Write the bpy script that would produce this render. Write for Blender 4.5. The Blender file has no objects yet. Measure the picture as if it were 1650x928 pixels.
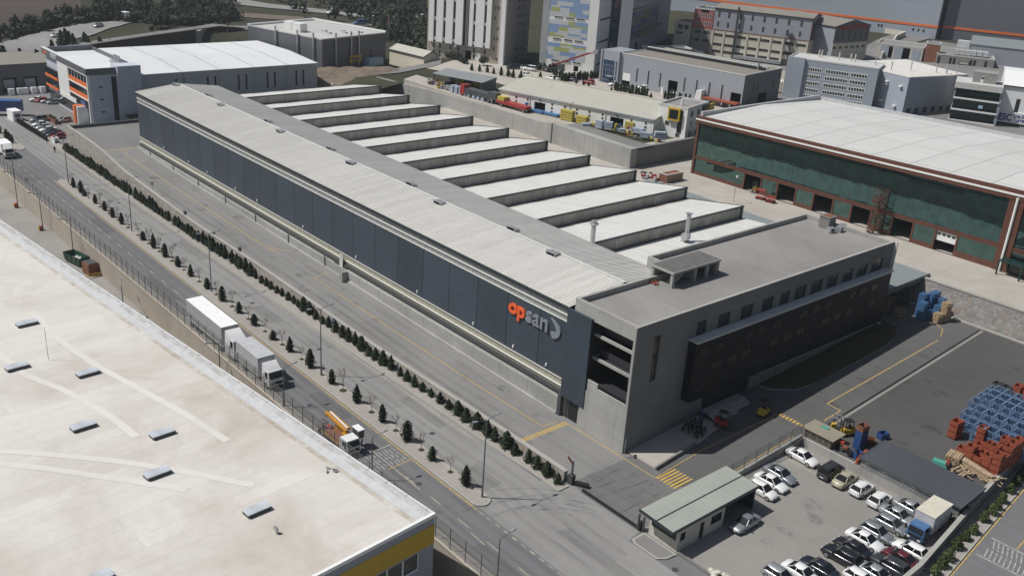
import bpy, bmesh, math, random
from mathutils import Vector, Matrix
R = math.radians
random.seed(7)
SC = bpy.context.scene
COL = SC.collection

# ------------------------------------------------------------------ camera, light, exposure
cam_d = bpy.data.cameras.new("camera")
cam_d.sensor_width = 36.0
cam_d.lens = 36.0 * 1562.62522 / 1650.0
cam_d.clip_start = 0.5
cam_d.clip_end = 6000.0
cam = bpy.data.objects.new("camera", cam_d)
COL.objects.link(cam)
yaw, pitch, roll = -.732363462, .389058021, .0684186363
fw = Vector((math.cos(yaw) * math.cos(pitch), math.sin(yaw) * math.cos(pitch), -math.sin(pitch)))
r0 = Vector((math.sin(yaw), -math.cos(yaw), 0))
u0 = r0.cross(fw)
rt = r0 * math.cos(roll) + u0 * math.sin(roll)
up = -r0 * math.sin(roll) + u0 * math.cos(roll)
cam.matrix_world = Matrix(((rt.x, up.x, -fw.x, -66.43), (rt.y, up.y, -fw.y, 80.67), (rt.z, up.z, -fw.z, 63.0), (0, 0, 0, 1)))
SC.camera = cam

SUN_EL, SUN_AZ = 55.5, 51.5          # degrees; azimuth counter-clockwise from +X
world = bpy.data.worlds.new("World")
SC.world = world
world.use_nodes = True
wn = world.node_tree
wn.nodes.clear()
wo = wn.nodes.new('ShaderNodeOutputWorld')
wb = wn.nodes.new('ShaderNodeBackground')
ws = wn.nodes.new('ShaderNodeTexSky')
ws.sky_type = 'NISHITA'
ws.sun_disc = False
ws.sun_elevation = R(SUN_EL)
ws.sun_rotation = R(90 - SUN_AZ)
ws.air_density = 1.2
ws.dust_density = 2.0
wb.inputs[1].default_value = 0.052
wn.links.new(ws.outputs[0], wb.inputs[0])
wn.links.new(wb.outputs[0], wo.inputs[0])
sun_d = bpy.data.lights.new("sun", 'SUN')
sun_d.energy = 4.3
sun_d.angle = R(0.5)
sun_d.color = (1.0, 0.98, 0.945)
sun = bpy.data.objects.new("sun", sun_d)
COL.objects.link(sun)
sv = Vector((math.cos(R(SUN_EL)) * math.cos(R(SUN_AZ)), math.cos(R(SUN_EL)) * math.sin(R(SUN_AZ)), math.sin(R(SUN_EL))))
sun.rotation_euler = (-sv).to_track_quat('-Z', 'Y').to_euler()
sun.location = (0, 0, 200)
vs = SC.view_settings
vs.view_transform = 'Standard'
vs.look = 'None'
vs.exposure = -0.1
vs.gamma = 1.0
vs.use_curve_mapping = False

# ------------------------------------------------------------------ materials
MATS = {}


def nt(name):
    m = bpy.data.materials.new(name)
    m.use_nodes = True
    t = m.node_tree
    b = t.nodes["Principled BSDF"]
    return m, t, b


def N(t, typ, **kw):
    n = t.nodes.new(typ)
    for k, v in kw.items():
        setattr(n, k, v)
    return n


def ramp(t, src, p0, p1, c0, c1):
    r = N(t, 'ShaderNodeValToRGB')
    r.color_ramp.elements[0].position = p0
    r.color_ramp.elements[1].position = p1
    r.color_ramp.elements[0].color = (*c0, 1) if len(c0) == 3 else c0
    r.color_ramp.elements[1].color = (*c1, 1) if len(c1) == 3 else c1
    t.links.new(src, r.inputs[0])
    return r.outputs[0]


def mixc(t, fac, a, b, mode='MIX'):
    m = N(t, 'ShaderNodeMix', data_type='RGBA', blend_type=mode)
    for s, v in ((m.inputs[0], fac), (m.inputs[6], a), (m.inputs[7], b)):
        if isinstance(v, (int, float)):
            s.default_value = v
        elif isinstance(v, tuple):
            s.default_value = (*v, 1)
        else:
            t.links.new(v, s)
    return m.outputs[2]


def coords(t, scale=(1, 1, 1), rot=(0, 0, 0), kind='Object'):
    tc = N(t, 'ShaderNodeTexCoord')
    mp = N(t, 'ShaderNodeMapping')
    mp.inputs['Scale'].default_value = scale
    mp.inputs['Rotation'].default_value = rot
    t.links.new(tc.outputs[kind], mp.inputs[0])
    return mp.outputs[0]


def noise(t, vec, scale, detail=4.0, rough=.55, dist=0.0):
    n = N(t, 'ShaderNodeTexNoise')
    n.inputs['Scale'].default_value = scale
    n.inputs['Detail'].default_value = detail
    n.inputs['Roughness'].default_value = rough
    n.inputs['Distortion'].default_value = dist
    t.links.new(vec, n.inputs['Vector'])
    return n.outputs[0]


def bump(t, b, src, strength, dist=.05):
    n = N(t, 'ShaderNodeBump')
    n.inputs['Strength'].default_value = strength
    n.inputs['Distance'].default_value = dist
    t.links.new(src, n.inputs['Height'])
    t.links.new(n.outputs[0], b.inputs['Normal'])


def plain(name, c, rough=.6, metal=0.0, var=.12, scale=1.2, coat=0.0, spec=None):
    """solid colour with soft dirt variation"""
    if name in MATS:
        return MATS[name]
    m, t, b = nt(name)
    v = coords(t)
    n1 = noise(t, v, scale, 5, .6)
    d = tuple(x * (1 - var) for x in c)
    e = tuple(min(1, x * (1 + var * .6)) for x in c)
    t.links.new(ramp(t, n1, .3, .7, d, e), b.inputs['Base Color'])
    b.inputs['Roughness'].default_value = rough
    b.inputs['Metallic'].default_value = metal
    if coat:
        b.inputs['Coat Weight'].default_value = coat
        b.inputs['Coat Roughness'].default_value = .08
    if spec is not None:
        b.inputs['Specular IOR Level'].default_value = spec
    MATS[name] = m
    return m


def asphalt(name, c, rot=0.0, streak=.25, crack=.5, patch=.3, rough=.9):
    m, t, b = nt(name)
    v = coords(t)
    big = noise(t, v, .05, 4, .6)
    mid = noise(t, v, .35, 5, .65)
    fine = noise(t, v, 6.0, 3, .7)
    sv_ = coords(t, (.035, .9, 1), (0, 0, rot))
    st = noise(t, sv_, 1.0, 4, .6)
    col = ramp(t, big, .32, .68, tuple(x * .80 for x in c), tuple(x * 1.18 for x in c))
    col = mixc(t, ramp(t, mid, .35, .75, (0, 0, 0), (patch,) * 3), col, tuple(x * .72 for x in c))
    col = mixc(t, ramp(t, st, .5, .75, (0, 0, 0), (streak,) * 3), col, tuple(x * .6 for x in c))
    col = mixc(t, ramp(t, st, .48, .25, (0, 0, 0), (streak * .8,) * 3), col, tuple(min(1, x * 1.3) for x in c))
    col = mixc(t, .25, col, ramp(t, fine, .2, .8, tuple(x * .7 for x in c), tuple(x * 1.35 for x in c)))
    # drips of oil
    sp = N(t, 'ShaderNodeTexVoronoi')
    sp.inputs['Scale'].default_value = .22
    t.links.new(v, sp.inputs['Vector'])
    spm = ramp(t, sp.outputs['Distance'], .03, .16, (.5, .5, .5), (0, 0, 0))
    col = mixc(t, spm, col, tuple(x * .55 for x in c))
    # cracks
    wn_ = N(t, 'ShaderNodeTexNoise')
    wn_.inputs['Scale'].default_value = .5
    wn_.inputs['Detail'].default_value = 5
    t.links.new(v, wn_.inputs['Vector'])
    wv = mixc(t, .9, v, wn_.outputs['Color'], 'ADD')
    wv = mixc(t, .9, wv, wn_.outputs['Color'], 'ADD')
    ck = N(t, 'ShaderNodeTexVoronoi', feature='DISTANCE_TO_EDGE')
    ck.inputs['Scale'].default_value = .12
    t.links.new(wv, ck.inputs['Vector'])
    ckm = ramp(t, ck.outputs['Distance'], .0, .010, (crack,) * 3, (0, 0, 0))
    ckm = mixc(t, 1.0, ckm, ramp(t, noise(t, v, .09, 3, .6), .52, .62, (0, 0, 0), (1, 1, 1)), 'MULTIPLY')
    col = mixc(t, ckm, col, tuple(x * .5 for x in c))
    t.links.new(col, b.inputs['Base Color'])
    b.inputs['Roughness'].default_value = rough
    b.inputs['Specular IOR Level'].default_value = .25
    bump(t, b, fine, .25, .02)
    MATS[name] = m
    return m


def slabs(name, c, bw, bh, mortar=.02, dark=.6, rot=(0, 0, 0), stain=.5, rough=.85, stainc=None, axis='XY', offset=0.0, big=.12):
    """concrete, membrane or panels with joint lines and stains"""
    m, t, b = nt(name)
    r = {'XY': (0, 0, 0), 'XZ': (R(-90), 0, 0), 'YZ': (R(-90), 0, R(-90))}[axis]
    tc = N(t, 'ShaderNodeTexCoord')
    if axis == 'XY':
        vec = coords(t, (1, 1, 1), rot)
    else:
        sx = N(t, 'ShaderNodeSeparateXYZ')
        t.links.new(tc.outputs['Object'], sx.inputs[0])
        cx = N(t, 'ShaderNodeCombineXYZ')
        if axis == 'XZ':
            t.links.new(sx.outputs[0], cx.inputs[0])
        elif axis == 'YZ':
            t.links.new(sx.outputs[1], cx.inputs[0])
        t.links.new(sx.outputs[2], cx.inputs[1])
        vec = cx.outputs[0]
    br = N(t, 'ShaderNodeTexBrick')
    br.offset = offset
    br.inputs['Scale'].default_value = 1.0
    br.inputs['Brick Width'].default_value = bw
    br.inputs['Row Height'].default_value = bh
    br.inputs['Mortar Size'].default_value = mortar
    br.inputs['Mortar Smooth'].default_value = .3
    br.inputs['Color1'].default_value = (*[x * 1.03 for x in c], 1)
    br.inputs['Color2'].default_value = (*[x * .95 for x in c], 1)
    br.inputs['Mortar'].default_value = (*[x * dark for x in c], 1)
    t.links.new(vec, br.inputs['Vector'])
    ov = coords(t)
    n1 = noise(t, ov, big, 5, .65, .6)
    n2 = noise(t, ov, 1.1, 5, .7)
    sc_ = stainc or tuple(x * .68 for x in c)
    col = mixc(t, ramp(t, n1, .42, .72, (0, 0, 0), (stain,) * 3), br.outputs[0], sc_)
    col = mixc(t, ramp(t, n2, .5, .8, (0, 0, 0), (stain * .5,) * 3), col, tuple(x * .75 for x in c))
    if axis != 'XY':   # rain streaks running down
        dv = coords(t, (1.3, 1.3, .06))
        n3 = noise(t, dv, 1.0, 4, .6)
        col = mixc(t, ramp(t, n3, .5, .78, (0, 0, 0), (stain * .7,) * 3), col, tuple(x * .6 for x in c))
    t.links.new(col, b.inputs['Base Color'])
    b.inputs['Roughness'].default_value = rough
    b.inputs['Specular IOR Level'].default_value = .3
    bump(t, b, n2, .15, .03)
    MATS[name] = m
    return m


def ribbed(name, c, period=.3, axis='X', rough=.45, metal=0.0, depth=.5, stain=.35, stainc=None, streak=None, panel=None):
    """profiled metal sheet: bump ribs repeated along one axis"""
    m, t, b = nt(name)
    tc = N(t, 'ShaderNodeTexCoord')
    sx = N(t, 'ShaderNodeSeparateXYZ')
    t.links.new(tc.outputs['Object'], sx.inputs[0])
    mt = N(t, 'ShaderNodeMath', operation='MULTIPLY')
    mt.inputs[1].default_value = 2 * math.pi / period
    t.links.new(sx.outputs['XYZ'.index(axis)], mt.inputs[0])
    sn = N(t, 'ShaderNodeMath', operation='SINE')
    t.links.new(mt.outputs[0], sn.inputs[0])
    ov = coords(t)
    n1 = noise(t, ov, .18, 5, .65, .4)
    n2 = noise(t, ov, 1.5, 4, .7)
    col = ramp(t, n2, .25, .75, tuple(x * .93 for x in c), tuple(min(1, x * 1.05) for x in c))
    col = mixc(t, ramp(t, n1, .4, .75, (0, 0, 0), (stain,) * 3), col, stainc or tuple(x * .72 for x in c))
    if streak:      # dirt washed along the sheets
        n3 = noise(t, coords(t, streak), 1.0, 5, .65, .3)
        col = mixc(t, ramp(t, n3, .48, .8, (0, 0, 0), (.75,) * 3), col, stainc or tuple(x * .6 for x in c))
        col = mixc(t, ramp(t, n3, .45, .25, (0, 0, 0), (.35,) * 3), col, tuple(min(1, x * 1.12) for x in c))
    if panel:       # every sheet or panel has its own slight tone
        fl = N(t, 'ShaderNodeMath', operation='MULTIPLY_ADD')
        fl.inputs[1].default_value = 1.0 / panel[1]
        fl.inputs[2].default_value = panel[2]
        t.links.new(sx.outputs['XYZ'.index(panel[0])], fl.inputs[0])
        f2 = N(t, 'ShaderNodeMath', operation='FLOOR')
        t.links.new(fl.outputs[0], f2.inputs[0])
        wn2 = N(t, 'ShaderNodeTexWhiteNoise', noise_dimensions='1D')
        t.links.new(f2.outputs[0], wn2.inputs['W'])
        hs = N(t, 'ShaderNodeHueSaturation')
        mr = N(t, 'ShaderNodeMapRange')
        mr.inputs[3].default_value = 1 - panel[3]
        mr.inputs[4].default_value = 1 + panel[3]
        t.links.new(wn2.outputs['Value'], mr.inputs[0])
        t.links.new(mr.outputs[0], hs.inputs['Value'])
        t.links.new(col, hs.inputs['Color'])
        col = hs.outputs[0]
    t.links.new(col, b.inputs['Base Color'])
    b.inputs['Roughness'].default_value = rough
    b.inputs['Metallic'].default_value = metal
    bump(t, b, sn.outputs[0], depth, .03)
    MATS[name] = m
    return m


def stone(name, c1, c2, mort, scale=1.6):
    m, t, b = nt(name)
    v = coords(t)
    vo = N(t, 'ShaderNodeTexVoronoi')
    vo.inputs['Scale'].default_value = scale
    t.links.new(v, vo.inputs['Vector'])
    ed = N(t, 'ShaderNodeTexVoronoi', feature='DISTANCE_TO_EDGE')
    ed.inputs['Scale'].default_value = scale
    t.links.new(v, ed.inputs['Vector'])
    sp = N(t, 'ShaderNodeSeparateColor')
    t.links.new(vo.outputs['Color'], sp.inputs[0])
    col = ramp(t, sp.outputs[0], .1, .9, c1, c2)
    col = mixc(t, ramp(t, sp.outputs[1], .6, 1.0, (0, 0, 0), (.5, .5, .5)), col, (.30, .19, .12))
    col = mixc(t, ramp(t, ed.outputs['Distance'], .02, .09, (1, 1, 1), (0, 0, 0)), col, mort)
    n = noise(t, v, 2.5, 4, .7)
    col = mixc(t, ramp(t, n, .45, .8, (0, 0, 0), (.5, .5, .5)), col, tuple(x * .6 for x in c1))
    t.links.new(col, b.inputs['Base Color'])
    b.inputs['Roughness'].default_value = .95
    bump(t, b, ed.outputs['Distance'], .9, .1)
    MATS[name] = m
    return m


def glass(name, c, rough=.05, wav=.05, wscale=.35, spec=.5, metal=0.0):
    """reflective opaque facade or vehicle glass"""
    m, t, b = nt(name)
    v = coords(t)
    n = noise(t, v, wscale, 2, .5)
    n2 = noise(t, v, .6, 3, .6)
    t.links.new(ramp(t, n2, .3, .7, tuple(x * .8 for x in c), tuple(x * 1.2 for x in c)), b.inputs['Base Color'])
    b.inputs['Roughness'].default_value = rough
    b.inputs['Metallic'].default_value = metal
    b.inputs['Specular IOR Level'].default_value = spec
    if wav:
        bump(t, b, n, wav, .4)
    MATS[name] = m
    return m


def foliage(name, c, var=.45):
    m, t, b = nt(name)
    oi = N(t, 'ShaderNodeObjectInfo')
    v = coords(t)
    n = noise(t, v, 2.2, 3, .7)
    col = ramp(t, n, .3, .7, tuple(x * (1 - var) for x in c), tuple(x * (1 + var) for x in c))
    h = N(t, 'ShaderNodeHueSaturation')
    mr = N(t, 'ShaderNodeMapRange')
    mr.inputs[3].default_value = .7
    mr.inputs[4].default_value = 1.35
    t.links.new(oi.outputs['Random'], mr.inputs[0])
    t.links.new(mr.outputs[0], h.inputs['Value'])
    t.links.new(col, h.inputs['Color'])
    t.links.new(h.outputs[0], b.inputs['Base Color'])
    b.inputs['Roughness'].default_value = .75
    b.inputs['Specular IOR Level'].default_value = .2
    MATS[name] = m
    return m


def soil(name, c1, c2, c3, s1=.04, s2=.4, s3=3.0):
    m, t, b = nt(name)
    v = coords(t)
    a = noise(t, v, s1, 5, .65, .5)
    d = noise(t, v, s2, 5, .7)
    f = noise(t, v, s3, 3, .7)
    col = ramp(t, a, .35, .65, c1, c2)
    col = mixc(t, ramp(t, d, .42, .68, (0, 0, 0), (.8, .8, .8)), col, c3)
    col = mixc(t, .3, col, ramp(t, f, .2, .8, tuple(x * .6 for x in c1), tuple(x * 1.4 for x in c2)))
    t.links.new(col, b.inputs['Base Color'])
    b.inputs['Roughness'].default_value = .95
    b.inputs['Specular IOR Level'].default_value = .15
    bump(t, b, d, .4, .3)
    MATS[name] = m
    return m


def paint(name, c, metal=0.0):
    if name in MATS:
        return MATS[name]
    m, t, b = nt(name)
    v = coords(t)
    n = noise(t, v, 1.5, 4, .6)
    t.links.new(ramp(t, n, .3, .75, tuple(x * .9 for x in c), tuple(min(1, x * 1.05) for x in c)), b.inputs['Base Color'])
    b.inputs['Roughness'].default_value = .35
    b.inputs['Metallic'].default_value = metal
    b.inputs['Coat Weight'].default_value = .6
    b.inputs['Coat Roughness'].default_value = .12
    MATS[name] = m
    return m


def worn(name, c, amount=.5, scale=.8):
    """road paint worn through to the asphalt"""
    m, t, b = nt(name)
    v = coords(t)
    n = noise(t, v, scale * 3, 5, .75)
    t.links.new(mixc(t, ramp(t, n, .38, .62, (0, 0, 0), (amount,) * 3), c, (.19, .182, .17)), b.inputs['Base Color'])
    b.inputs['Roughness'].default_value = .8
    MATS[name] = m
    return m


# ------------------------------------------------------------------ mesh builder and scene helpers
class MB:
    def __init__(s):
        s.v = []
        s.f = []
        s.m = []

    def face(s, pts, mi=0):
        n = len(s.v)
        s.v += [tuple(p) for p in pts]
        s.f.append(tuple(range(n, n + len(pts))))
        s.m.append(mi)

    def box(s, x0, x1, y0, y1, z0, z1, mi=0, skip=''):
        if x1 < x0: x0, x1 = x1, x0
        if y1 < y0: y0, y1 = y1, y0
        if z1 < z0: z0, z1 = z1, z0
        n = len(s.v)
        s.v += [(x0, y0, z0), (x1, y0, z0), (x1, y1, z0), (x0, y1, z0), (x0, y0, z1), (x1, y0, z1), (x1, y1, z1), (x0, y1, z1)]
        for k, q in (('b', (0, 3, 2, 1)), ('t', (4, 5, 6, 7)), ('f', (0, 1, 5, 4)), ('r', (1, 2, 6, 5)), ('k', (2, 3, 7, 6)), ('l', (3, 0, 4, 7))):
            if k not in skip:
                s.f.append(tuple(n + i for i in q))
                s.m.append(mi)
        return s

    def obox(s, c, size, rz=0.0, mi=0, ry=0.0, rx=0.0):
        M = Matrix.Rotation(rz, 4, 'Z') @ Matrix.Rotation(ry, 4, 'Y') @ Matrix.Rotation(rx, 4, 'X')
        n = len(s.v)
        hx, hy, hz_ = size[0] / 2, size[1] / 2, size[2] / 2
        for p in ((-1, -1, -1), (1, -1, -1), (1, 1, -1), (-1, 1, -1), (-1, -1, 1), (1, -1, 1), (1, 1, 1), (-1, 1, 1)):
            q = M @ Vector((p[0] * hx, p[1] * hy, p[2] * hz_))
            s.v.append((q.x + c[0], q.y + c[1], q.z + c[2]))
        for q in ((0, 3, 2, 1), (4, 5, 6, 7), (0, 1, 5, 4), (1, 2, 6, 5), (2, 3, 7, 6), (3, 0, 4, 7)):
            s.f.append(tuple(n + i for i in q))
            s.m.append(mi)
        return s

    def prism(s, poly, z0, z1, mi=0, mtop=None, bottom=True):
        """z0 / z1: number or list per vertex"""
        k = len(poly)
        a = sum(poly[i][0] * poly[(i + 1) % k][1] - poly[(i + 1) % k][0] * poly[i][1] for i in range(k))
        zb = z0 if isinstance(z0, (list, tuple)) else [z0] * k
        zt = z1 if isinstance(z1, (list, tuple)) else [z1] * k
        if a < 0:
            poly, zb, zt = poly[::-1], zb[::-1], zt[::-1]
        n = len(s.v)
        s.v += [(p[0], p[1], z) for p, z in zip(poly, zb)] + [(p[0], p[1], z) for p, z in zip(poly, zt)]
        if bottom:
            s.f.append(tuple(n + i for i in range(k - 1, -1, -1)))
            s.m.append(mi)
        s.f.append(tuple(n + k + i for i in range(k)))
        s.m.append(mi if mtop is None else mtop)
        for i in range(k):
            j = (i + 1) % k
            s.f.append((n + i, n + j, n + k + j, n + k + i))
            s.m.append(mi)
        return s

    def tube(s, p0, p1, r0_, r1=None, n=8, mi=0, cap=True):
        r1 = r0_ if r1 is None else r1
        p0, p1 = Vector(p0), Vector(p1)
        d = (p1 - p0)
        if d.length < 1e-6:
            return s
        d.normalize()
        a = d.orthogonal().normalized()
        b = d.cross(a)
        k = len(s.v)
        for p, r in ((p0, r0_), (p1, r1)):
            for i in range(n):
                t = 2 * math.pi * i / n
                q = p + a * (math.cos(t) * r) + b * (math.sin(t) * r)
                s.v.append((q.x, q.y, q.z))
        for i in range(n):
            j = (i + 1) % n
            s.f.append((k + i, k + j, k + n + j, k + n + i))
            s.m.append(mi)
        if cap:
            s.f.append(tuple(k + i for i in range(n - 1, -1, -1)))
            s.f.append(tuple(k + n + i for i in range(n)))
            s.m += [mi, mi]
        return s

    def beam(s, p0, p1, w, h, mi=0):
        """rectangular bar along p0-p1; w horizontal, h the other way"""
        p0, p1 = Vector(p0), Vector(p1)
        d = (p1 - p0).normalized()
        z = Vector((0, 0, 1)) if abs(d.z) < .98 else Vector((1, 0, 0))
        a = d.cross(z).normalized() * (w / 2)
        b = a.cross(d).normalized() * (h / 2)
        k = len(s.v)
        for p in (p0, p1):
            for q in (p - a - b, p + a - b, p + a + b, p - a + b):
                s.v.append((q.x, q.y, q.z))
        for q in ((3, 2, 1, 0), (4, 5, 6, 7), (0, 1, 5, 4), (1, 2, 6, 5), (2, 3, 7, 6), (3, 0, 4, 7)):
            s.f.append(tuple(k + i for i in q))
            s.m.append(mi)
        return s

    def loft(s, rings, mi=0, caps=True, mis=None):
        k = len(rings[0])
        n = len(s.v)
        for r in rings:
            s.v += [tuple(p) for p in r]
        for j in range(len(rings) - 1):
            for i in range(k):
                a, b = n + j * k + i, n + j * k + (i + 1) % k
                s.f.append((a, b, b + k, a + k))
                s.m.append(mi if mis is None else mis[i])
        if caps:
            s.f.append(tuple(n + i for i in range(k - 1, -1, -1)))
            e = n + (len(rings) - 1) * k
            s.f.append(tuple(e + i for i in range(k)))
            s.m += [mi, mi]
        return s

    def build(s, name, mats, parent=None, smooth=0, fix=False):
        me = bpy.data.meshes.new(name)
        me.from_pydata(s.v, [], s.f)
        if not isinstance(mats, (list, tuple)):
            mats = [mats]
        for m in mats:
            me.materials.append(MATS[m] if isinstance(m, str) else m)
        me.polygons.foreach_set('material_index', s.m)
        if fix:
            bm = bmesh.new()
            bm.from_mesh(me)
            bmesh.ops.remove_doubles(bm, verts=bm.verts, dist=.0005)
            bmesh.ops.recalc_face_normals(bm, faces=bm.faces)
            bm.to_mesh(me)
            bm.free()
        if smooth:
            me.shade_smooth()
            me.set_sharp_from_angle(angle=R(smooth))
        me.update()
        o = bpy.data.objects.new(name, me)
        COL.objects.link(o)
        if parent is not None:
            o.parent = parent
        return o


def tag(o, label=None, cat=None, group=None, kind=None):
    if label: o['label'] = label
    if cat: o['category'] = cat
    if group: o['group'] = group
    if kind: o['kind'] = kind
    return o


def thing(name, label, cat, loc=(0, 0, 0), rz=0.0, group=None):
    o = bpy.data.objects.new(name, None)
    o.empty_display_size = .3
    COL.objects.link(o)
    o.location = loc
    o.rotation_euler = (0, 0, R(rz))
    return tag(o, label, cat, group)


def kids(o):
    return [c for c in ALLKIDS.get(o.name, [])]


ALLKIDS = {}


def reg(root):
    """remember the children of a prototype so copies can be made quickly"""
    for o in bpy.data.objects:
        if o.parent is not None:
            ALLKIDS.setdefault(o.parent.name, [])
            if o not in ALLKIDS[o.parent.name]:
                ALLKIDS[o.parent.name].append(o)
    return root


def copy_tree(o, parent=None, depth=0):
    c = o.copy()
    COL.objects.link(c)
    if parent is not None:
        c.parent = parent
    for ch in kids(o):
        copy_tree(ch, c, depth + 1)
    return c


def put(proto, loc, rz=0.0, label=None, group=None, first=None, sc=None):
    """first use moves the prototype itself, later uses copy it"""
    if not proto.get('_used'):
        proto['_used'] = 1
        o = proto
    else:
        o = copy_tree(proto)
    o.location = loc
    o.rotation_euler = (0, 0, R(rz))
    if sc: o.scale = sc if isinstance(sc, tuple) else (sc, sc, sc)
    if label: o['label'] = label
    if group: o['group'] = group
    return o


def struct(mb, name, mats, smooth=0):
    return tag(mb.build(name, mats, None, smooth), kind='structure')


def wall(mb, axis, s0, s1, z0, z1, c, holes, out, depth=.3, mi=0, mr=None):
    """vertical wall with real openings. axis 'X': runs along x at y=c; 'Y': runs along y at x=c.
    out = +1/-1 outward direction on the other axis; holes = (s0, s1, z0, z1)"""
    mr = mi if mr is None else mr
    xs = sorted({s0, s1, *[h[0] for h in holes], *[h[1] for h in holes]})
    zs = sorted({z0, z1, *[h[2] for h in holes], *[h[3] for h in holes]})
    xs = [x for x in xs if s0 - 1e-6 <= x <= s1 + 1e-6]
    zs = [z for z in zs if z0 - 1e-6 <= z <= z1 + 1e-6]

    def P(sv_, z, d=0.0):
        return (sv_, c - out * d, z) if axis == 'X' else (c - out * d, sv_, z)
    for i in range(len(xs) - 1):
        for j in range(len(zs) - 1):
            mx, mz = (xs[i] + xs[i + 1]) / 2, (zs[j] + zs[j + 1]) / 2
            if any(h[0] < mx < h[1] and h[2] < mz < h[3] for h in holes):
                continue
            mb.face([P(xs[i], zs[j]), P(xs[i + 1], zs[j]), P(xs[i + 1], zs[j + 1]), P(xs[i], zs[j + 1])], mi)
    for h in holes:
        a, b, l, t = h
        mb.face([P(a, l), P(a, l, depth), P(a, t, depth), P(a, t)], mr)
        mb.face([P(b, l), P(b, l, depth), P(b, t, depth), P(b, t)], mr)
        mb.face([P(a, t), P(a, t, depth), P(b, t, depth), P(b, t)], mr)
        mb.face([P(a, l), P(a, l, depth), P(b, l, depth), P(b, l)], mr)


WIN = {}


def window(parent, axis, s, z, w, h, c, out, cols=1, rows=1, fr='win_frame', gl='dark_glass', name='window', ft=.07, pr=.05):
    """a framed window standing slightly proud of the wall; s,z = lower left corner"""
    key = (axis, round(w, 2), round(h, 2), out, cols, rows, fr, gl, ft, pr, name)
    if key not in WIN:
        mb = MB()

        def bx(a, b, z0, z1, d0, d1, mi):
            if axis == 'X':
                mb.box(a, b, out * d0, out * d1, z0, z1, mi)
            else:
                mb.box(out * d0, out * d1, a, b, z0, z1, mi)
        bx(0, w, 0, ft, -.02, pr, 0)
        bx(0, w, h - ft, h, -.02, pr, 0)
        bx(0, ft, ft, h - ft, -.02, pr, 0)
        bx(w - ft, w, ft, h - ft, -.02, pr, 0)
        for i in range(1, cols):
            x = w * i / cols
            bx(x - ft * .4, x + ft * .4, ft, h - ft, -.02, pr * .8, 0)
        for i in range(1, rows):
            y = h * i / rows
            bx(ft, w - ft, y - ft * .4, y + ft * .4, -.02, pr * .75, 0)
        bx(ft, w - ft, ft, h - ft, -.02, pr * .35, 1)
        o = mb.build(name, [fr, gl], parent)
        WIN[key] = o
    else:
        o = WIN[key].copy()
        COL.objects.link(o)
        o.parent = parent
    o.location = (s, c, z) if axis == 'X' else (c, s, z)
    return o


def text(name, body, size, mat, parent, loc, rot, extrude=.05, offset=0.0, sx=1.0, align='LEFT', shear=0.0, fit=None):
    cu = bpy.data.curves.new(name, 'FONT')
    cu.body = body
    cu.size = size
    cu.extrude = extrude
    cu.offset = offset
    cu.shear = shear
    cu.align_x = align
    cu.resolution_u = 4
    tmp = bpy.data.objects.new(name, cu)
    COL.objects.link(tmp)
    dg = bpy.context.evaluated_depsgraph_get()
    me = bpy.data.meshes.new_from_object(tmp.evaluated_get(dg))
    bpy.data.objects.remove(tmp)
    if fit:
        xs = [v.co.x for v in me.vertices]
        ys = [v.co.y for v in me.vertices]
        x0, y1 = min(xs), max(ys)
        kx, ky = fit[0] / (max(xs) - x0), fit[1] / (y1 - min(ys))
        for v in me.vertices:
            v.co.x = (v.co.x - x0) * kx
            v.co.y = (v.co.y - min(ys)) * ky
    me.materials.clear()
    me.materials.append(MATS[mat])
    o = bpy.data.objects.new(name, me)
    COL.objects.link(o)
    o.parent = parent
    o.location = loc
    o.rotation_euler = rot
    o.scale = (sx, 1, 1)
    return o


# material library
asphalt('road_asphalt', (.160, .159, .163), 0, .4, .5, .35)
asphalt('far_lane_asphalt', (.252, .247, .238), 0, .4, .4, .32)
asphalt('drive_asphalt', (.222, .218, .211), 0, .35, .4, .35)
asphalt('patch_light', (.205, .201, .194), 0, .3, .3, .3)
asphalt('patch_dark', (.132, .131, .134), 0, .3, .3, .3)
asphalt('gate_asphalt', (.155, .152, .148), R(60), .35, .5, .35)
asphalt('lane_asphalt', (.112, .110, .107), R(90), .3, .5, .3)
asphalt('yard_asphalt', (.086, .084, .082), R(90), .25, .5, .3)
asphalt('park_asphalt', (.265, .252, .232), 0, .15, .35, .35)
asphalt('plain_asphalt', (.20, .195, .19), 0, .2, .3, .3)
slabs('paving', (.36, .335, .30), .6, .6, .03, .75, stain=.45)
slabs('kerb_concrete', (.40, .385, .35), 1.0, 1.0, .03, .7, stain=.4)
slabs('yard_concrete', (.43, .40, .355), 5.5, 5.5, .04, .72, stain=.5, stainc=(.30, .26, .22))
slabs('low_yard', (.30, .285, .265), 6, 6, .04, .75, stain=.6)
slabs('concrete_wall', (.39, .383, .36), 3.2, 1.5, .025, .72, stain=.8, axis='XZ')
slabs('concrete_side_shade', (.215, .212, .203), 3.0, 2.6, .025, .75, stain=.55, axis='YZ')  # same concrete as the lit walls, shade of the office front put into its colour
slabs('retaining_tan', (.42, .37, .31), 4.0, 5.0, .03, .75, stain=.5, axis='XZ')
slabs('concrete_deck', (.285, .272, .258), 9, 9, .03, .85, stain=.9, big=.08)
slabs('membrane', (.645, .62, .572), 22.0, 1.9, .03, .77, rot=(0, 0, R(90)), stain=.9, stainc=(.46, .405, .35), big=.07, offset=.5)
slabs('membrane_new', (.660, .638, .597), 30, 30, .01, .95, stain=.8, stainc=(.62, .59, .545))
slabs('white_panels', (.56, .56, .54), 7.5, 12.6, .09, .38, stain=.35, stainc=(.47, .455, .42))
slabs('white_sheet', (.66, .67, .68), 14.0, 40.0, .05, .7, stain=.2)
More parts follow.
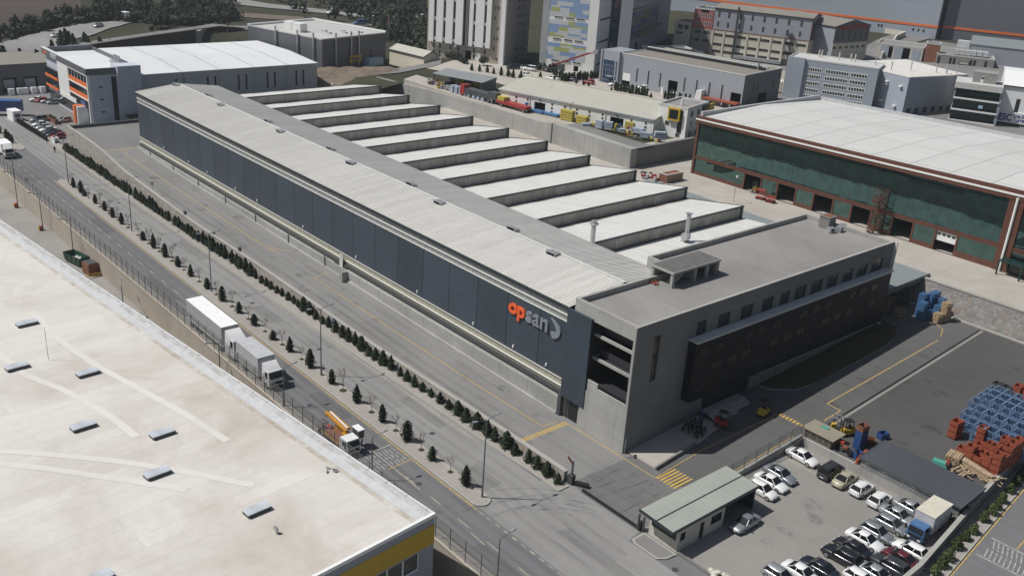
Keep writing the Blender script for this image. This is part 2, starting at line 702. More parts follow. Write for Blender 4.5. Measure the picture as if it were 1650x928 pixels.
stone('stone_wall', (.25, .235, .21), (.36, .33, .29), (.34, .32, .29), 1.5)
stone('stone_grey', (.20, .195, .19), (.33, .315, .295), (.26, .25, .235), 1.5)
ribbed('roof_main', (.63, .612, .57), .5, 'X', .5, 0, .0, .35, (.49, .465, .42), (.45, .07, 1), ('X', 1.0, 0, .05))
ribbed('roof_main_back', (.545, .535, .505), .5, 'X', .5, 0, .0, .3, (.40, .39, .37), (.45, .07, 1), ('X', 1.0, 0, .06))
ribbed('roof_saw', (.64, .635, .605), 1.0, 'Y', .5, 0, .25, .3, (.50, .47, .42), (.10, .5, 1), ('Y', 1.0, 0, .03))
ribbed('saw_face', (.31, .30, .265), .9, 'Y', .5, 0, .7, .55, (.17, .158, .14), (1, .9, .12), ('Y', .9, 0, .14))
ribbed('beige_sheet', (.42, .405, .315), .35, 'X', .5, 0, .4, .35)
ribbed('facade_dark', (.052, .068, .090), .3, 'Z', .42, 0, .15, .8, (.033, .042, .056), (.16, 1, 1.5), ('X', 6.55, -2.64, .12))
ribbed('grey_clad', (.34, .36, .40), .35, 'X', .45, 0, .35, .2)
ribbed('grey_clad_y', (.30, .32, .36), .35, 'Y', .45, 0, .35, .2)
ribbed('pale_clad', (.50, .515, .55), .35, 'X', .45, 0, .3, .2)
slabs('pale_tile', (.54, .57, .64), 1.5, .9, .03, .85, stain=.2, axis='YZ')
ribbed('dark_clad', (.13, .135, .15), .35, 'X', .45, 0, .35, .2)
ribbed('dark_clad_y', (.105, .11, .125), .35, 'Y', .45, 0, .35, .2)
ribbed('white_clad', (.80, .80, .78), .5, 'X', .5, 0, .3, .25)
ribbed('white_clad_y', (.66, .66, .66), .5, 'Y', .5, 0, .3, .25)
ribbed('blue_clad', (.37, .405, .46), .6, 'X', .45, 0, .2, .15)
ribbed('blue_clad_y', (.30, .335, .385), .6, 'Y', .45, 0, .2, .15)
ribbed('tan_roof', (.255, .232, .198), .4, 'Y', .6, 0, .3, .35)
ribbed('cream_roof', (.46, .445, .385), .4, 'X', .6, 0, .25, .35)
ribbed('carport_sheet', (.085, .09, .10), .28, 'X', .5, 0, .6, .35)
ribbed('grey_roof', (.24, .265, .27), 1.1, 'Y', .5, 0, .2, .3)
ribbed('guard_roof', (.36, .38, .335), 1.0, 'Y', .5, 0, .2, .4)
ribbed('shed_roof', (.28, .25, .19), .3, 'X', .7, 0, .5, .4)
plain('win_frame', (.55, .56, .57), .5)
plain('dark_frame', (.05, .055, .06), .5)
plain('gutter_dark', (.03, .04, .046), .45)
plain('trim_white', (.78, .78, .76), .5, var=.08)
plain('trim_light', (.60, .60, .57), .5)
plain('rail_white', (.66, .65, .60), .4, var=.05)
plain('orange', (.80, .19, .05), .45, var=.08)
plain('logo_orange', (.86, .13, .035), .4, var=.05)
plain('logo_grey', (.23, .25, .29), .35, var=.06)
slabs('hall_roof_grey', (.50, .49, .475), 9, 9, .03, .85, stain=.45)
ribbed('gallery_shade', (.028, .03, .034), .22, 'Z', .6, 0, .3, .3)  # near black: deep shade of the office recess painted into the colour
plain('yellow', (.52, .34, .025), .5, var=.1)
plain('brown_metal', (.125, .050, .032), .45, var=.15)
plain('galvanised', (.50, .51, .52), .4, .6)
plain('steel_dark', (.09, .095, .10), .5, .3)
plain('pole_grey', (.16, .17, .175), .45, .3)
plain('rust', (.22, .09, .05), .8, var=.4, scale=2)
plain('black', (.015, .015, .017), .6)
plain('rubber', (.02, .02, .021), .85)
plain('interior', (.05, .05, .05), .9)
plain('orange_yellow', (.52, .25, .035), .45, var=.15)
plain('rack_bar', (.055, .10, .19), .5, var=.3, scale=2)
plain('rack_blue', (.13, .205, .33), .5, var=.3, scale=2)
plain('shed_frame', (.22, .19, .14), .7)
plain('charcoal_paint', (.04, .04, .045), .4)
plain('pane_dusty', (.10, .092, .08), .35, var=.3)
plain('rust_dark', (.075, .05, .04), .7, var=.3, scale=2)
plain('blue_steel', (.045, .13, .33), .5, var=.25)
plain('bin_orange', (.31, .078, .042), .6, var=.35, scale=2)
plain('bin_blue', (.025, .07, .21), .55, var=.3, scale=2)
plain('timber', (.46, .34, .21), .85, var=.35, scale=2.5)
plain('timber_old', (.30, .235, .165), .9, var=.35, scale=2.5)
plain('skip_green', (.02, .075, .045), .5, var=.4, scale=1.5)
plain('teal', (.08, .32, .26), .5)
plain('red_paint', (.34, .035, .03), .5, var=.2)
plain('blue_sign', (.03, .09, .35), .4)
plain('bark', (.16, .12, .09), .9, var=.3, scale=4)
plain('twig', (.20, .165, .13), .9, var=.2)
plain('skin', (.45, .28, .2), .6)
plain('cloth_dark', (.03, .035, .05), .9)
plain('cloth_red', (.6, .05, .04), .9)
plain('cloth_blue', (.05, .09, .2), .9)
plain('lamp_glass', (.7, .7, .68), .2)
plain('light_red', (.16, .012, .012), .25, coat=.5)
plain('light_clear', (.75, .77, .78), .15, coat=.5)
plain('rim', (.42, .43, .44), .3, .7)
plain('canvas_grey', (.47, .475, .48), .7, var=.12)
plain('canvas_white', (.87, .87, .86), .5, var=.06)
plain('canvas_side', (.40, .41, .41), .65, var=.12)
plain('cladding_concrete', (.30, .29, .275), .85, var=.25)
plain('brick_brown', (.27, .115, .07), .85, var=.2)
plain('pink_red', (.36, .105, .10), .75, var=.15)
plain('pale_tan', (.42, .38, .32), .8, var=.2)
plain('light_beige', (.55, .52, .45), .75, var=.15)
plain('tile_blue', (.23, .33, .52), .55, var=.1)
plain('tile_green', (.36, .40, .15), .55, var=.1)
plain('tile_grey', (.52, .54, .56), .55, var=.1)
plain('tile_navy', (.045, .075, .25), .5, var=.1)
plain('tile_moss', (.16, .20, .10), .55, var=.1)
plain('tile_lilac', (.17, .17, .21), .55, var=.1)
plain('tank_white', (.68, .70, .70), .5, var=.12)
plain('blue_crate', (.07, .17, .34), .6, var=.2, scale=2)
plain('rail_panel', (.33, .345, .34), .5)
plain('plant_mat', (.05, .07, .03), .9)
plain('sign_white', (.82, .82, .80), .4, var=.04)
plain('letter_blue', (.03, .05, .25), .4)
plain('letter_purple', (.10, .05, .22), .4)
plain('letter_red', (.42, .03, .04), .45)
plain('light_blue', (.38, .55, .66), .5)
plain('cream_wall', (.60, .56, .46), .8, var=.15)
plain('tent', (.66, .60, .48), .75, var=.1)
plain('insulation_yellow', (.46, .37, .07), .7, var=.15)
plain('panel_bundle', (.40, .46, .54), .5, var=.2)
glass('dark_glass', (.018, .022, .026), .08, 0)
glass('car_glass', (.012, .014, .017), .06, 0)
glass('teal_glass', (.10, .178, .165), .015, .035, .22, .5, .85)
glass('blue_glass', (.02, .05, .10), .06, .06, .4)
glass('green_dark_glass', (.012, .035, .032), .05, .08, .4)
glass('office_dark', (.010, .011, .013), .4, .0, .4, .15)
glass('black_glass', (.008, .010, .013), .18, .0, .4, .3)
plain('hut_roof', (.13, .125, .118), .85, var=.25)
ribbed('darker_clad', (.15, .155, .18), .6, 'X', .45, 0, .2, .15)  # darker tone for the hall that continues the blue-grey one
glass('skylight_glass', (.50, .53, .56), .3, 0)
foliage('conifer', (.020, .030, .014), .6)
foliage('cypress', (.018, .027, .013), .6)
foliage('forest_leaf', (.034, .042, .024), .5)
foliage('shrub', (.055, .075, .026), .5)
foliage('far_pine', (.022, .036, .022), .45)
soil('ground_soil', (.20, .17, .125), (.15, .15, .085), (.11, .12, .06))
soil('hill_grass', (.052, .052, .033), (.034, .042, .022), (.075, .064, .046), .03, .12, 1.2)
soil('field_brown', (.075, .060, .052), (.095, .075, .064), (.06, .052, .044), .02, .1, 1.0)
soil('dirt_bank', (.17, .13, .10), (.12, .095, .072), (.28, .24, .20), .15, .6, 3)
soil('bed_soil', (.07, .055, .035), (.05, .05, .025), (.09, .075, .05), .2, .8, 4)


def decal(name, c, lo, hi, alpha, scale):
    """rubber, oil or dirt lying on a surface, thinning out irregularly"""
    m, t, b = nt(name)
    v = coords(t)
    n = noise(t, v, scale, 5, .7)
    b.inputs['Base Color'].default_value = (*c, 1)
    b.inputs['Roughness'].default_value = .9
    t.links.new(ramp(t, n, lo, hi, (0, 0, 0), (alpha,) * 3), b.inputs['Alpha'])
    MATS[name] = m


decal('tyre_rubber', (.06, .06, .06), .4, .75, .24, .5)
decal('wheel_track', (.09, .09, .09), .35, .75, .20, .12)
decal('oil_stain', (.05, .047, .045), .4, .72, .36, .9)
decal('roof_dirt', (.20, .165, .125), .35, .7, .65, .35)
decal('rust_run', (.42, .34, .24), .4, .75, .5, .4)
worn('line_yellow', (.56, .37, .085), .7)
worn('line_pale', (.50, .44, .31), .9)
worn('line_white', (.50, .49, .47), .95)
worn('line_bright', (.66, .42, .05), .5)
# ------------------------------------------------------------------ the ground
def lerp(x, xs, ys):
    if x <= xs[0]: return ys[0]
    for i in range(len(xs) - 1):
        if x <= xs[i + 1]:
            return ys[i] + (ys[i + 1] - ys[i]) * (x - xs[i]) / (xs[i + 1] - xs[i])
    return ys[-1]


CTRL = [(165, -15, 1.5), (190, -15, 2.5), (190, -40, 3.2), (190, -66, 3.6), (200, -101, 7.2), (195, -72, 5.5), (230, -66, 5.5),
        (225, -95, 8), (176, -78, 10), (172, -95, 10.8), (160, -90, 11.7), (180, -112, 11.8), (160, -130, 11.8), (200, -150, 12),
        (235, -130, 9), (240, 8, -.7), (230, 25, -.7), (245, 30, -.7), (165, 5, -.7), (200, 5, -.7), (220, -2, -.7), (262, -10, 1.5),
        (250, -25, 3), (250, -40, 3.3), (257, -46, 3), (262, -62, 3.6), (246, -55, 3.5), (252, -32, 3), (254.5, -38, 3), (260, -54, 3.2), (264.5, -63, 3.5), (252, -24, 3.2), (257.5, -46, 3), (262, -20, 8.4), (267, -34, 9.2), (272, -48, 9.6), (278, -63, 9.8), (279, -3, 6), (278, -21, 8),
        (293, -42, 9), (262, 18, 3), (303, -85, 7), (320, -132, 7), (350, -200, 8), (340, -20, 10), (400, -40, 15), (400, -130, 12),
        (450, -250, 14), (290, -250, 14), (200, -280, 17), (130, -310, 18), (200, -420, 20), (80, -270, 16), (90, -200, 12),
        (520, 0, 24), (520, -400, 22), (120, -100, 11.8), (120, -140, 11.8), (20, -160, 10.5), (-40, -180, 10.5), (60, -150, 11.5),
        (120, -180, 12), (130, -240, 16), (30, -300, 16), (150, -160, 12), (150, -200, 12), (100, -200, 12), (120, -208, 12), (170, -195, 12), (105, -225, 12.5)]
GS = 4.0


def hraw(x, y):
    if x < 150 and y > -180:
        return 11.8 if x > 40 else 11.0
    sw = sz = 0.0
    for cx, cy, cz in CTRL:
        d = (x - cx) ** 2 + (y - cy) ** 2 + 4.0
        w = 1.0 / (d * d)
        sw += w
        sz += w * cz
    z = sz / sw
    if x < 175 and y > -185:
        a = max(0.0, min(1.0, (175 - x) / 25.0)) * max(0.0, min(1.0, (y + 185) / 8.0)) * (1 if y < -77 else 0)
        z = z * (1 - a) + 11.8 * a
    return z


HC = {}


def hg(i, j):
    if (i, j) not in HC:
        HC[(i, j)] = hraw(i * GS, j * GS)
    return HC[(i, j)]


def hz(x, y):
    """height of the built terrain (bilinear on its grid)"""
    i, j = math.floor(x / GS), math.floor(y / GS)
    u, v = x / GS - i, y / GS - j
    return (hg(i, j) * (1 - u) + hg(i + 1, j) * u) * (1 - v) + (hg(i, j + 1) * (1 - u) + hg(i + 1, j + 1) * u) * v


def yard_z(x, y):
    return max(0.0, -.055 * y)


def drive_z(x):
    return max(0.0, .016 * (x - 25))


g = MB()
g.face([(-2500, -2500, -4.6), (3000, -2500, -4.6), (3000, 2500, -4.6), (-2500, 2500, -4.6)])
struct(g, 'ground', 'ground_soil')

g = MB()
idx = {}
for i in range(-20, 150):
    for j in range(-125, 25):
        x, y = (i + .5) * GS, (j + .5) * GS
        inside = (x > 158) or (x > 74 and y < -79) or (y < -133)
        if not inside:
            continue
        if x < 250 and y > -8:
            continue
        q = []
        for a, b in ((i, j), (i + 1, j), (i + 1, j + 1), (i, j + 1)):
            if (a, b) not in idx:
                idx[(a, b)] = len(g.v)
                g.v.append((a * GS, b * GS, hg(a, b)))
            q.append(idx[(a, b)])
        g.f.append(tuple(q))
        g.m.append(0)
struct(g, 'hillside_terrain', 'hill_grass', 180)
# the level platform edge beside the retaining wall
g = MB()
g.prism([(72.6, -76.8), (160, -76.8), (164, -84), (76, -84), (76, -134), (72.6, -134)], 0, 11.82)
struct(g, 'upper_yard', 'yard_concrete')


def drape(name, rows, mat, dz=.14, step=3.0, kind='structure'):
    """rows: list of (left point, right point) pairs; the strip is laid over the terrain"""
    mb = MB()
    dense = []
    for k in range(len(rows) - 1):
        (a0, b0), (a1, b1) = rows[k], rows[k + 1]
        n = max(1, int(math.hypot(a1[0] - a0[0] + b1[0] - b0[0], a1[1] - a0[1] + b1[1] - b0[1]) / 2 / step))
        for i in range(n):
            t = i / n
            dense.append(((a0[0] + (a1[0] - a0[0]) * t, a0[1] + (a1[1] - a0[1]) * t), (b0[0] + (b1[0] - b0[0]) * t, b0[1] + (b1[1] - b0[1]) * t)))
    dense.append(rows[-1])
    m = max(2, int(max(math.hypot(a[0] - b[0], a[1] - b[1]) for a, b in dense) / step))
    for a, b in dense:
        for i in range(m + 1):
            x, y = a[0] + (b[0] - a[0]) * i / m, a[1] + (b[1] - a[1]) * i / m
            mb.v.append((x, y, hz(x, y) + dz))
    for r in range(len(dense) - 1):
        for i in range(m):
            n = r * (m + 1) + i
            mb.f.append((n, n + 1, n + m + 2, n + m + 1))
            mb.m.append(0)
    o = mb.build(name, mat, None, 180)
    return tag(o, kind=kind)


drape('tower_yard', [((176, -96), (182, -118)), ((130, -99), (140, -140)), ((100, -107), (100, -140)), ((74, -112), (72, -140))], 'yard_concrete', .16)
drape('rear_yard', [((60, -140), (60, -165)), ((140, -165), (150, -200)), ((180, -130), (210, -170))][:2], 'plain_asphalt', .12)
drape('upper_road', [((-40, -138), (-40, -160)), ((50, -138), (40, -166)), ((78, -140), (72, -200)), ((100, -186), (110, -250)), ((128, -250), (116, -262)), ((140, -310), (128, -318))], 'plain_asphalt', .2)
drape('side_road', [((176, -79), (182, -79)), ((174, -88), (183, -90)), ((178, -103), (196, -105)), ((210, -130), (216, -122))], 'plain_asphalt', .25)
drape('hill_road', [((255, 14), (279, 18)), ((262, -8), (284, -2)), ((274, -24), (296, -22)), ((292, -46), (306, -50)), ((318, -66), (326, -62))], 'far_lane_asphalt', .35)
g = MB()
ul = [((250.5, -4, 7.2), (255, -4, 7.2)), ((254.2, -18, 9.0), (258.8, -19, 9.2)), ((258.1, -34, 10.0), (262.8, -35.5, 10.2)), ((264.1, -48, 10.2), (268.8, -49.5, 10.4)), ((269.6, -63.5, 10.5), (274.3, -65, 10.7)), ((281, -78, 9.6), (286, -78, 9.8)), ((287, -92, 7.6), (292, -90, 7.6))]
for k in range(len(ul) - 1):
    (a, b), (c, d) = ul[k], ul[k + 1]
    g.face([a, c, d, b])
    g.face([(b[0], b[1], b[2]), (d[0], d[1], d[2]), (d[0] + .3, d[1], d[2] - 3), (b[0] + .3, b[1], b[2] - 3)])
struct(g, 'upper_lane', 'plain_asphalt')
drape('highway', [((288, -70), (297, -68)), ((284, -100), (294, -102)), ((280, -136), (290, -140)), ((276, -170), (286, -175))], 'plain_asphalt', .35)
drape('distant_highway', [((352, -118), (362, -122)), ((332, -138), (340, -146)), ((308, -152), (314, -160)), ((276, -172), (282, -182))], 'far_lane_asphalt', .35)
drape('works_yard', [((92, -146), (-60, -146)), ((92, -215), (-60, -215)), ((118, -262), (0, -262)), ((122, -304), (0, -330))], 'plain_asphalt', .17, 5)
drape('foundry_yard', [((168, -182), (172, -222)), ((120, -168), (124, -226)), ((86, -168), (90, -230))], 'plain_asphalt', .15)
drape('ploughed_field', [((305, 4), (318, -44)), ((400, 40), (420, -70)), ((520, 80), (520, -110))], 'field_brown', .3, 6)
drape('bare_ground', [((318, -104), (330, -110)), ((300, -124), (312, -130))], 'dirt_bank', .3)

# roads on the level
g = MB()
g.prism([(-170, -120), (8, -120), (8, -8), (262, -8), (262, 29.4), (-170, 29.4)], -4.5, 0.0)
struct(g, 'road', 'road_asphalt')


def sheet(name, polys, z, mat):
    mb = MB()
    for p in polys:
        a = sum(p[i][0] * p[(i + 1) % len(p)][1] - p[(i + 1) % len(p)][0] * p[i][1] for i in range(len(p)))
        if a < 0: p = p[::-1]
        mb.face([(x, y, z) for x, y in p])
    return struct(mb, name, mat)


sheet('far_carriageway', [[(1.5, 13.2), (262, 13.2), (262, 20.3), (1.5, 20.3)]], .004, 'far_lane_asphalt')
sheet('gate_forecourt', [[(-11.9, 10.7), (-1.2, 10.7), (1.5, 13.2), (1.5, 22.2), (-20, 22.6), (-60, 23), (-60, 14.2), (-20.5, 13.0), (-12.4, 13.0)]], .005, 'far_lane_asphalt')
sheet('car_park', [[(-11.4, 10.2), (-12.3, 10.4), (-34.6, 10.4), (-34.3, -7.4), (-32.65, -21.3), (-32.55, -20.2), (-11.4, -20.2)]], .006, 'park_asphalt')
sheet('office_forecourt', [[(166, -8), (240, -8), (240, 13.6), (166, 13.2)]], .004, 'plain_asphalt')

g = MB()
g.prism([(-170, 29.7), (185, 29.7), (185, 140), (-170, 140)], -4.55, -3.95)
struct(g, 'lower_yard', 'low_yard')

# raised median with a rounded nose
nose = [(2.4 - 1.15 * math.cos(t), 21.35 + 1.15 * math.sin(t)) for t in [R(a) for a in range(-80, 81, 20)]]


def raised(name, poly, h, top, side, rim=.22):
    mb = MB()
    cx = sum(p[0] for p in poly) / len(poly)
    cy = sum(p[1] for p in poly) / len(poly)
    mb.prism(poly, -.05, h, 1, 1)
    k = len(poly)
    inner = []
    a = sum(poly[i][0] * poly[(i + 1) % k][1] - poly[(i + 1) % k][0] * poly[i][1] for i in range(k))
    P = poly if a > 0 else poly[::-1]
    for i in range(k):
        p0, p1, p2 = Vector((*P[i - 1], 0)), Vector((*P[i], 0)), Vector((*P[(i + 1) % k], 0))
        d1, d2 = (p1 - p0).normalized(), (p2 - p1).normalized()
        n1, n2 = Vector((-d1.y, d1.x, 0)), Vector((-d2.y, d2.x, 0))
        n = (n1 + n2)
        n = n.normalized() * (rim / max(.35, math.sqrt(max(.01, (1 + n1.dot(n2)) / 2))))
        inner.append(((p1 + n).x, (p1 + n).y, h + .006))
    mb.face(inner, 0)
    return struct(mb, name, [top, side])


raised('median', nose + [(143.5, 22.5), (145, 21.4), (143.5, 20.2)], .15, 'paving', 'kerb_concrete')
raised('median_beyond', [(172, 21.3), (173.5, 20.3), (262, 20.3), (262, 22.4), (173.5, 22.4)], .15, 'paving', 'kerb_concrete')


def wall_y(x):
    return lerp(x, [0, 60, 110, 168], [11.3, 11.6, 12.3, 12.6])


xs_ = list(range(0, 169, 8))
side = [(x, 13.9 if x > 40 else lerp(x, [0, 40], [12.95, 13.7])) for x in [-1.4] + xs_ + [185, 262]]
raised('pavement', side + [(262, 12.9), (185, 12.8), (170, 12.4)] + [(x, wall_y(x)) for x in xs_[::-1]] + [(-1.4, 11.3)], .14, 'paving', 'kerb_concrete', .18)
raised('verge_pavement', [(-60, 28.35), (185, 28.35), (185, 29.34), (-60, 29.34)], .13, 'paving', 'kerb_concrete', .16)
raised('gate_island', [(-12.5, 10.7), (-12.5, 12.6), (-13.2, 13.0), (-16.3, 13.0), (-16.9, 12.2), (-17.1, 10.7)], .15, 'plain_asphalt', 'kerb_concrete')
raised('hedge_pavement', [(-36.6, -7.0), (-35.1, -20.5), (-33.2, -38), (-31.9, -52), (-29.9, -52), (-31.0, -40.7), (-32.75, -21.6), (-34.45, -7.0)], .14, 'paving', 'kerb_concrete')
raised('hedge_pavement_near', [(-36.65, -6.9), (-34.5, -6.9), (-35.0, 10.3), (-38.2, 10.3)], .14, 'paving', 'kerb_concrete')

# sloping drive in front of the long hall
g = MB()
xs_ = [-1, 0, 8, 16, 25] + list(range(33, 158, 8)) + [157.2]
for i in range(len(xs_) - 1):
    a, b = xs_[i], xs_[i + 1]
    g.face([(a, -1.0 if a >= 9 else .3, drive_z(a) + .008), (b, -1.0, drive_z(b) + .008), (b, wall_y(b) - .2, drive_z(b) + .008), (a, wall_y(a) - .2 if a > 0 else 10.6, drive_z(a) + .008)])
struct(g, 'drive', 'drive_asphalt')
g = MB()
g.prism([(157.2, -5), (168, -5), (168, 11.2), (157.2, 11.2)], 0, [2.12, 5.0, 5.0, 2.12])
struct(g, 'drive_ramp', 'drive_asphalt')
# falling yard of asphalt beside the office
def yard_edge(y):
    return lerp(y, [-70, -40.7, -21.6, -20], [-27.5, -30.9, -32.6, -32.7])


def yard_strip(name, mat, y0, y1, xa, xb, n, z):
    mb = MB()
    for i in range(n):
        a, b = y0 + (y1 - y0) * i / n, y0 + (y1 - y0) * (i + 1) / n
        f = lambda q, y: q(y) if callable(q) else q
        mb.face([(f(xa, a), a, yard_z(0, a) + z), (f(xb, a), a, yard_z(0, a) + z), (f(xb, b), b, yard_z(0, b) + z), (f(xa, b), b, yard_z(0, b) + z)])
    return struct(mb, name, mat)


mid = lambda y: lerp(y, [-70, -20], [-11.35, -12.1])
yard_strip('gate_lane', 'gate_asphalt', .3, 10.6, -11.85, -1, 4, .012)
yard_strip('office_lane', 'lane_asphalt', -72, .3, lambda y: mid(y) if y < -19.9 else -11.5, 12, 14, .012)
yard_strip('yard', 'yard_asphalt', -72, -19.9, yard_edge, mid, 8, .012)
# pale concrete terrace of the glass hall
g = MB()
g.prism([(-95, -70.6), (72.4, -70.6), (72.4, -140), (-95, -140)], -1, 8.0)
g.prism([(9, -58), (140, -58), (140, -76.6), (72.5, -76.6), (72.5, -70.7), (9, -70.7)], -1, 7.9)
struct(g, 'terrace', 'yard_concrete')
# planting bed and entrance apron by the office
g = MB()
bed = [(-.1, -26), (-1.9, -26.5), (-4.2, -29), (-5.0, -33), (-5.1, -50), (-4.4, -55), (-2.6, -58.3), (-.1, -58.6)]
g.prism(bed, [yard_z(0, p[1]) - .3 for p in bed], [yard_z(0, p[1]) + .16 for p in bed], 1, 0)
struct(g, 'planting_bed', ['bed_soil', 'kerb_concrete'])
g = MB()
ap = [(-.05, .2), (-4.9, .2), (-4.5, -7.6), (-3.6, -13.5), (-.05, -13.5)]
g.prism(ap, [-.1] * 5, [.18, .18, .55, .85, .85])
struct(g, 'entrance_apron', 'yard_concrete')
g = MB()
g.prism([(-4.95, .25), (-4.7, .25), (-4.3, -7.6), (-4.55, -7.6)], -.1, [.45, .45, .95, .95])
tag(g.build('apron_kerb_wall', 'concrete_side_shade'), 'low concrete kerb wall along the edge of the office apron', 'wall')
g = MB()
for k in range(5):
    g.box(-1.2 - .42 * (5 - k), -.06, -13.6, -21.5, .3, .85 + .17 * k)
struct(g, 'entrance_steps', 'kerb_concrete')

# painted markings
g = MB()


def stripe(mb, a, b, w, z=.016, zf=None):
    a, b = Vector((*a, 0)), Vector((*b, 0))
    d = (b - a).normalized()
    n = Vector((-d.y, d.x, 0)) * (w / 2)
    k = max(1, int((b - a).length / 6))
    for i in range(k):
        p, q = a + (b - a) * (i / k), a + (b - a) * ((i + 1) / k)
        pts = [p - n, q - n, q + n, p + n]
        mb.face([(v.x, v.y, (zf(v.x, v.y) if zf else 0) + z) for v in pts])


for k in range(-16, 46):
    x = 4.3 + 5.0 * k
    if 11 < x < 19: continue
    if 19 < x < 37: continue
    stripe(g, (x, 25.4), (x + 1.9, 25.4), .14)
stripe(g, (-4, 25.9), (-1.6, 25.8), .14)
for k in range(16):
    x = .9 - 1.4 * k
    stripe(g, (x, 22.7), (x - .75, 22.68), .16, .02)
stripe(g, (8, 25.6), (20, 25.5), .12)
struct(g, 'lane_dashes', 'line_pale')
g = MB()
stripe(g, (1.2, 22.72), (145, 22.72), .16, .016)
stripe(g, (172, 22.6), (262, 22.6), .16, .016)
stripe(g, (-60, 28.2), (262, 28.2), .13, .016)
stripe(g, (-36.75, -7), (-33.4, -38), .16, .016)
stripe(g, (-38.6, -21), (-37.0, -40), .16, .016)
struct(g, 'edge_lines', 'line_yellow')
g = MB()
stripe(g, (3, 20.02), (144, 20.02), .18, .018)
stripe(g, (12, 13.85), (40, 14.12), .18, .018)
stripe(g, (40, 14.1), (250, 14.12), .2, .018)
struct(g, 'kerb_lines', 'line_pale')
g = MB()
df = lambda x, y: drive_z(x) + .008
pts = [(10.4, 4.7), (18.3, 4.7), (68, 4.75), (68.2, 1.8)]
for i in range(len(pts) - 1): stripe(g, pts[i], pts[i + 1], .17, .008, df)
pts = [(80, 4.7), (84, 5.0), (150, 5.2), (154, 4.4), (155.4, 2.2)]
for i in range(len(pts) - 1): stripe(g, pts[i], pts[i + 1], .17, .008, df)
stripe(g, (84, 5.0), (80, 1.9), .17, .008, df)
stripe(g, (62, 10.5), (155, 11.3), .15, .008, df)
stripe(g, (155.8, .6), (155.8, 11.6), .3, .008, df)
stripe(g, (10.4, 4.7), (10.3, 2.4), .17, .008, df)
stripe(g, (9.1, 1.5), (-6.0, 1.6), .15, .008, df)
yf = lambda x, y: yard_z(x, y) + .012
pts = [(-6.0, 1.6), (-5.6, -7.5), (-6.4, -22)]
for i in range(len(pts) - 1): stripe(g, pts[i], pts[i + 1], .13, .010, yf)
pts = [(-9.0, -59.4), (-9.0, -29.5), (-11.2, -29.3), (-11.2, -25.4)]
for i in range(len(pts) - 1): stripe(g, pts[i], pts[i + 1], .17, .010, yf)
pts = [(-8.6, -61), (-7.6, -63.6), (-6, -64.6)]
for i in range(len(pts) - 1): stripe(g, pts[i], pts[i + 1], .14, .010, yf)
stripe(g, (-10.9, -5), (-10.9, -19), .16, .010, yf)
struct(g, 'yard_lines', 'line_yellow')
g = MB()
for k in range(9):
    x = 8.75 + .135 * k
for k in range(16):
    y = 1.7 + .48 * k
    stripe(g, (9.75, y), (8.9, y - .05), .26, .010, df)
for k in range(6):
    x = -6.2 - .5 * k
    stripe(g, (x, 1.5), (x - .05, -1.8), .22, .010, yf)
for k in range(7):
    x = -6.7 - .55 * k
    stripe(g, (x, -22.45), (x, -21.75), .3, .010, yf)
struct(g, 'crossing_stripes', 'line_bright')
g = MB()
stripe(g, (-19.2, -15.3), (-12.6, -15.3), .14, .012)
stripe(g, (-13.0, -9.9), (-17.2, -9.9), .12, .012)
for y in (-16.3, -13.8, -11.4, -8.9, -6.5, -4.1, -.8, 1.8, 4.2):
    stripe(g, (-25.4, y), (-30, y), .12, .012)
stripe(g, (-30, -16.3), (-30, 5), .12, .012)
for x in (-17, -19, -21.1, -23.4, -25.8):
    stripe(g, (x, -20), (x, -16.5), .1, .012)
struct(g, 'bay_lines', 'line_pale')
# hatched crossing on the near lane and on the right hand road
g = MB()
stripe(g, (17.7, 23.0), (17.7, 28.1), .16, .018)
for k in range(11):
    y = 23.3 + .46 * k
    for a, b in ((17.2, 16.3), (16.0, 15.1), (14.8, 13.9)):
        stripe(g, (a - (k % 2) * .3, y), (b - (k % 2) * .3, y), .13, .018)
stripe(g, (-35.9, -20.7), (-42, -20.7), .2, .018)
stripe(g, (-36.2, -16.3), (-42, -16.5), .2, .018)
for k in range(12):
    x = -36.4 - .5 * k
    stripe(g, (x, -20.4), (x - .6, -18.7), .14, .018)
    stripe(g, (x - .2, -18.4), (x - .6, -16.6), .14, .018)
struct(g, 'hatched_crossing', 'line_white')
g = MB()
stripe(g, (13.6, 22.9), (13.4, 26.2), .14, .018)
struct(g, 'stop_line', 'line_yellow')
g = MB()
stripe(g, (-12.3, -25), (-11.6, -68), .75, .006, yf)
o = struct(g, 'drain_strip', 'park_asphalt')
g = MB()
stripe(g, (-12.1, -25), (-11.4, -68), .34, .014, yf)
struct(g, 'drain_channel', 'black')
# rubber left by turning lorries, wheel tracks and oil
def ribbon(mb, pts, w, z, zf=None):
    for i in range(len(pts) - 1):
        a, b = Vector((*pts[i], 0)), Vector((*pts[i + 1], 0))
        c = Vector((*pts[min(i + 2, len(pts) - 1)], 0))
        p = Vector((*pts[max(i - 1, 0)], 0))
        n1 = (b - p).normalized()
        n2 = (c - a).normalized()
        n1, n2 = Vector((-n1.y, n1.x, 0)) * w / 2, Vector((-n2.y, n2.x, 0)) * w / 2
        q = [a - n1, b - n2, b + n2, a + n1]
        mb.face([(v.x, v.y, (zf(v.x, v.y) if zf else 0) + z) for v in q])


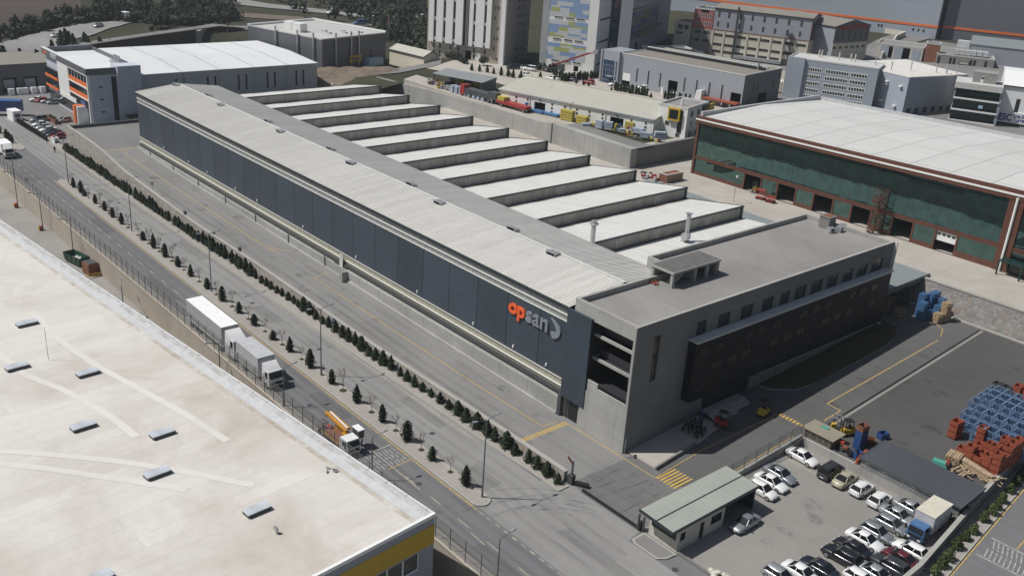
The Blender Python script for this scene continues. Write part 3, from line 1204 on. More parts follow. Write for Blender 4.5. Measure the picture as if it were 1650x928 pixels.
rt_ = random.Random(31)
g = MB()
for k in range(9):      # arcs swinging from the road through the gate
    cx, cy, r = -9.5 + rt_.uniform(-1.2, 1.5), 21.5 + rt_.uniform(-1.5, 2), rt_.uniform(7, 11)
    a0, a1 = R(rt_.uniform(-85, -65)), R(rt_.uniform(-25, 10))
    if k % 2: cx, a0, a1 = cx - 9, R(rt_.uniform(-115, -95)), R(rt_.uniform(-170, -150))
    for dr in (0, 1.75):
        pts = [(cx + (r + dr) * math.cos(a0 + (a1 - a0) * i / 14), cy + (r + dr) * math.sin(a0 + (a1 - a0) * i / 14)) for i in range(15)]
        pts = [p for p in pts if 11 < p[1] < 28]
        if len(pts) > 3: ribbon(g, pts, .28, .012 + .0006 * k)
struct(g, 'tyre_marks', 'tyre_rubber')
g = MB()
for k in range(7):      # tracks running through the gate into the yard lane
    x = -3.2 - 1.1 * k + rt_.uniform(-.3, .3)
    for dx in (0, 1.6):
        pts = [(x + dx + (.9 * math.sin(i * .22 + k)), 10.4 - 1.1 * i) for i in range(8)]
        ribbon(g, pts, .26, .014 + .0006 * k)
struct(g, 'yard_tyre_marks', 'tyre_rubber')
g = MB()
for y0 in (14.9, 16.7, 17.9, 19.4, 23.4, 24.9, 26.0, 27.5):
    pts = [(-14 + 6 * i, y0 + .18 * math.sin(i * .5 + y0)) for i in range(44)]
    ribbon(g, pts, .62, .011)
struct(g, 'wheel_tracks', 'wheel_track')
g = MB()
for y0, x0, x1 in ((3.0, 12, 150), (6.6, 8, 152), (8.4, 8, 150)):
    n_ = int((x1 - x0) / 6)
    pts = [(x0 + 6 * i, y0 + .3 * math.sin(i * .4 + y0)) for i in range(n_)]
    for dy in (0, 1.7): ribbon(g, [(x, y + dy) for x, y in pts], .5, .0145, lambda x, y: drive_z(x))
struct(g, 'drive_wheel_tracks', 'wheel_track')
g = MB()
for k in range(34):
    if k < 12: x, y, zz = rt_.uniform(-31, -12.5), rt_.uniform(-18.5, 4), .0095
    elif k < 24:
        x, y = rt_.uniform(10, 150), rt_.uniform(1.5, 9.5)
        zz = None
    else:
        x, y = rt_.uniform(-30, -7), rt_.uniform(-62, -22)
        zz = -1
    r = rt_.uniform(.3, 1.1)
    P = []
    for i in range(12):
        a = 2 * math.pi * i / 12
        q = r * rt_.uniform(.6, 1.2)
        px, py = x + q * math.cos(a) * 1.5, y + q * math.sin(a)
        P.append((px, py, zz if zz and zz > 0 else (drive_z(px) + .0155 if zz is None else yard_z(px, py) + .016)))
    g.face(P)
struct(g, 'oil_stains', 'oil_stain')
# repaired patches in the asphalt
rp = random.Random(12)
for (x, y, w_, h_, m_) in ((60, 17.6, 7, 2.2, 'patch_light'), (92, 15.6, 11, 1.6, 'patch_light'), (22, 15.2, 9, 1.5, 'patch_light'), (30, 24.1, 8, 1.7, 'patch_dark'), (78, 26.8, 12, 1.5, 'patch_dark'), (112, 24.2, 9, 1.6, 'patch_dark'), (6, 18.4, 5, 2.5, 'patch_light'), (-12, 17.5, 10, 1.6, 'patch_light'), (130, 17.0, 9, 2, 'patch_light'), (-8, 26.6, 9, 1.4, 'patch_dark')):
    g = MB()
    g.face([(x - w_ / 2, y - h_ / 2, .0075), (x + w_ / 2, y - h_ / 2 + rp.uniform(-.2, .2), .0075), (x + w_ / 2 + rp.uniform(-.3, .3), y + h_ / 2, .0075), (x - w_ / 2, y + h_ / 2, .0075)])
    struct(g, 'asphalt_patch', m_)
for (x, y, w_, h_) in ((96, 7.5, 8, 2), (70, 3.2, 6, 1.6), (44, 7.0, 10, 1.8), (28, 3.0, 6, 2), (120, 8.4, 7, 1.5)):
    g = MB()
    g.face([(a, b, drive_z(a) + .0125) for a, b in ((x - w_ / 2, y - h_ / 2), (x + w_ / 2, y - h_ / 2 + .15), (x + w_ / 2 + .2, y + h_ / 2), (x - w_ / 2, y + h_ / 2))])
    struct(g, 'asphalt_patch', 'patch_light')
for x, y in ((17, 17.3), (45, 17), (9, 25), (65, 17.4), (96, 17), (124, 16.8), (31.5, 26.2), (-18.5, 12.6)):
    g = MB()
    g.tube((x, y, .0), (x, y, .026), .36, .36, 12)
    tag(g.build('manhole_cover', 'steel_dark'), 'small round iron manhole cover set flush in the grey asphalt road', 'manhole cover', 'manhole covers in the road')

# earth bank behind the sawtooth roofs
g = MB()
gx, gy = 12, 7
for i in range(gx + 1):
    for j in range(gy + 1):
        x, y = 176 + i * 3.2, -91 + j * 3.2 + i * .5
        u, v = i / gx, j / gy
        g.v.append((x, y, hz(x, y) + (3.4 * math.sin(math.pi * min(1, max(0, u * 1.05))) * math.sin(math.pi * v) ** .7 if 0 < v < 1 else -.5) + random.uniform(-.3, .4)))
for i in range(gx):
    for j in range(gy):
        n = i * (gy + 1) + j
        g.f.append((n, n + gy + 1, n + gy + 2, n + 1))
        g.m.append(0)
tag(g.build('earth_bank', 'dirt_bank', None, 60), kind='structure')
# ------------------------------------------------------------------ the long production hall
X0, X1 = 11.9, 155.3
hall = thing('factory_hall', 'very long low factory hall with dark slate cladding, pale ribbed roof and sawtooth roofs behind', 'factory')
g = MB()
wall(g, 'X', X0, X1, -.2, 15.0, -.12, [], 1)
g.box(X0, X1, -19.3, -.3, -.5, 14.85, 0, 'tf')
g.prism([(X1, -.12), (X1, -19.3), (X1 - .3, -19.3), (X1 - .3, -.12)], 14.8, [14.95, 14.95, 14.95, 14.95], 0)
g.face([(X1, -.12, 14.9), (X1, -9.66, 16.2), (X1, -19.3, 14.9)], 0)
g.box(16, X1, -57, -19.3, 0, 12.2, 1)
g.build('wall', ['facade_dark', 'saw_face'], hall)
# dark panels with open joints
g = MB()
js = [X0] + [17.29 + 6.55 * k for k in range(21)] + [X1]
for i in range(len(js) - 1):
    if js[i + 1] - js[i] > .3:
        g.box(js[i] + .045, js[i + 1] - .045, -.1, .06, 4.72, 12.74)
g.build('cladding', 'facade_dark', hall)
# upper band of translucent glazing with its white rail
g = MB()
g.box(X0, X1, -.1, .0, 12.8, 14.55, 0)
for k in range(88):
    x = X0 + .4 + k * 1.6375
    g.box(x - .04, x + .04, 0, .05, 12.8, 14.55, 1)
g.build('upper_glazing_band', ['rail_panel', 'trim_light'], hall)
g = MB()
g.box(X0, X1, .0, .17, 13.6, 13.78)
g.box(X0, X1, .0, .12, 12.74, 12.86)
g.build('upper_rail', 'rail_white', hall)
g = MB()
g.box(X0, X1 + .1, .0, .45, 14.62, 15.02, 0)
g.box(X0, X1 + .1, .02, .3, 14.5, 14.62, 0)
g.build('gutter', 'gutter_dark', hall)
g = MB()
g.box(X0, X1, -.1, .02, 3.1, 4.7, 0)
for k in range(88):
    x = X0 + .4 + k * 1.6375
    g.box(x - .03, x + .03, .02, .06, 3.1, 4.7, 1)
g.build('lower_band', ['beige_sheet', 'trim_light'], hall)
g = MB()
g.box(X0, X1, .02, .22, 3.6, 3.72)
g.box(X0, X1, .02, .18, 4.62, 4.72)
g.build('lower_rail', 'rail_white', hall)
g = MB()
g.box(X0, X1, -.05, .34, 2.62, 2.98)
g.build('painted_shadow_gap', 'steel_dark', hall)  # solid dark strip that paints in the shadow gap above the plinth
g = MB()
pl = list(range(12, 157, 6))
for i in range(len(pl) - 1):
    a, b = pl[i], min(pl[i + 1], 155.3)
    if 64 < a + 3 < 69:
        continue
    g.prism([(a + .02, -.1), (b - .02, -.1), (b - .02, .78), (a + .02, .78)], -.3, [2.3 + drive_z(a) * .1] * 4)
g.prism([(12, .78), (155.3, .78), (155.3, 1.15), (12, 1.15)], -.3, [drive_z(12) + .16, drive_z(155) + .16, drive_z(155) + .16, drive_z(12) + .16])
g.build('plinth', 'concrete_wall', hall)
for k in range(14):
    x = 71 + 12.8 * k
    if x > 154: continue
    g = MB()
    g.box(x - .1, x + .1, .78, .92, drive_z(x), 2.9)
    g.build('pillar', 'pole_grey', hall)
# real ribs on the two roof slopes
g = MB()
nr = 286
prof = []
for k in range(nr):
    a = X0 + (X1 - X0) * k / nr
    w = (X1 - X0) / nr
    prof += [(a, 0), (a + w * .52, 0), (a + w * .64, .075), (a + w * .88, .075)]
prof.append((X1, 0))
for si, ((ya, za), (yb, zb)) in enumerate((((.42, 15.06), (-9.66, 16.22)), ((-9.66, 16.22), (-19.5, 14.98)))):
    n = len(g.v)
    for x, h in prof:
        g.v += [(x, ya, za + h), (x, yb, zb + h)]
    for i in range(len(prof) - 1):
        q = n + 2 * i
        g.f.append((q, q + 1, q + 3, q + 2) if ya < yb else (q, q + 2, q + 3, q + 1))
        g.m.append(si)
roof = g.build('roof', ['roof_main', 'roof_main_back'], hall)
g = MB()
g.beam((X0, -9.66, 16.3), (X1, -9.66, 16.3), .55, .06)
g.build('ridge_cap', 'trim_light', roof)
g = MB()
g.face([(X0, -9.66 - 9.84, 14.9), (X1, -9.66 - 9.84, 14.9), (X1, -19.9, 13.2), (X0, -19.9, 13.2)])
g.build('back_flashing', 'gutter_dark', hall)
vx = [154, 140.5, 130.6, 112.6, 104.1, 88, 78.1, 62.1, 51.7, 35.8, 25.0]
vp = None
for i, x in enumerate(vx):
    if vp is None:
        g = MB()
        # a flap hinged at the ridge side, open and dark towards the eaves
        g.prism([(-.85, -.7), (.85, -.7), (.85, .5), (-.85, .5)], -.05, [.08, .08, .10, .10], 1)
        g.obox((0, -.05, .40), (1.8, 1.35, .05), 0, 0, 0, R(9))
        for s_ in (-1, 1):
            g.prism([(s_ * .84, -.68), (s_ * .78, -.68), (s_ * .78, .5), (s_ * .84, .5)], 0, [.28, .28, .44, .44], 0)
        g.box(-.8, .8, -.68, -.62, 0, .3, 0)
        vp = g.build('roof_vent', ['galvanised', 'black'], roof)
        o = vp
    else:
        o = vp.copy()
        COL.objects.link(o)
        o.parent = roof
    sgn = 1 if i % 2 == 0 else -1
    o.location = (x, -9.66 + .9 * sgn, 16.12)
    o.rotation_euler = (R(-6 * sgn), 0, R(random.uniform(-8, 8)))
# sawtooth roofs
YS0, YS1 = -19.6, -57.0
sx_ = [28.2 + 12.62 * k for k in range(10)]
winp = None
for k, x in enumerate(sx_):
    zt, zb = 14.76, 12.66
    xn = x + 12.62
    g = MB()
    # near-vertical cladding face
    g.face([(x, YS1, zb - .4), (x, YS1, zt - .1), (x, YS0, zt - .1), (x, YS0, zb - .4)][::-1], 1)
    # roof slope falling away to the foot of the next tooth, with slight waves in the sheets
    n = 24
    for i in range(n):
        ya, yb = YS0 + (YS1 - YS0) * i / n, YS0 + (YS1 - YS0) * (i + 1) / n
        g.face([(x - .1, ya, zt), (xn, ya, zb + .04 * math.sin(i * 1.3 + k)), (xn, yb, zb + .04 * math.sin(i * 1.3 + 1.3 + k)), (x - .1, yb, zt)], 0)
    # end wall
    g.face([(x, YS1, zb - .6), (xn, YS1, zb - .6), (xn, YS1, zb), (x, YS1, zt - .05)], 2)
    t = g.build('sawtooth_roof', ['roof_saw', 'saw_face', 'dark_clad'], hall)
    g = MB()
    g.box(x - .22, x + .05, YS1 - .1, YS0, zt - .2, zt + .04, 0)
    g.box(x - .13, x - .002, YS1 - .08, YS1 + .55, zb - .3, zt - .2, 0)
    g.beam((x - .1, YS1, zt - .05), (xn, YS1, zb), .22, .22, 0)
    g.box(x - .34, x - .02, YS1, YS0, zb - .16, zb + .05, 0)
    g.build('trim', 'gutter_dark', t)
    g = MB()
    g.face([(xn - 1.5, YS0, zb + .31), (xn - .02, YS0, zb + .065), (xn - .02, YS1, zb + .065), (xn - 1.5, YS1, zb + .31)])
    g.v = [(a_, b_, zt + (zb - zt) * (a_ - x + .1) / 12.72 + .055) for a_, b_, c_ in g.v]
    g.build('valley_dirt', 'roof_dirt', t)
    for yy in (-24.5, -36.0, -48.5):
        if winp is None:
            m = MB()
            for a in (-.62, .1):
                m.box(-.07, .0, a, a + .52, 0, 1.5, 0)
                m.box(-.075, -.0705, a + .1, a + .42, .1, 1.4, 1)
            winp = m.build('clerestory_window', ['trim_light', 'saw_face'], t)
            o = winp
        else:
            o = winp.copy()
            COL.objects.link(o)
            o.parent = t
        o.location = (x - .005, yy + random.uniform(-1.5, 1.5), zb + .2)
g = MB()
g.face([(15.9, -18, 13.55), (28.2, -18, 12.62), (28.2, YS1, 12.62), (15.9, YS1, 13.55)])
g.face([(15.9, YS1, 11), (28.2, YS1, 11), (28.2, YS1, 12.62), (15.9, YS1, 13.55)])
g.build('end_roof', 'roof_saw', hall)
for (x, y, z0, z1, kind) in ((28.0, -19.75, 14.2, 18.1, 0), (24.6, -37.7, 12.8, 17.3, 1)):
    g = MB()
    g.tube((x, y, z0), (x, y, z1), .36, .36, 14)
    if kind == 0:
        g.tube((x, y, z1 - .55), (x, y, z1 - .2), .36, .75, 14)
        g.tube((x, y, z1 - .2), (x, y, z1 - .1), .75, .5, 14)
        g.tube((x, y, z1), (x, y, z1 + .3), .42, .42, 14)
    else:
        g.obox((x - .35, y + .55, z0 + 1.15), (1.1, 1.2, .9), .2)
        g.tube((x, y, z1 + .25), (x, y, z1 + .32), .62, .1, 14)
        for a in range(3):
            g.tube((x + .3 * math.cos(a * 2.1), y + .3 * math.sin(a * 2.1), z1 - .1), (x + .3 * math.cos(a * 2.1), y + .3 * math.sin(a * 2.1), z1 + .3), .02)
        g.box(x - .6, x + .6, y - .6, y + .6, z0 - .1, z0 + .18)
    g.build('flue', 'galvanised', hall, 40)
# raised sign letters
text('letters_orange', 'op', 2.62, 'logo_orange', hall, (23.45, .16, 9.47), (R(90), 0, R(180)), .14, .085, fit=(3.35, 2.12))
text('letters_grey', 'san', 2.62, 'logo_grey', hall, (19.9, .16, 10.03), (R(90), 0, R(180)), .14, .045, fit=(4.3, 1.6))
g = MB()
ou = [(15.15, 12.35), (14.2, 12.0), (13.45, 11.55), (13.18, 11.1), (13.25, 10.55), (13.6, 10.05), (14.1, 9.72), (14.62, 9.66), (15.02, 10.4)]
inn = [(14.35, 10.55), (13.95, 10.85), (13.95, 11.05), (14.05, 11.25), (14.5, 11.75)]
poly = ou + inn
for z_, in ((0,),):
    n = len(g.v)
    for x, z in poly: g.v.append((x, .28, z))
    for x, z in poly: g.v.append((x, .06, z))
    k = len(poly)
    quads = [(0, 1, 13), (1, 2, 12, 13), (2, 3, 11, 12), (3, 4, 10, 11), (4, 5, 9, 10), (5, 6, 7, 8), (5, 8, 9)]
    for q in quads:
        g.f.append(q)
        g.m.append(0)
    for i in range(k):
        j = (i + 1) % k
        g.f.append((i, i + k, j + k, j))
        g.m.append(0)
g.build('emblem', 'logo_grey', hall)
g = MB()
g.box(0, .22, .06, .2, 0, .42)
lp = g.build('wall_lamp', 'trim_white', hall)
lp.location = (15.3, 0, 5.2)
for x in (22, 30.8, 44.6, 62, 79.5, 97, 106, 119, 128, 141):
    o = lp.copy(); COL.objects.link(o); o.parent = hall; o.location = (x, 0, 5.15)
g = MB()
g.box(64.6, 68.4, -.1, .5, .6, 2.6, 1)
g.box(65.6, 66.6, .5, .56, .7, 4.6, 0)
g.build('stair_door', ['trim_light', 'interior'], hall)
g = MB()
for k in range(7):
    g.box(63.6 + .28 * k, 63.9 + .28 * k, .8, 1.9, .5, 2.4 - .25 * k)
g.beam((63.6, 1.9, 3.3), (65.6, 1.9, 1.6), .05, .05)
g.build('outside_stair', 'concrete_wall', hall)

# ------------------------------------------------------------------ office block at the near end
off = thing('office_block', 'bare concrete office block with flat roof and dark glazed box on its shaded front', 'office block')
ZT, ZD = 16.93, 16.2
g = MB()
wn_ = [(-12.3, -10.4), (-17.1, -14.6), (-21.9, -19.3), (-26.4, -23.9), (-30.2, -28.0), (-34.2, -31.4), (-38.2, -35.4), (-42.2, -39.4), (-46.2, -43.4), (-50.2, -47.4), (-54.6, -51.4)]
holes = [(a, b, 12.95, 14.9) for a, b in wn_] + [(-3.55, -2.45, 8.9, 15.0), (-57 + 21.3, -57 + 33, .9 + .2, 4.2)]
holes[-1] = (-24.0, -13.8, .9, 4.3)
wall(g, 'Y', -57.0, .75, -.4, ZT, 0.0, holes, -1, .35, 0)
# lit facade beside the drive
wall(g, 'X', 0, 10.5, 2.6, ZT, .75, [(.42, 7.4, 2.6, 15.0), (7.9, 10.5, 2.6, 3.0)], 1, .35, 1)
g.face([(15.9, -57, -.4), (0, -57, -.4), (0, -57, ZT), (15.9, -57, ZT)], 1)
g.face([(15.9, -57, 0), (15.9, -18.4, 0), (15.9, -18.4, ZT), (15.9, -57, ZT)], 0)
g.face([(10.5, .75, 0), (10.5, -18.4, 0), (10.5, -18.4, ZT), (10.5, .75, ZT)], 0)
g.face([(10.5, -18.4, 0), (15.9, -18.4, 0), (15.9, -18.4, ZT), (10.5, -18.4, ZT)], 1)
g.build('wall', ['concrete_side_shade', 'concrete_wall'], off)
# roof deck and parapet
outer = [(0, .75), (10.5, .75), (10.5, -18.4), (15.9, -18.4), (15.9, -57), (0, -57)]
inner = [(.4, .35), (10.1, .35), (10.1, -18.8), (15.5, -18.8), (15.5, -56.6), (.4, -56.6)]
g = MB()
g.face([(x, y, ZD) for x, y in inner][::-1])
rf = g.build('roof', 'concrete_deck', off)
g = MB()
for i in range(6):
    j = (i + 1) % 6
    (a, b), (c, d), (e, f), (h, k) = outer[i], outer[j], inner[j], inner[i]
    g.face([(a, b, ZT), (c, d, ZT), (e, f, ZT), (h, k, ZT)][::-1])
    g.face([(h, k, ZD), (e, f, ZD), (e, f, ZT), (h, k, ZT)][::-1])
g.build('parapet', 'concrete_wall', rf)
# open concrete stair house on the roof
g = MB()
hx0, hx1, hy0, hy1, hz1 = 7.2, 10.9, -13.5, -23.1, 18.45
g.box(hx0 - .15, hx1 + .15, hy1 - .15, hy0 + .15, hz1 - .32, hz1 - .02)
for x, y in ((hx0 + .2, hy0 - .2), (hx1 - .2, hy0 - .2), (hx0 + .2, hy1 + .2), (hx1 - .2, hy1 + .2), (hx0 + .2, -18.2), (hx0 + .2, -20.7)):
    g.box(x - .2, x + .2, y - .22, y + .22, ZD, hz1 - .32)
g.box(hx1 - .2, hx1, hy1, hy0, ZD, hz1 - .32)
g.box(hx0, hx1, hy1, hy1 + .18, ZD, hz1 - .32)
g.box(hx0 + .1, hx1, -18.3, -18.12, ZD, hz1 - .32)
for k in range(6):
    g.box(hx0 + .7, hx0 + 1.9, -14.6 - .32 * k, -14.95 - .32 * k, ZD + .22 * k, ZD + .22 * k + .2)
sh = g.build('stair_house', 'concrete_wall', off)
g = MB()
g.box(hx0, hx1, hy1, hy0, hz1 - .03, hz1 + .02)
g.build('roof', 'hut_roof', sh)
# recess with gallery slabs, dark panel, low wall and door beside the drive
g = MB()
g.box(.4, 7.5, -5, -4.85, 2.6, 15, 0)
g.box(7.4, 7.5, -5, .7, 2.6, 15, 0)
g.box(.3, .4, -5, .4, 2.6, 15, 0)
for z in (13.2, 10.05):
    g.box(.4, 7.4, -5, -.15, z - .36, z - .1, 0)
    g.box(.4, 7.4, -.15, .1, z - .36, z, 1)
    g.box(7.1, 7.4, -4.8, -.15, z - .36, z, 1)
    g.box(.4, 7.1, -.9, -.86, z, z + .9, 0)
g.box(.4, 7.4, -5, .1, 6.3, 6.6, 0)
g.box(.4, 3.4, -2.4, -2.3, 6.7, 13, 0)
g.build('gallery', ['gallery_shade', 'concrete_wall'], off)
g = MB()
g.box(7.15, 11.35, .78, 1.12, 3.05, 15.3)
g.build('side_panel', 'facade_dark', off)
g = MB()
g.prism([(.35, .8), (6.9, .8), (6.9, 1.0), (.35, 1.0)], -.3, [6.6, 6.6, 6.6, 6.6])
g.box(6.9, 7.9, .8, 1.0, -.3, 5.6)
g.box(5.2, 6.9, .8, .98, 6.6, 7.25)
g.box(.0, .35, .75, 1.0, -.3, 16.9)
g.build('low_wall', 'concrete_wall', off)
g = MB()
g.box(7.9, 11.9, .3, .5, -.2, 3.1, 1)
g.box(8.6, 10.2, .5, .6, 0, 2.5, 0)
g.box(11.2, 11.8, .5, 1.1, -.1, 3.0, 2)
g.build('door', ['black', 'concrete_wall', 'steel_dark'], off)
# dark box of glass on the shaded front
g = MB()
g.box(-1.3, -.02, -55.6, -9.1, 4.5, 12.8, 0)
for k in range(15):
    y = -9.1 - 3.1 * k
    g.box(-1.33, -1.29, y - .04, y + .04, 4.5, 12.8, 1)
for z in (7.2, 9.9):
    g.box(-1.335, -1.29, -55.6, -9.1, z - .05, z + .05, 1)
bx = g.build('glazed_box', ['office_dark', 'black'], off)
for k in range(14):
    for z in (5.3, 8.0, 10.6):
        if (k + int(z)) % 4 == 0: continue
        window(bx, 'Y', -11.8 - 3.1 * k, z, 2.0, 1.2, -1.31, -1, 2, 1, 'black', 'black_glass')
g = MB()
g.box(-1.5, .0, -55.8, -9.0, 12.8, 12.98)
g.build('ledge', 'trim_light', bx)
for a, b in wn_:
    window(off, 'Y', a, 12.95, b - a, 1.95, .2, -1, 2, 1, 'dark_frame', 'dark_glass')
window(off, 'Y', -3.55, 8.9, 1.1, 6.1, .2, -1, 1, 4, 'dark_frame', 'dark_glass')
window(off, 'Y', -24, .9, 10.2, 3.4, .3, -1, 6, 1, 'dark_frame', 'dark_glass', name='entrance_glazing')
g = MB()
g.box(-.5, .0, -57.25, -57.0, 3, ZT + .02)
g.build('corner_fin', 'trim_light', off)
g = MB()
g.box(-.06, 0, -56.9, -26, 3.3, 3.42)
g.build('base_strip', 'light_blue', off)
# plant on the roof
v = thing('roof_ventilator_housing', 'pale box shaped concrete ventilation shaft standing at the rear edge of the office roof', 'ventilation shaft', (11.0, -55.6, ZD))
g = MB()
g.box(-.9, .9, -.95, .95, 0, 2.0, 0)
g.box(-.7, .7, -.75, .75, 2.0, 2.02, 1)
g.box(-1.0, 1.0, -1.05, 1.05, 1.85, 1.98, 0)
g.build('housing', ['concrete_side_shade', 'rust'], v)
for i, (dx, dy, lab) in enumerate(((-1.9, 1.5, 'first grey air conditioner unit nearest the left of the ventilation shaft'), (-2.3, -.2, 'grey air conditioner unit in front of the ventilation shaft'), (-1.9, -1.9, 'grey air conditioner unit right of the ventilation shaft'))):
    a = thing('air_conditioner', lab, 'air conditioner', (11 + dx, -55.4 + dy, ZD), -20 + 30 * i, 'air conditioner units on the office roof')
    g = MB(); g.box(-.45, .45, -.55, .55, .1, .85); g.build('casing', 'galvanised', a)
    g = MB(); g.tube((-.46, 0, .48), (-.47, 0, .48), .32, .32, 12); g.build('fan_grille', 'steel_dark', a)
a = thing('brick_pile', 'small heap of orange bricks by the roof stair house', 'brick pile', (9.6, -12.6, ZD))
for k in range(14):
    g = MB(); g.obox((random.uniform(-.6, .6), random.uniform(-.4, .4), .06 + .12 * (k % 3)), (.35, .18, .12), random.uniform(0, 3)); g.build('brick', 'bin_orange', a)
# canopy between the hall and the terrace
cn = thing('loading_canopy', 'flat grey sheet canopy roof between the office rear corner and the stone wall', 'canopy')
g = MB()
g.prism([(.3, -57.4), (60, -57.4), (60, -72.6), (.3, -72.2)], 8.25, [8.42] * 4)
g.prism([(60, -60), (63, -60), (63, -74), (60, -74)], 8.0, [8.2] * 4)
g.build('roof', 'grey_roof', cn)
g = MB()
g.box(.12, .32, -72.3, -57.4, 7.7, 8.48)
g.build('fascia', 'steel_dark', cn)
g = MB()
g.box(3, 7.2, -60.6, -58.4, 8.44, 8.5)
g.build('rooflight', 'canvas_grey', cn)
for y in (-58, -62.5, -67.2, -70):
    g = MB(); g.box(.5, .75, y - .12, y + .12, yard_z(0, y) - .1, 8.25); g.build('post', 'steel_dark', cn)
g = MB()
g.box(10.5, 10.7, -70.6, -57.4, 2.5, 8.2)
tag(g.build('back_wall', 'concrete_side_shade'), 'shaded concrete end wall at the back under the grey canopy', 'wall')
# ------------------------------------------------------------------ retaining walls and fences
g = MB()
wx = [-.3, 0.3, 8, 18, 29, 40, 47.5, 55, 65, 75, 87, 100, 118, 134, 145, 152, 160, 168.6]
wz = [1.3, 1.35, 1.35, 1.35, 1.3, 1.25, 1.4, 1.55, 1.8, 2.05, 2.1, 2.25, 3.0, 3.6, 4.9, 5.3, 5.5, 5.6]
for i in range(len(wx) - 1):
    a, b = wx[i], wx[i + 1]
    za, zb = wz[i], wz[i + 1]
    ya, yb = wall_y(a), wall_y(b)
    ta, tb = .06 * za + .1, .06 * zb + .1
    P = lambda x, y, z: (x, y, z)
    A = [(a, ya, -.2), (a, ya - ta, za), (a, ya - ta - .5, za), (a, ya - ta - .6, -.2)]
    B = [(b, yb, -.2), (b, yb - tb, zb), (b, yb - tb - .5, zb), (b, yb - tb - .6, -.2)]
    g.loft([A, B], 0, i in (0, len(wx) - 2))
sw = thing('stone_retaining_wall', 'long rough stone wall between the pavement hedge and the sloping drive, rising to the ramp', 'stone wall')
g.build('stonework', 'stone_wall', sw)
g = MB()
for i in range(len(wx) - 1):
    a, b = wx[i], wx[i + 1]
    za, zb = wz[i], wz[i + 1]
    ya, yb = wall_y(a) - .06 * za - .1, wall_y(b) - .06 * zb - .1
    g.loft([[(a, ya + .06, za + .003), (a, ya + .06, za + .09), (a, ya - .56, za + .09), (a, ya - .56, za + .003)],
            [(b, yb + .06, zb + .003), (b, yb + .06, zb + .09), (b, yb - .56, zb + .09), (b, yb - .56, zb + .003)]])
g.build('coping', 'kerb_concrete', sw)
w = thing('end_wall', 'dark topped low wall across the top of the drive ramp at its far end', 'wall')
g = MB()
g.box(168.02, 168.5, -5, 11.9, -.3, 5.35)
g.build('wall', 'concrete_side_shade', w)
g = MB()
g.box(167.9, 168.7, -5.1, 12.1, 5.35, 5.6)
g.build('coping', 'steel_dark', w)

w = thing('yard_retaining_wall', 'tan concrete retaining wall dropping from the road verge to the lower yard', 'retaining wall')
g = MB()
g.box(-60, 185, 29.36, 29.68, -4.2, .22)
g.build('wall', 'retaining_tan', w)
g = MB()
g.box(-60, 185, 29.3, 29.74, .22, .3)
g.build('coping', 'retaining_tan', w)
m, t_, b_ = nt('wire_mesh')
b_.inputs['Base Color'].default_value = (.22, .22, .215, 1)
b_.inputs['Roughness'].default_value = .6
b_.inputs['Alpha'].default_value = .30
MATS['wire_mesh'] = m


def fence(name, label, pts, h, step, zf, post='pole_grey', mesh=True, rails=2, lean=0.0):
    f = thing(name, label, 'fence')
    pm = MB()
    rm = MB()
    proto = None
    dist = 0
    for i in range(len(pts) - 1):
        a, b = Vector((*pts[i], 0)), Vector((*pts[i + 1], 0))
        L = (b - a).length
        n = max(1, round(L / step))
        d = (b - a).normalized()
        for k in range(n + (1 if i == len(pts) - 2 else 0)):
            p = a + d * (L * k / n)
            if proto is None:
                m = MB()
                m.tube((0, 0, 0), (0, 0, h), .05, .05, 6)
                proto = o = m.build('post', post, f)
            else:
                o = proto.copy()
                COL.objects.link(o)
                o.parent = f
            o.location = (p.x, p.y, zf(p.x, p.y))
        k = max(1, int(L / 8))
        for q in range(k):
            p, r = a + d * (L * q / k), a + d * (L * (q + 1) / k)
            z0, z1 = zf(p.x, p.y), zf(r.x, r.y)
            pm.face([(p.x, p.y, z0 + .05), (r.x, r.y, z1 + .05), (r.x, r.y, z1 + h - .05), (p.x, p.y, z0 + h - .05)])
            for s_ in range(rails):
                hh = h * (s_ + 1) / rails - .03
                rm.tube((p.x, p.y, z0 + hh), (r.x, r.y, z1 + hh), .025, .025, 4, 0, False)
    if mesh: pm.build('mesh_panel', 'wire_mesh', f)
    rm.build('rail', post, f)
    return f


fence('wire_fence', 'long wire mesh fence on grey posts along the top of the tan retaining wall', [(-58, 29.5), (183, 29.5)], 2.6, 2.5, lambda x, y: .3)
w = thing('car_park_wall', 'low concrete wall round the far corner of the car park, in front of the sheds', 'wall')
g = MB()
g.prism([(-11.7, -19.95), (-32.6, -19.95), (-32.6, -19.65), (-11.7, -19.65)], -.1, [1.2, 1.25, 1.25, 1.2])
g.prism([(-11.35, -19.95), (-11.7, -19.95), (-11.7, 1), (-11.35, 1)], -.1, [1.35, 1.35, .3, .3])
g.build('wall', 'concrete_wall', w)
fence('yard_fence', 'thin wire fence on the low wall between the car park and the yard lane', [(-11.52, -3.2), (-11.52, -19.8)], 1.7, 2.35, lambda x, y: lerp(-y, [-1, 20], [.3, 1.3]), rails=1)
w = thing('boundary_wall', 'dark topped brown wall between the yard, car park and the row of rounded shrubs', 'wall')
g = MB()
pw = [(-35.0, 10.2), (-34.45, -7.2), (-32.75, -21.3)]
for i in range(2):
    (a, b), (c, d) = pw[i], pw[i + 1]
    g.prism([(a, b), (c, d), (c + .38, d), (a + .38, b)], -.2, [1.5] * 4)
g.prism([(-32.75, -21.6), (-30.95, -40.7), (-29.9, -52), (-29.5, -52), (-30.55, -40.7), (-32.35, -21.6)], -.2, [1.9, 2.5, 3.2, 3.2, 2.5, 1.9])
g.build('wall', 'concrete_side_shade', w)
g = MB()
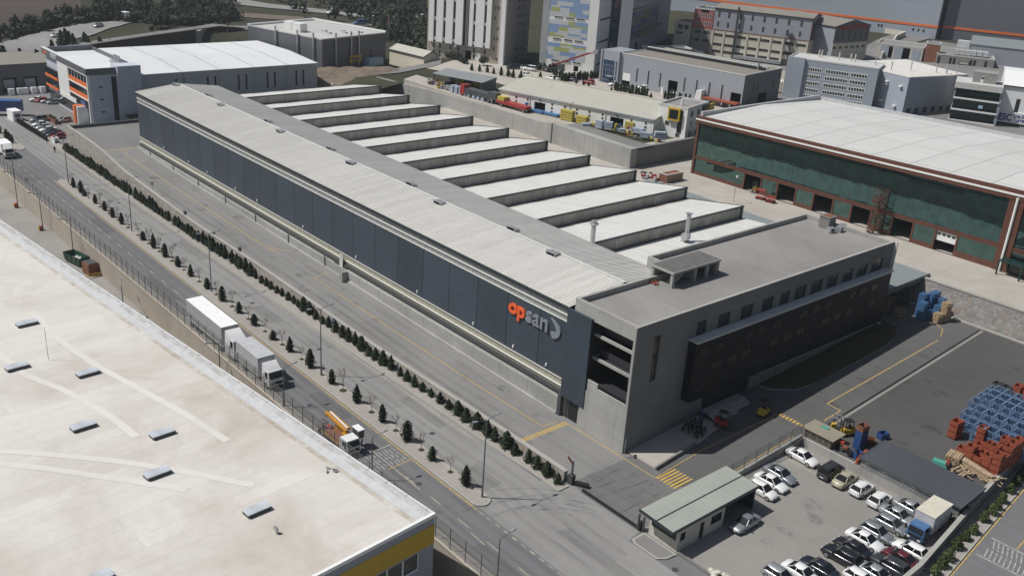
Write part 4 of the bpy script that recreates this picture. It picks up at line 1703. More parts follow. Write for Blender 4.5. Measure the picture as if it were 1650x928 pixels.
for i in range(2):
    (a, b), (c, d) = pw[i], pw[i + 1]
    g.prism([(a - .06, b), (c - .06, d), (c + .44, d), (a + .44, b)], 1.503, [1.6] * 4)
g.prism([(-32.81, -21.6), (-31.01, -40.7), (-29.96, -52), (-29.44, -52), (-30.49, -40.7), (-32.29, -21.6)], [1.903, 2.503, 3.203, 3.203, 2.503, 1.903], [2.0, 2.6, 3.3, 3.3, 2.6, 2.0])
g.build('coping', 'kerb_concrete', w)
w = thing('terrace_stone_wall', 'battered rubble stone wall holding up the pale concrete terrace beside the dark yard', 'stone wall')
g = MB()
g.prism([(3.2, -68.9), (-45, -68.9), (-45, -70.9), (3.2, -70.9)], 2.5, [8.05] * 4)
g.v = [(x, (y if y < -70 else (-68.9 if z < 5 else -70.2)), z) for x, y, z in g.v]
g.build('stonework', 'stone_grey', w)
g = MB()
g.box(-45, 3.2, -70.75, -70.1, 8.05, 8.3)
g.box(-45, 3.2, -68.9, -68.5, 3.5, 4.0)
g.build('coping', 'kerb_concrete', w)
w = thing('tall_concrete_wall', 'tall stained concrete retaining wall behind the sawtooth roofs, turning towards the glass hall', 'retaining wall')
g = MB()
segs = [(178, 9.8), (168, 10.3), (157, 10.7), (145, 11.2), (128, 11.6), (112, 11.9), (98.4, 12.0)]
for i in range(len(segs) - 1):
    (a, za), (b, zb) = segs[i], segs[i + 1]
    g.prism([(a, -76.3), (b + .06, -76.3), (b + .06, -77.0), (a, -77.0)], 6.0, [za, zb, zb, za])
g.prism([(98.3, -75.9), (72.0, -75.9), (72.0, -77.9), (98.3, -77.9)], 6.0, [12.6, 12.35, 12.35, 12.6])
g.box(97.4, 98.6, -76.9, -75.6, 6, 12.7)
g.build('wall', 'concrete_wall', w)
g = MB()
g.prism([(72.0, -78), (72.9, -78), (72.9, -100), (72.0, -100)], 6.0, [12.3, 12.3, 12.6, 12.6])
g.box(72, 96, -83, -78.0, 12.0, 12.3)
g.build('return_wall', 'concrete_side_shade', w)
w = thing('dark_retaining_wall', 'dark brown retaining wall below the upper lane, far behind the white roofed hall', 'retaining wall')
g = MB()
pts = [(253, -18, 9.2), (257, -34, 10.1), (263, -48, 10.3), (268.5, -63.5, 10.6)]
for i in range(3):
    (a, b, c), (d, e, f) = pts[i], pts[i + 1]
    g.prism([(a, b), (d, e), (d + 1, e), (a + 1, b)], 0, [c, f, f, c])
g.build('wall', 'field_brown', w)
g = MB()
g.prism([(268.5, -63.5), (283, -74), (283, -75), (268, -64.6)], 0, [10.2, 9.5, 9.5, 10.2])
g.build('return_wall', 'retaining_tan', w)

# ------------------------------------------------------------------ gate, guard house
gh = thing('guard_house', 'low guard house with a broad greenish sheet roof and strip window by the gate', 'guard house')
g = MB()
wall(g, 'X', -16.7, -12.75, -.1, 3.0, 10.3, [(-16.4, -13.0, 1.25, 2.55)], 1, .2)
wall(g, 'Y', 2.6, 10.3, -.1, 3.0, -16.7, [(9.2, 10.0, 1.2, 2.2), (6.0, 6.75, 0, 2.15), (3.1, 4.9, 1.1, 2.2)], -1, .2)
g.face([(-12.75, 2.6, -.1), (-12.75, 10.3, -.1), (-12.75, 10.3, 3), (-12.75, 2.6, 3)])
g.face([(-12.75, 2.6, -.1), (-16.7, 2.6, -.1), (-16.7, 2.6, 3), (-12.75, 2.6, 3)])
g.build('wall', 'light_beige', gh)
g = MB()
g.prism([(-16.95, -2.9), (-12.35, -2.9), (-12.35, 11.75), (-16.95, 11.75)], [3.08, 3.3, 3.3, 3.08], [3.22, 3.44, 3.44, 3.22])
rf = g.build('roof', 'guard_roof', gh)
g = MB()
g.beam((-16.98, -2.95, 3.12), (-16.98, 11.8, 3.12), .08, .36)
g.beam((-17.0, 11.8, 3.12), (-12.3, 11.8, 3.36), .08, .36)
g.beam((-14.65, -2.9, 3.36), (-14.65, 11.7, 3.36), .12, .05)
g.build('fascia', 'gutter_dark', rf)
g = MB()
g.box(-16.7, -12.75, -2.9, -2.7, 0, 3.1)
g.box(-12.85, -12.7, -2.9, 2.6, 0, 3.2)
g.build('carport_wall', 'facade_dark', gh)
for (ax, s, z, w_, h_, c, out, cols) in (('X', -16.4, 1.25, 3.4, 1.3, 10.26, 1, 3), ('Y', 9.2, 1.2, .8, 1.0, -16.66, -1, 1), ('Y', 3.1, 1.1, 1.8, 1.1, -16.66, -1, 2)):
    window(gh, ax, s, z, w_, h_, c, out, cols, 1, 'gutter_dark')
g = MB(); g.box(-16.6, -16.55, 6.0, 6.75, 0, 2.15); g.build('door', 'black', gh)
gt = thing('sliding_gate', 'low black sliding gate bar lying across the yard entrance on its rail', 'gate')
g = MB(); g.box(-11.9, -2.9, 10.5, 10.68, .02, .32); g.build('bar', 'black', gt)
g = MB(); g.box(-11.9, -2.9, 10.35, 10.85, .0, .045); g.build('rail', 'steel_dark', gt)
br = thing('barrier', 'raised gate barrier post with red tipped arm at the end of the stone wall', 'barrier', (-1.0, 10.6, 0))
g = MB(); g.box(-.35, .35, -.3, .3, 0, 1.2); g.build('cabinet', 'steel_dark', br)
g = MB(); g.box(-.1, .1, -.1, .1, 1.2, 3.0); g.build('post', 'pole_grey', br)
g = MB(); g.beam((0, 0, 2.6), (.5, .4, 3.5), .3, .12); g.build('arm', 'bin_orange', br)
g = MB(); g.obox((-1.2, -.6, .25), (1.6, .5, .4), .5); g.build('motor_box', 'black', br)
br = thing('gate_post_pair', 'dark steel gate catch frame beside the guard house island', 'gate post', (-12.2, 10.6, 0))
for dx in (0, .7):
    g = MB(); g.box(dx - .08, dx + .08, -.1, .1, 0, 1.9); g.build('post', 'steel_dark', br)
g = MB(); g.box(.2, .55, -.25, .25, 0, 1.1); g.build('motor_box', 'black', br)
w = thing('low_barrier_wall', 'low dark kerb wall running from the guard house island along the car park edge', 'wall')
g = MB(); g.box(-34.8, -17.1, 10.35, 10.6, -.1, .42); g.build('wall', 'concrete_side_shade', w)
rk = thing('rock_garden', 'small pile of pale rocks with a rounded shrub at the car park corner', 'rock pile', (-21.9, 9.9, 0))
for k in range(9):
    bm = bmesh.new()
    bmesh.ops.create_icosphere(bm, subdivisions=2, radius=random.uniform(.3, .6))
    for vtx in bm.verts:
        vtx.co *= random.uniform(.8, 1.15)
        vtx.co.z *= .75
    me = bpy.data.meshes.new('rock'); bm.to_mesh(me); bm.free(); me.materials.append(MATS['light_beige'])
    o = bpy.data.objects.new('rock', me); COL.objects.link(o); o.parent = rk
    o.location = (random.uniform(-1.2, .9), random.uniform(-.6, .6), random.uniform(.15, .5))

# ------------------------------------------------------------------ foreground warehouse with the pale membrane roof
wh = thing('white_roof_warehouse', 'huge foreground warehouse with stained off-white membrane roof and a yellow band on its end wall', 'warehouse', (-5.51, 33.74, 0), 5.586)
L, W, ZR = 150.0, 90.0, 8.0
g = MB()
wall(g, 'X', -.0, L, -4.2, ZR, 0, [], -1)
wall(g, 'Y', 0, W, -4.2, 4.68, 0, [(1.9, 9.5, 2.6, 4.45), (16, 24, 2.6, 4.45)], -1, .3, 1)
wall(g, 'Y', 0, W, 6.85, ZR, 0, [], -1, .3, 1)
g.face([(L, 0, -4), (L, W, -4), (L, W, ZR), (L, 0, ZR)])
g.face([(0, W, -4), (L, W, -4), (L, W, ZR), (0, W, ZR)])
g.build('wall', ['grey_clad', 'grey_clad_y'], wh)
g = MB()
g.box(-.03, .05, -.02, W, 4.68, 6.85)
g.box(0, 2.2, -.03, .0, 4.68, 6.85)
g.build('yellow_band', 'yellow', wh)
g = MB()
g.face([(.25, 1.5, 7.45), (L - .3, 1.5, 7.45), (L - .3, W - .3, 7.9), (.25, W - .3, 7.9)])
rf = g.build('roof', 'membrane', wh)
g = MB()
g.face([(0, 0, ZR), (L, 0, ZR), (L, .35, ZR + .02), (0, .35, ZR + .02)])
g.face([(0, .35, ZR + .02), (L, .35, ZR + .02), (L, 1.5, 7.46), (0, 1.5, 7.46)])
for k in range(50):
    g.box(3.0 * k + 1, 3.0 * k + 1.06, .0, .36, ZR + .02, ZR + .05)
g.build('parapet', 'canvas_grey', rf)
g = MB()
g.box(-.08, .0, -.08, W, ZR - .3, ZR + .08)
g.box(0, .25, -.08, W, ZR - .1, ZR + .08)
g.box(-.08, L, -.08, 0, ZR - .12, ZR + .06)
g.build('coping', 'sign_white', rf)
g = MB()
g.box(.12, .16, 1.9, 9.5, 2.6, 4.45, 1)
for k in range(5):
    g.box(.0, .12, 1.9 + 1.9 * k - .07, 1.9 + 1.9 * k + .07, 2.6, 4.45, 0)
g.box(-.02, .12, 1.9, 9.5, 2.52, 2.66, 0)
g.build('strip_window', ['trim_white', 'dark_glass'], wh)
c5, s5 = math.cos(R(5.586)), math.sin(R(5.586))


def wloc(x, y):
    dx, dy = x + 5.51, y - 33.74
    return (dx * c5 + dy * s5, -dx * s5 + dy * c5)


g = MB()
g.face([(.3, 1.5, 7.462), (L - .3, 1.5, 7.462), (L - .3, 2.1, 7.466), (.3, 2.1, 7.466)])
g.face([(.3, .38, 8.03), (L - .3, .38, 8.03), (L - .3, .75, 7.84), (.3, .75, 7.84)])
g.build('edge_stain', 'rust_run', rf)
sk = None
for (x, y) in ((58.0, 51.9), (46.3, 56.3), (40.5, 50.2), (28.8, 54.6), (22.9, 48.5), (16.0, 51.8), (5.0, 46.7), (3.7, 61.8), (34.5, 60.4), (22.0, 60.0), (10.0, 58.0)):
    if (x, y) in ((34.5, 60.4), (22.0, 60.0), (10.0, 58.0)): continue
    lx, ly = wloc(x, y)
    if sk is None:
        g = MB()
        g.box(-.56, .56, -1.2, 1.2, 0, .35, 0)
        g.prism([(-.61, -1.25), (.61, -1.25), (.61, 1.25), (-.61, 1.25)], .35, [.42] * 4, 1)
        sk = g.build('skylight', ['steel_dark', 'skylight_glass'], rf)
        o = sk
    else:
        o = sk.copy(); COL.objects.link(o); o.parent = rf
    o.location = (lx, ly, 7.46 + (ly - 1.5) * .0051)
    o.rotation_euler = (0, 0, R(-5.586 + 4))
# pale strips of newer membrane wandering over the roof
sp = thing_paths = [
    [(62, 50.2), (52, 50.0), (42, 48.6), (33, 46.5), (26, 44.8), (18, 43.5)],
    [(52, 57.0), (44, 56.0), (38, 53.5), (30, 51.5), (24, 50.8)],
    [(29, 63), (25, 58.5), (20, 53.5), (14, 48.6), (9, 45.0)],
    [(27, 64), (22.5, 59.5), (17, 54.8), (12, 50.5)],
]
for pth in sp:
    g = MB()
    q = [wloc(*p) for p in pth]
    dense = []
    for i in range(len(q) - 1):
        for k in range(6):
            t = k / 6
            dense.append((q[i][0] + (q[i + 1][0] - q[i][0]) * t, q[i][1] + (q[i + 1][1] - q[i][1]) * t))
    dense.append(q[-1])
    for i in range(1, len(dense) - 1):   # smooth the bends
        dense[i] = tuple((dense[i - 1][k] + 2 * dense[i][k] + dense[i + 1][k]) / 4 for k in (0, 1))
    for i in range(len(dense) - 1):
        (a, b), (c, d) = dense[i], dense[i + 1]
        l = math.hypot(c - a, d - b)
        nx, ny = -(d - b) / l * .42, (c - a) / l * .42
        zf = lambda v: 7.46 + (v - 1.5) * .0051 + .012
        g.face([(a - nx, b - ny, zf(b)), (c - nx, d - ny, zf(d)), (c + nx, d + ny, zf(d)), (a + nx, b + ny, zf(b))])
    g.build('membrane_patch', 'membrane_new', rf)
lx, ly = wloc(47, 53)
g = MB()
g.tube((0, 0, 0), (0, 0, 4.2), .035, .025, 6)
o = g.build('lightning_rod', 'pole_grey', rf); o.location = (*wloc(46.6, 52.7), 7.6)
g = MB()
g.tube((0, 0, 0), (0, 0, .35), .12, .12, 8); g.tube((0, 0, .4), (.3, .1, .55), .16, .16, 8); g.tube((0, 0, .3), (0, 0, .5), .2, .14, 8)
o = g.build('roof_cowl', 'galvanised', rf); o.location = (*wloc(.9, 46.8), 7.6)
g = MB()
for k in range(6):
    g.obox((random.uniform(-.5, .5), random.uniform(-.5, .5), .12), (.5, .12, .12), random.uniform(0, 3))
o = g.build('bracket', 'galvanised', rf); o.location = (*wloc(7.0, 37.6), 7.5)

# ------------------------------------------------------------------ glass hall on the terrace
gl = thing('glass_hall', 'large hall with green mirror glass walls, brown steel bands and a flat white roof', 'glass hall', (0, 0, 0))
GY = -86.2


def kz(v):
    return [(x, y, 8 + (z - 8) * (1 + .09 * (46 - x) / 51)) for x, y, z in v]


doors = [(44.9, 48.9), (36.6, 40.6), (28.1, 32.2), (19.9, 23.8), (11.5, 15.3), (3.2, 6.95)]
g = MB()
wall(g, 'X', -60, 62.7, 8, 11.5, GY, [(a, b, 8, 11.4) for a, b in doors] + [(-9.5, -5.7, 8, 10.8)], 1, .4, 0)
g.v = kz(g.v)
g.build('lower_glazing', 'teal_glass', gl)
g = MB()
n = 62
for i in range(n):
    a, b = -60 + 122.7 * i / n, -60 + 122.7 * (i + 1) / n
    for z0, z1 in ((12.2, 16.0), (16.05, 19.6)):
        j = [random.uniform(-.004, .004) for _ in range(4)]
        g.face([(a + .03, GY + j[0], z0), (b - .03, GY + j[1], z0), (b - .03, GY + j[2], z1), (a + .03, GY + j[3], z1)])
g.face([(62.7, GY, 8), (62.7, -131, 8), (62.7, -131, 19.6), (62.7, GY, 19.6)])
g.v = kz(g.v)
g.build('upper_glazing', 'teal_glass', gl)
g = MB()
g.box(-60, 62.75, GY - .3, GY + .16, 11.5, 12.2)
g.box(-60, 62.75, GY - .3, GY + .22, 11.95, 12.08)
g.box(-60, 62.75, GY - .2, GY - .03, 12.42, 19.6)
prev = 62.7
for a, b in sorted(doors, reverse=True):
    g.box(b, b + .34, GY - .1, GY + .12, 8, 11.5)
    g.box(a - .34, a, GY - .1, GY + .12, 8, 11.5)
    g.box(b + .34, prev, GY - .1, GY + .1, 8, 8.75) if prev - b > 1 else None
    prev = a - .34
g.box(-4.0, prev, GY - .1, GY + .1, 8, 9.0)
g.box(-3.9, -5.0, GY - .1, GY + .3, 8, 20)
g.box(-6.4, -5.5, GY - .1, GY + .3, 8, 20)
g.box(62.4, 62.95, GY - .5, GY + .3, 8, 20)
g.v = kz(g.v)
g.build('brown_frame', 'brown_metal', gl)
g = MB()
g.box(-60, 63.2, GY - .4, GY + .42, 19.55, 21.05)
g.box(62.7, 63.2, -131, GY - .4, 19.55, 21.05)
g.v = kz(g.v)
fs = g.build('fascia', 'brown_metal', gl)
g = MB()
g.box(-60, 63.25, GY + .42, GY + .52, 20.2, 20.5)
g.v = kz(g.v)
g.build('white_stripe', 'sign_white', fs)
g = MB()
g.tube((-5.25, GY + .5, 8), (-5.25, GY + .5, 21), .22, .22, 10)
g.build('downpipe', 'sign_white', gl)
g = MB()
nx_, ny_ = 17, 4
g.face([(-60, GY - .3, 21.0), (62.4, GY - .3, 21.0), (62.4, -108, 21.75), (-60, -108, 21.75)][::-1])
g.face([(-60, -108, 21.75), (62.4, -108, 21.75), (62.4, -131, 20.9), (-60, -131, 20.9)][::-1])
g.v = kz(g.v)
g.build('roof', 'white_panels', gl)
g = MB()
g.box(62.2, 62.75, -131, GY - .3, 20.9, 22.0)
g.box(-60, 62.75, -131.5, -131, 20.2, 21.6)
g.v = kz(g.v)
g.build('parapet', 'canvas_grey', gl)
g = MB()
g.face([(-60, -131.4, 8), (62.7, -131.4, 8), (62.7, -131.4, 21), (-60, -131.4, 21)])
g.face([(-60, -95, 8.01), (62.7, -95, 8.01), (62.7, -95, 20), (-60, -95, 20)])
g.build('inner_wall', 'interior', gl)
g = MB()
g.box(3.2, 6.95, GY - .35, GY - .2, 9.9, 11.6, 0)
for k in range(4):
    g.box(3.5 + .9 * k, 4.1 + .9 * k, GY - .2, GY - .17, 10.9, 11.3, 1)
g.build('shutter_door', ['trim_white', 'dark_glass'], gl)
g = MB()
g.box(-9.6, -5.6, GY, GY + 2.6, 10.4, 10.7, 0)
for x, y in ((-9.5, 2.5), (-5.7, 2.5)):
    g.box(x - .12, x + .12, GY + y - .12, GY + y + .12, 8, 10.4, 0)
g.box(-9.3, -6, GY + .1, GY + .15, 8, 10.4, 1)
g.build('entrance_porch', ['green_dark_glass', 'dark_glass'], gl)
st = thing('spiral_stair', 'brown steel spiral stair tower standing against the green glass hall', 'spiral stair', (17.9, GY + 1.6, 8))
g = MB(); g.tube((0, 0, 0), (0, 0, 7.6), .14, .14, 8); g.build('pole', 'brown_metal', st)
g = MB()
for k in range(44):
    a = k * .36
    z = .17 * k
    g.face([(0, 0, z), (1.1 * math.cos(a), 1.1 * math.sin(a), z), (1.1 * math.cos(a + .36), 1.1 * math.sin(a + .36), z)])
    g.tube((1.1 * math.cos(a), 1.1 * math.sin(a), z), (1.1 * math.cos(a), 1.1 * math.sin(a), z + 1.0), .02, .02, 4)
    g.beam((1.1 * math.cos(a), 1.1 * math.sin(a), z + 1.0), (1.1 * math.cos(a + .36), 1.1 * math.sin(a + .36), z + 1.17), .06, .06)
    g.beam((1.1 * math.cos(a), 1.1 * math.sin(a), z), (1.1 * math.cos(a + .36), 1.1 * math.sin(a + .36), z + .17), .06, .22)
g.build('steps', 'brown_metal', st)
g = MB()
for k in range(10):
    a = 2 * math.pi * k / 10
    g.tube((1.25 * math.cos(a), 1.25 * math.sin(a), 0), (1.25 * math.cos(a), 1.25 * math.sin(a), 8.4), .03, .03, 4)
for z in (2, 4, 6, 8.4):
    for k in range(16):
        a, b = 2 * math.pi * k / 16, 2 * math.pi * (k + 1) / 16
        g.beam((1.25 * math.cos(a), 1.25 * math.sin(a), z), (1.25 * math.cos(b), 1.25 * math.sin(b), z), .06, .08)
g.build('cage', 'brown_metal', st)
# ------------------------------------------------------------------ surrounding buildings
def block(name, label, cat, loc, ang, L, W, H, mf, ms, mr, holesF=(), holesS=(), roof='flat', par=.4, drop=1.5, rise=1.2, group=None):
    b = thing(name, label, cat, loc, ang, group)
    g = MB()
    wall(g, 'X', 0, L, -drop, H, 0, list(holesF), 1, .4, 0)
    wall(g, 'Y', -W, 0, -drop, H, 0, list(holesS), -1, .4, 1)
    g.face([(L, 0, -drop), (L, -W, -drop), (L, -W, H), (L, 0, H)], 1)
    g.face([(0, -W, -drop), (L, -W, -drop), (L, -W, H), (0, -W, H)], 0)
    if roof == 'gableX':      # ridge along x
        g.face([(0, 0, H), (0, -W, H), (0, -W / 2, H + rise)], 1)
        g.face([(L, 0, H), (L, -W, H), (L, -W / 2, H + rise)], 1)
    if roof == 'gableY':
        g.face([(0, 0, H), (L, 0, H), (L / 2, 0, H + rise)], 0)
        g.face([(0, -W, H), (L, -W, H), (L / 2, -W, H + rise)], 0)
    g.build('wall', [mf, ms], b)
    g = MB()
    e = .25
    if roof == 'flat':
        z = H - par
        g.face([(.2, -.2, z), (L - .2, -.2, z), (L - .2, -W + .2, z), (.2, -W + .2, z)][::-1], 0)
        for (x0, x1, y0, y1) in ((-.06, L + .06, -.22, .06), (-.06, L + .06, -W - .06, -W + .22), (-.06, .22, -W + .22, -.22), (L - .22, L + .06, -W + .22, -.22)):
            g.box(x0, x1, y0, y1, z - .05, H + .06, 1)
    elif roof == 'gableX':
        for s_, y in ((1, e), (-1, -W - e)):
            g.face([(-e, y, H), (L + e, y, H), (L + e, -W / 2, H + rise + .08), (-e, -W / 2, H + rise + .08)], 0)
        g.box(-e, L + e, e - .05, e + .1, H - .25, H + .05, 1)
        g.beam((-e, e, H), (-e, -W / 2, H + rise + .05), .12, .3, 1)
        g.beam((-e, -W - e, H), (-e, -W / 2, H + rise + .05), .12, .3, 1)
    elif roof == 'gableY':
        for x in (-e, L + e):
            g.face([(x, e, H), (x, -W - e, H), (L / 2, -W - e, H + rise + .08), (L / 2, e, H + rise + .08)], 0)
        g.box(-e - .1, -e + .05, -W - e, e, H - .25, H + .05, 1)
    elif roof == 'mono':
        g.face([(-e, e, H), (L + e, e, H), (L + e, -W - e, H + rise), (-e, -W - e, H + rise)], 0)
    g.build('roof', [mr, 'gutter_dark' if roof != 'flat' else 'trim_light'], b)
    return b


def wrow(b, axis, c, out, specs, **kw):
    for s, z, w, h in specs:
        window(b, axis, s, z, w, h, c, out, **kw)


# --- white hall behind the orange striped offices
b = block('white_roofed_hall', 'wide grey clad hall with smooth white roof and paired slit windows behind the striped offices', 'warehouse', (189.6, -66.2, 3.3), 90, 56, 38, 8.7, 'grey_clad', 'grey_clad_y', 'white_sheet', roof='flat', par=.05)
# local frame: X runs along world +y, front (Y=0) faces world -x
b.rotation_euler = (0, 0, R(90))
ch = list(b.children)
for o in ch: bpy.data.objects.remove(o)
g = MB()
wall(g, 'X', 0, 56, -4, 8.7, 0, [], 1)
g.box(0, 56, -38, -.05, -4, 8.5, 0, 'tf')
g.build('wall', 'pale_clad', b)
g = MB()
g.face([(-.2, .2, 8.7), (-.2, -17, 9.7), (56, -17, 9.7), (56, .2, 8.7)][::-1])
g.face([(-.2, -17, 9.7), (-.2, -38, 9.5), (56, -38, 9.5), (56, -17, 9.7)][::-1])
rf = g.build('roof', 'white_sheet', b)
g = MB()
for x in (9.5, 20, 30.5, 41):
    g.beam((x, .1, 8.74), (x, -17, 9.74), .45, .05)
    g.beam((x, -17, 9.74), (x, -38, 9.54), .3, .04)
g.build('roof_seam', 'canvas_grey', rf)
g = MB()
g.box(-.3, 56, .02, .25, 8.5, 8.75)
g.build('gutter', 'sign_white', b)
for x in (4.3, 6.6, 13.5, 15.8, 22.3, 24.6, 31.5, 33.7, 40.5, 42.6):
    window(b, 'X', x, 2.6, .62, 4.4, 0, 1, 1, 6, 'grey_clad', 'dark_glass', ft=.05)
for x in (10, 20.3, 30.6, 40.9):
    g = MB(); g.box(x - .08, x + .08, 0, .14, -1, 8.6); g.build('downpipe', 'canvas_grey', b)

# the block() frame faces +y; rotate 90 makes its front face -x, so flip it to look towards the road
# --- orange striped offices
ob = thing('striped_office', 'four storey grey office with white frame, orange window bands and dark sign parapet', 'office building', (188.5, 0, 0))
g = MB()
D = 35.0
# slanted white frame facade towards the road (y+), tower cladding towards the viewer (x-)
g.prism([(0, -.6), (D, -.6), (D, -13), (0, -13)], -.5, 13.0, 0)
g.prism([(-1.2, -7.2), (3.5, -7.2), (3.5, -13.2), (-1.2, -13.2)], -.5, 14.9, 1)
g.build('wall', ['pale_tile', 'pale_tile'], ob)
g = MB()
g.prism([(-.2, .25), (D + 1, .25), (D + 1, -.65), (-.2, -.65)], 12.9, 14.5)
g.box(-.25, .2, -7.2, .25, 12.9, 14.5)
g.box(D - .2, D + 1, -13, .2, 12.9, 14.5)
g.box(-.2, D, -13.2, -13, 12.9, 14.3)
g.build('sign_parapet', 'dark_clad', ob)
g = MB()
g.face([(0, -.6, 13.2), (D, -.6, 13.2), (D, -13, 13.2), (0, -13, 13.2)][::-1])
g.box(-.3, D + 1, -.7, .3, 14.5, 14.58)
g.build('roof', 'white_sheet', ob)
g = MB()   # white frame, leaning outwards at the top
for x, w_ in ((-.1, .5), (14.6, 8.5)):
    g.prism([(x, -.55), (x + w_, -.55), (x + w_, .2), (x, .2)], 4.2 if x > 1 else .2, 12.9)
g.box(-.14, -.04, -.5, .15, .2, 12.9)
g.box(.3, 15, -.5, .22, 9.25, 9.6)
g.box(.3, 15, -.5, .22, 12.6, 12.92)
g.box(.3, 15, -.5, .22, 6.2, 6.5)
g.prism([(10, -.5), (23, -.5), (23, .24), (10, .24)], 3.8, 5.0)
g.build('white_frame', 'sign_white', ob)
for q in ((.4, 14.6, 9.65, 10.75), (.4, 14.6, 6.55, 7.6), (25, D, 7, 7.8), (25, D, 4.2, 5.0)):
    g = MB(); g.box(q[0], q[1], -.5, .1, q[2], q[3]); g.build('orange_band', 'orange', ob)
g = MB(); g.box(4.3, 5.6, -.5, 2.6, -.2, 4.6); g.build('orange_pier', 'orange', ob)
g = MB()
g.box(3.4, 4.3, -.5, 2.2, -.2, 4.4)
g.build('entrance_pier', 'sign_white', ob)
g = MB()
g.box(.4, 14.6, -.55, .06, 10.75, 12.6, 0)
g.box(.4, 14.6, -.55, .06, 7.6, 9.25, 0)
g.box(.4, 14.6, -.55, .06, 4.2, 6.2, 1)
for k in range(7):
    g.box(.4 + 2.3 * k - .12, .4 + 2.3 * k + .12, .06, .12, 10.75, 12.6, 2)
g.box(25, D, -.5, .08, 7.8, 9.6, 0)
g.box(25, D, -.5, .08, 5.0, 6.6, 0)
g.box(6, D, -.58, -.54, .6, 3.0, 0)
g.build('window_band', ['dark_glass', 'office_dark', 'tile_grey'], ob)
g = MB()
g.box(-.06, .02, -7.1, -5.9, .5, 12.2, 0)
for z in (3.2, 6.4, 9.6):
    g.box(-.07, .02, -3.6, -2.6, z, z + .3, 1)
g.build('slit_window', ['dark_glass', 'black'], ob)
g = MB()
g.box(-.22, .02, -7.2, .2, 12.88, 13.0)
g.build('edge_trim', 'office_dark', ob)
g = MB()
for k in range(5):
    g.tube((9 + k * .9, -11.5, 14.0), (9 + k * .9, -11.5, 15.6), .22, .22, 8)
g.box(6, 14, -12.7, -10.6, 13.2, 14.0)
g.build('roof_plant', 'galvanised', ob)
text('letters_orange', 'SI  BHM', 1.05, 'orange', ob, (34.5, .27, 13.2), (R(90), 0, R(180)), .04, .02)
text('letters_white', 'ASANSÖR SANAYİ', .62, 'sign_white', ob, (28, .27, 13.7), (R(90), 0, R(180)), .04, .01)
text('letters_small', 'VE TİCARET A.Ş.', .55, 'sign_white', ob, (27.5, .27, 13.02), (R(90), 0, R(180)), .04, .01)
g = MB(); g.box(3.0, 6.6, -.45, .2, 4.7, 5.5); g.build('sign_panel', 'blue_steel', ob)
# --- brown roofed loading hall
b = thing('loading_hall', 'low grey loading hall with brown sheet roof and three dark dock doors', 'warehouse', (236.5, 60, 0))
g = MB()
wall(g, 'Y', -97, 0, -1, 7.9, 0, [(-50.0, -46.2, 0, 4.2), (-55.6, -51.8, 0, 4.2), (-61.2, -57.4, 0, 4.2)], -1, .6, 0)
g.face([(0, 0, -1), (19.9, 0, -1), (19.9, 0, 8), (0, 0, 8)])
g.face([(19.9, 0, 0), (19.9, -64, 0), (19.9, -64, 8), (19.9, 0, 8)])
g.face([(10, -97, 0), (0, -97, 0), (0, -97, 8), (10, -97, 8)])
g.face([(6, -100, 0), (6, 0, 0), (6, 0, 6), (6, -100, 6)], 1)
g.build('wall', ['dark_clad_y', 'interior'], b)
g = MB()
g.prism([(-.3, .3), (20, .3), (20, -64), (15, -66), (10, -97), (-.3, -97)], 7.9, 8.05)
g.build('roof', 'tan_roof', b)
for y in (-49.8, -55.4, -61):
    g = MB(); g.box(.5, .6, y + .3, y + 3.2, 1.2, 3.6); g.build('shutter', 'canvas_grey', b)
# --- dark grey hall with the yellow sign
b = block('dark_grey_hall', 'big dark grey hall with pale flat roof, steel flues and a small yellow sign', 'warehouse', (200.0, -74.0, 6.4), 13.6, 34, 28.5, 10.6, 'dark_clad', 'dark_clad_y', 'concrete_deck', par=.25, drop=4)
[c for c in b.children if c.name.startswith('roof')][0].data.materials[0] = MATS['hall_roof_grey']
for x in (2.2, 5.4, 13.4, 17.5, 22, 25.5):
    window(b, 'X', x, 1.2 if x < 20 else 1.6, 1.3, 2.2, 0, 1, 2, 3, 'trim_light', 'dark_glass')
window(b, 'Y', -22.2, 2.2, 1.3, 3.4, 0, -1, 2, 3, 'dark_frame', 'dark_glass')
for (x, y) in ((3.4, .4), (10.5, .4), (20.5, .4), (-.4, -5.5), (-.4, -12.2), (-.4, -15.6)):
    g = MB(); g.tube((x, y, -1.5), (x, y, 12.1), .26, .26, 10); g.tube((x, y, 11.4), (x, y, 11.6), .4, .4, 10); g.build('flue', 'galvanised', b)
g = MB(); g.box(-.75, -.5, -16.4, -11.2, 2.5, 4.6); sg = g.build('sign_panel', 'yellow', b)
text('sign_letters', 'dikofix', 1.15, 'letter_purple', b, (-.78, -11.6, 3.35), (R(90), 0, R(-90)), .02, .03, 1.25)
text('sign_subline', 'OTOMOTİV', .45, 'rust', b, (-.78, -12.4, 2.75), (R(90), 0, R(-90)), .02, .01, 1.2)
g = MB(); g.box(14.5, 22, -7.5, -4.5, 10.4, 13.0); g.box(18.5, 19, -7.6, -4.4, 10.4, 13.1); g.build('roof_unit', 'trim_white', b)
for x, y in ((8, -12), (12, -14), (6, -17), (9, -19), (4, -22)):
    g = MB(); g.box(x, x + 1.6, y, y + 1, 10.3, 10.8); g.build('roof_hatch', 'canvas_grey', b)
g = MB(); g.box(-2.8, -.1, -24.5, -18, 1.0, 3.2); g.build('attached_cabin', 'light_blue', b)
g = MB(); g.box(33.6, 34.2, -28.5, .1, 10.5, 11.0); g.box(0, 34.2, -28.7, -28.2, 10.5, 11.1); g.build('parapet', 'sign_white', b)
# --- tent barn
b = block('tent_shed', 'small cream fabric tent shed beside the dark grey hall', 'shed', (183.5, -100.5, 9.4), 5, 17, 6.5, 3.4, 'tent', 'tent', 'cream_roof', roof='gableX', rise=1.5)
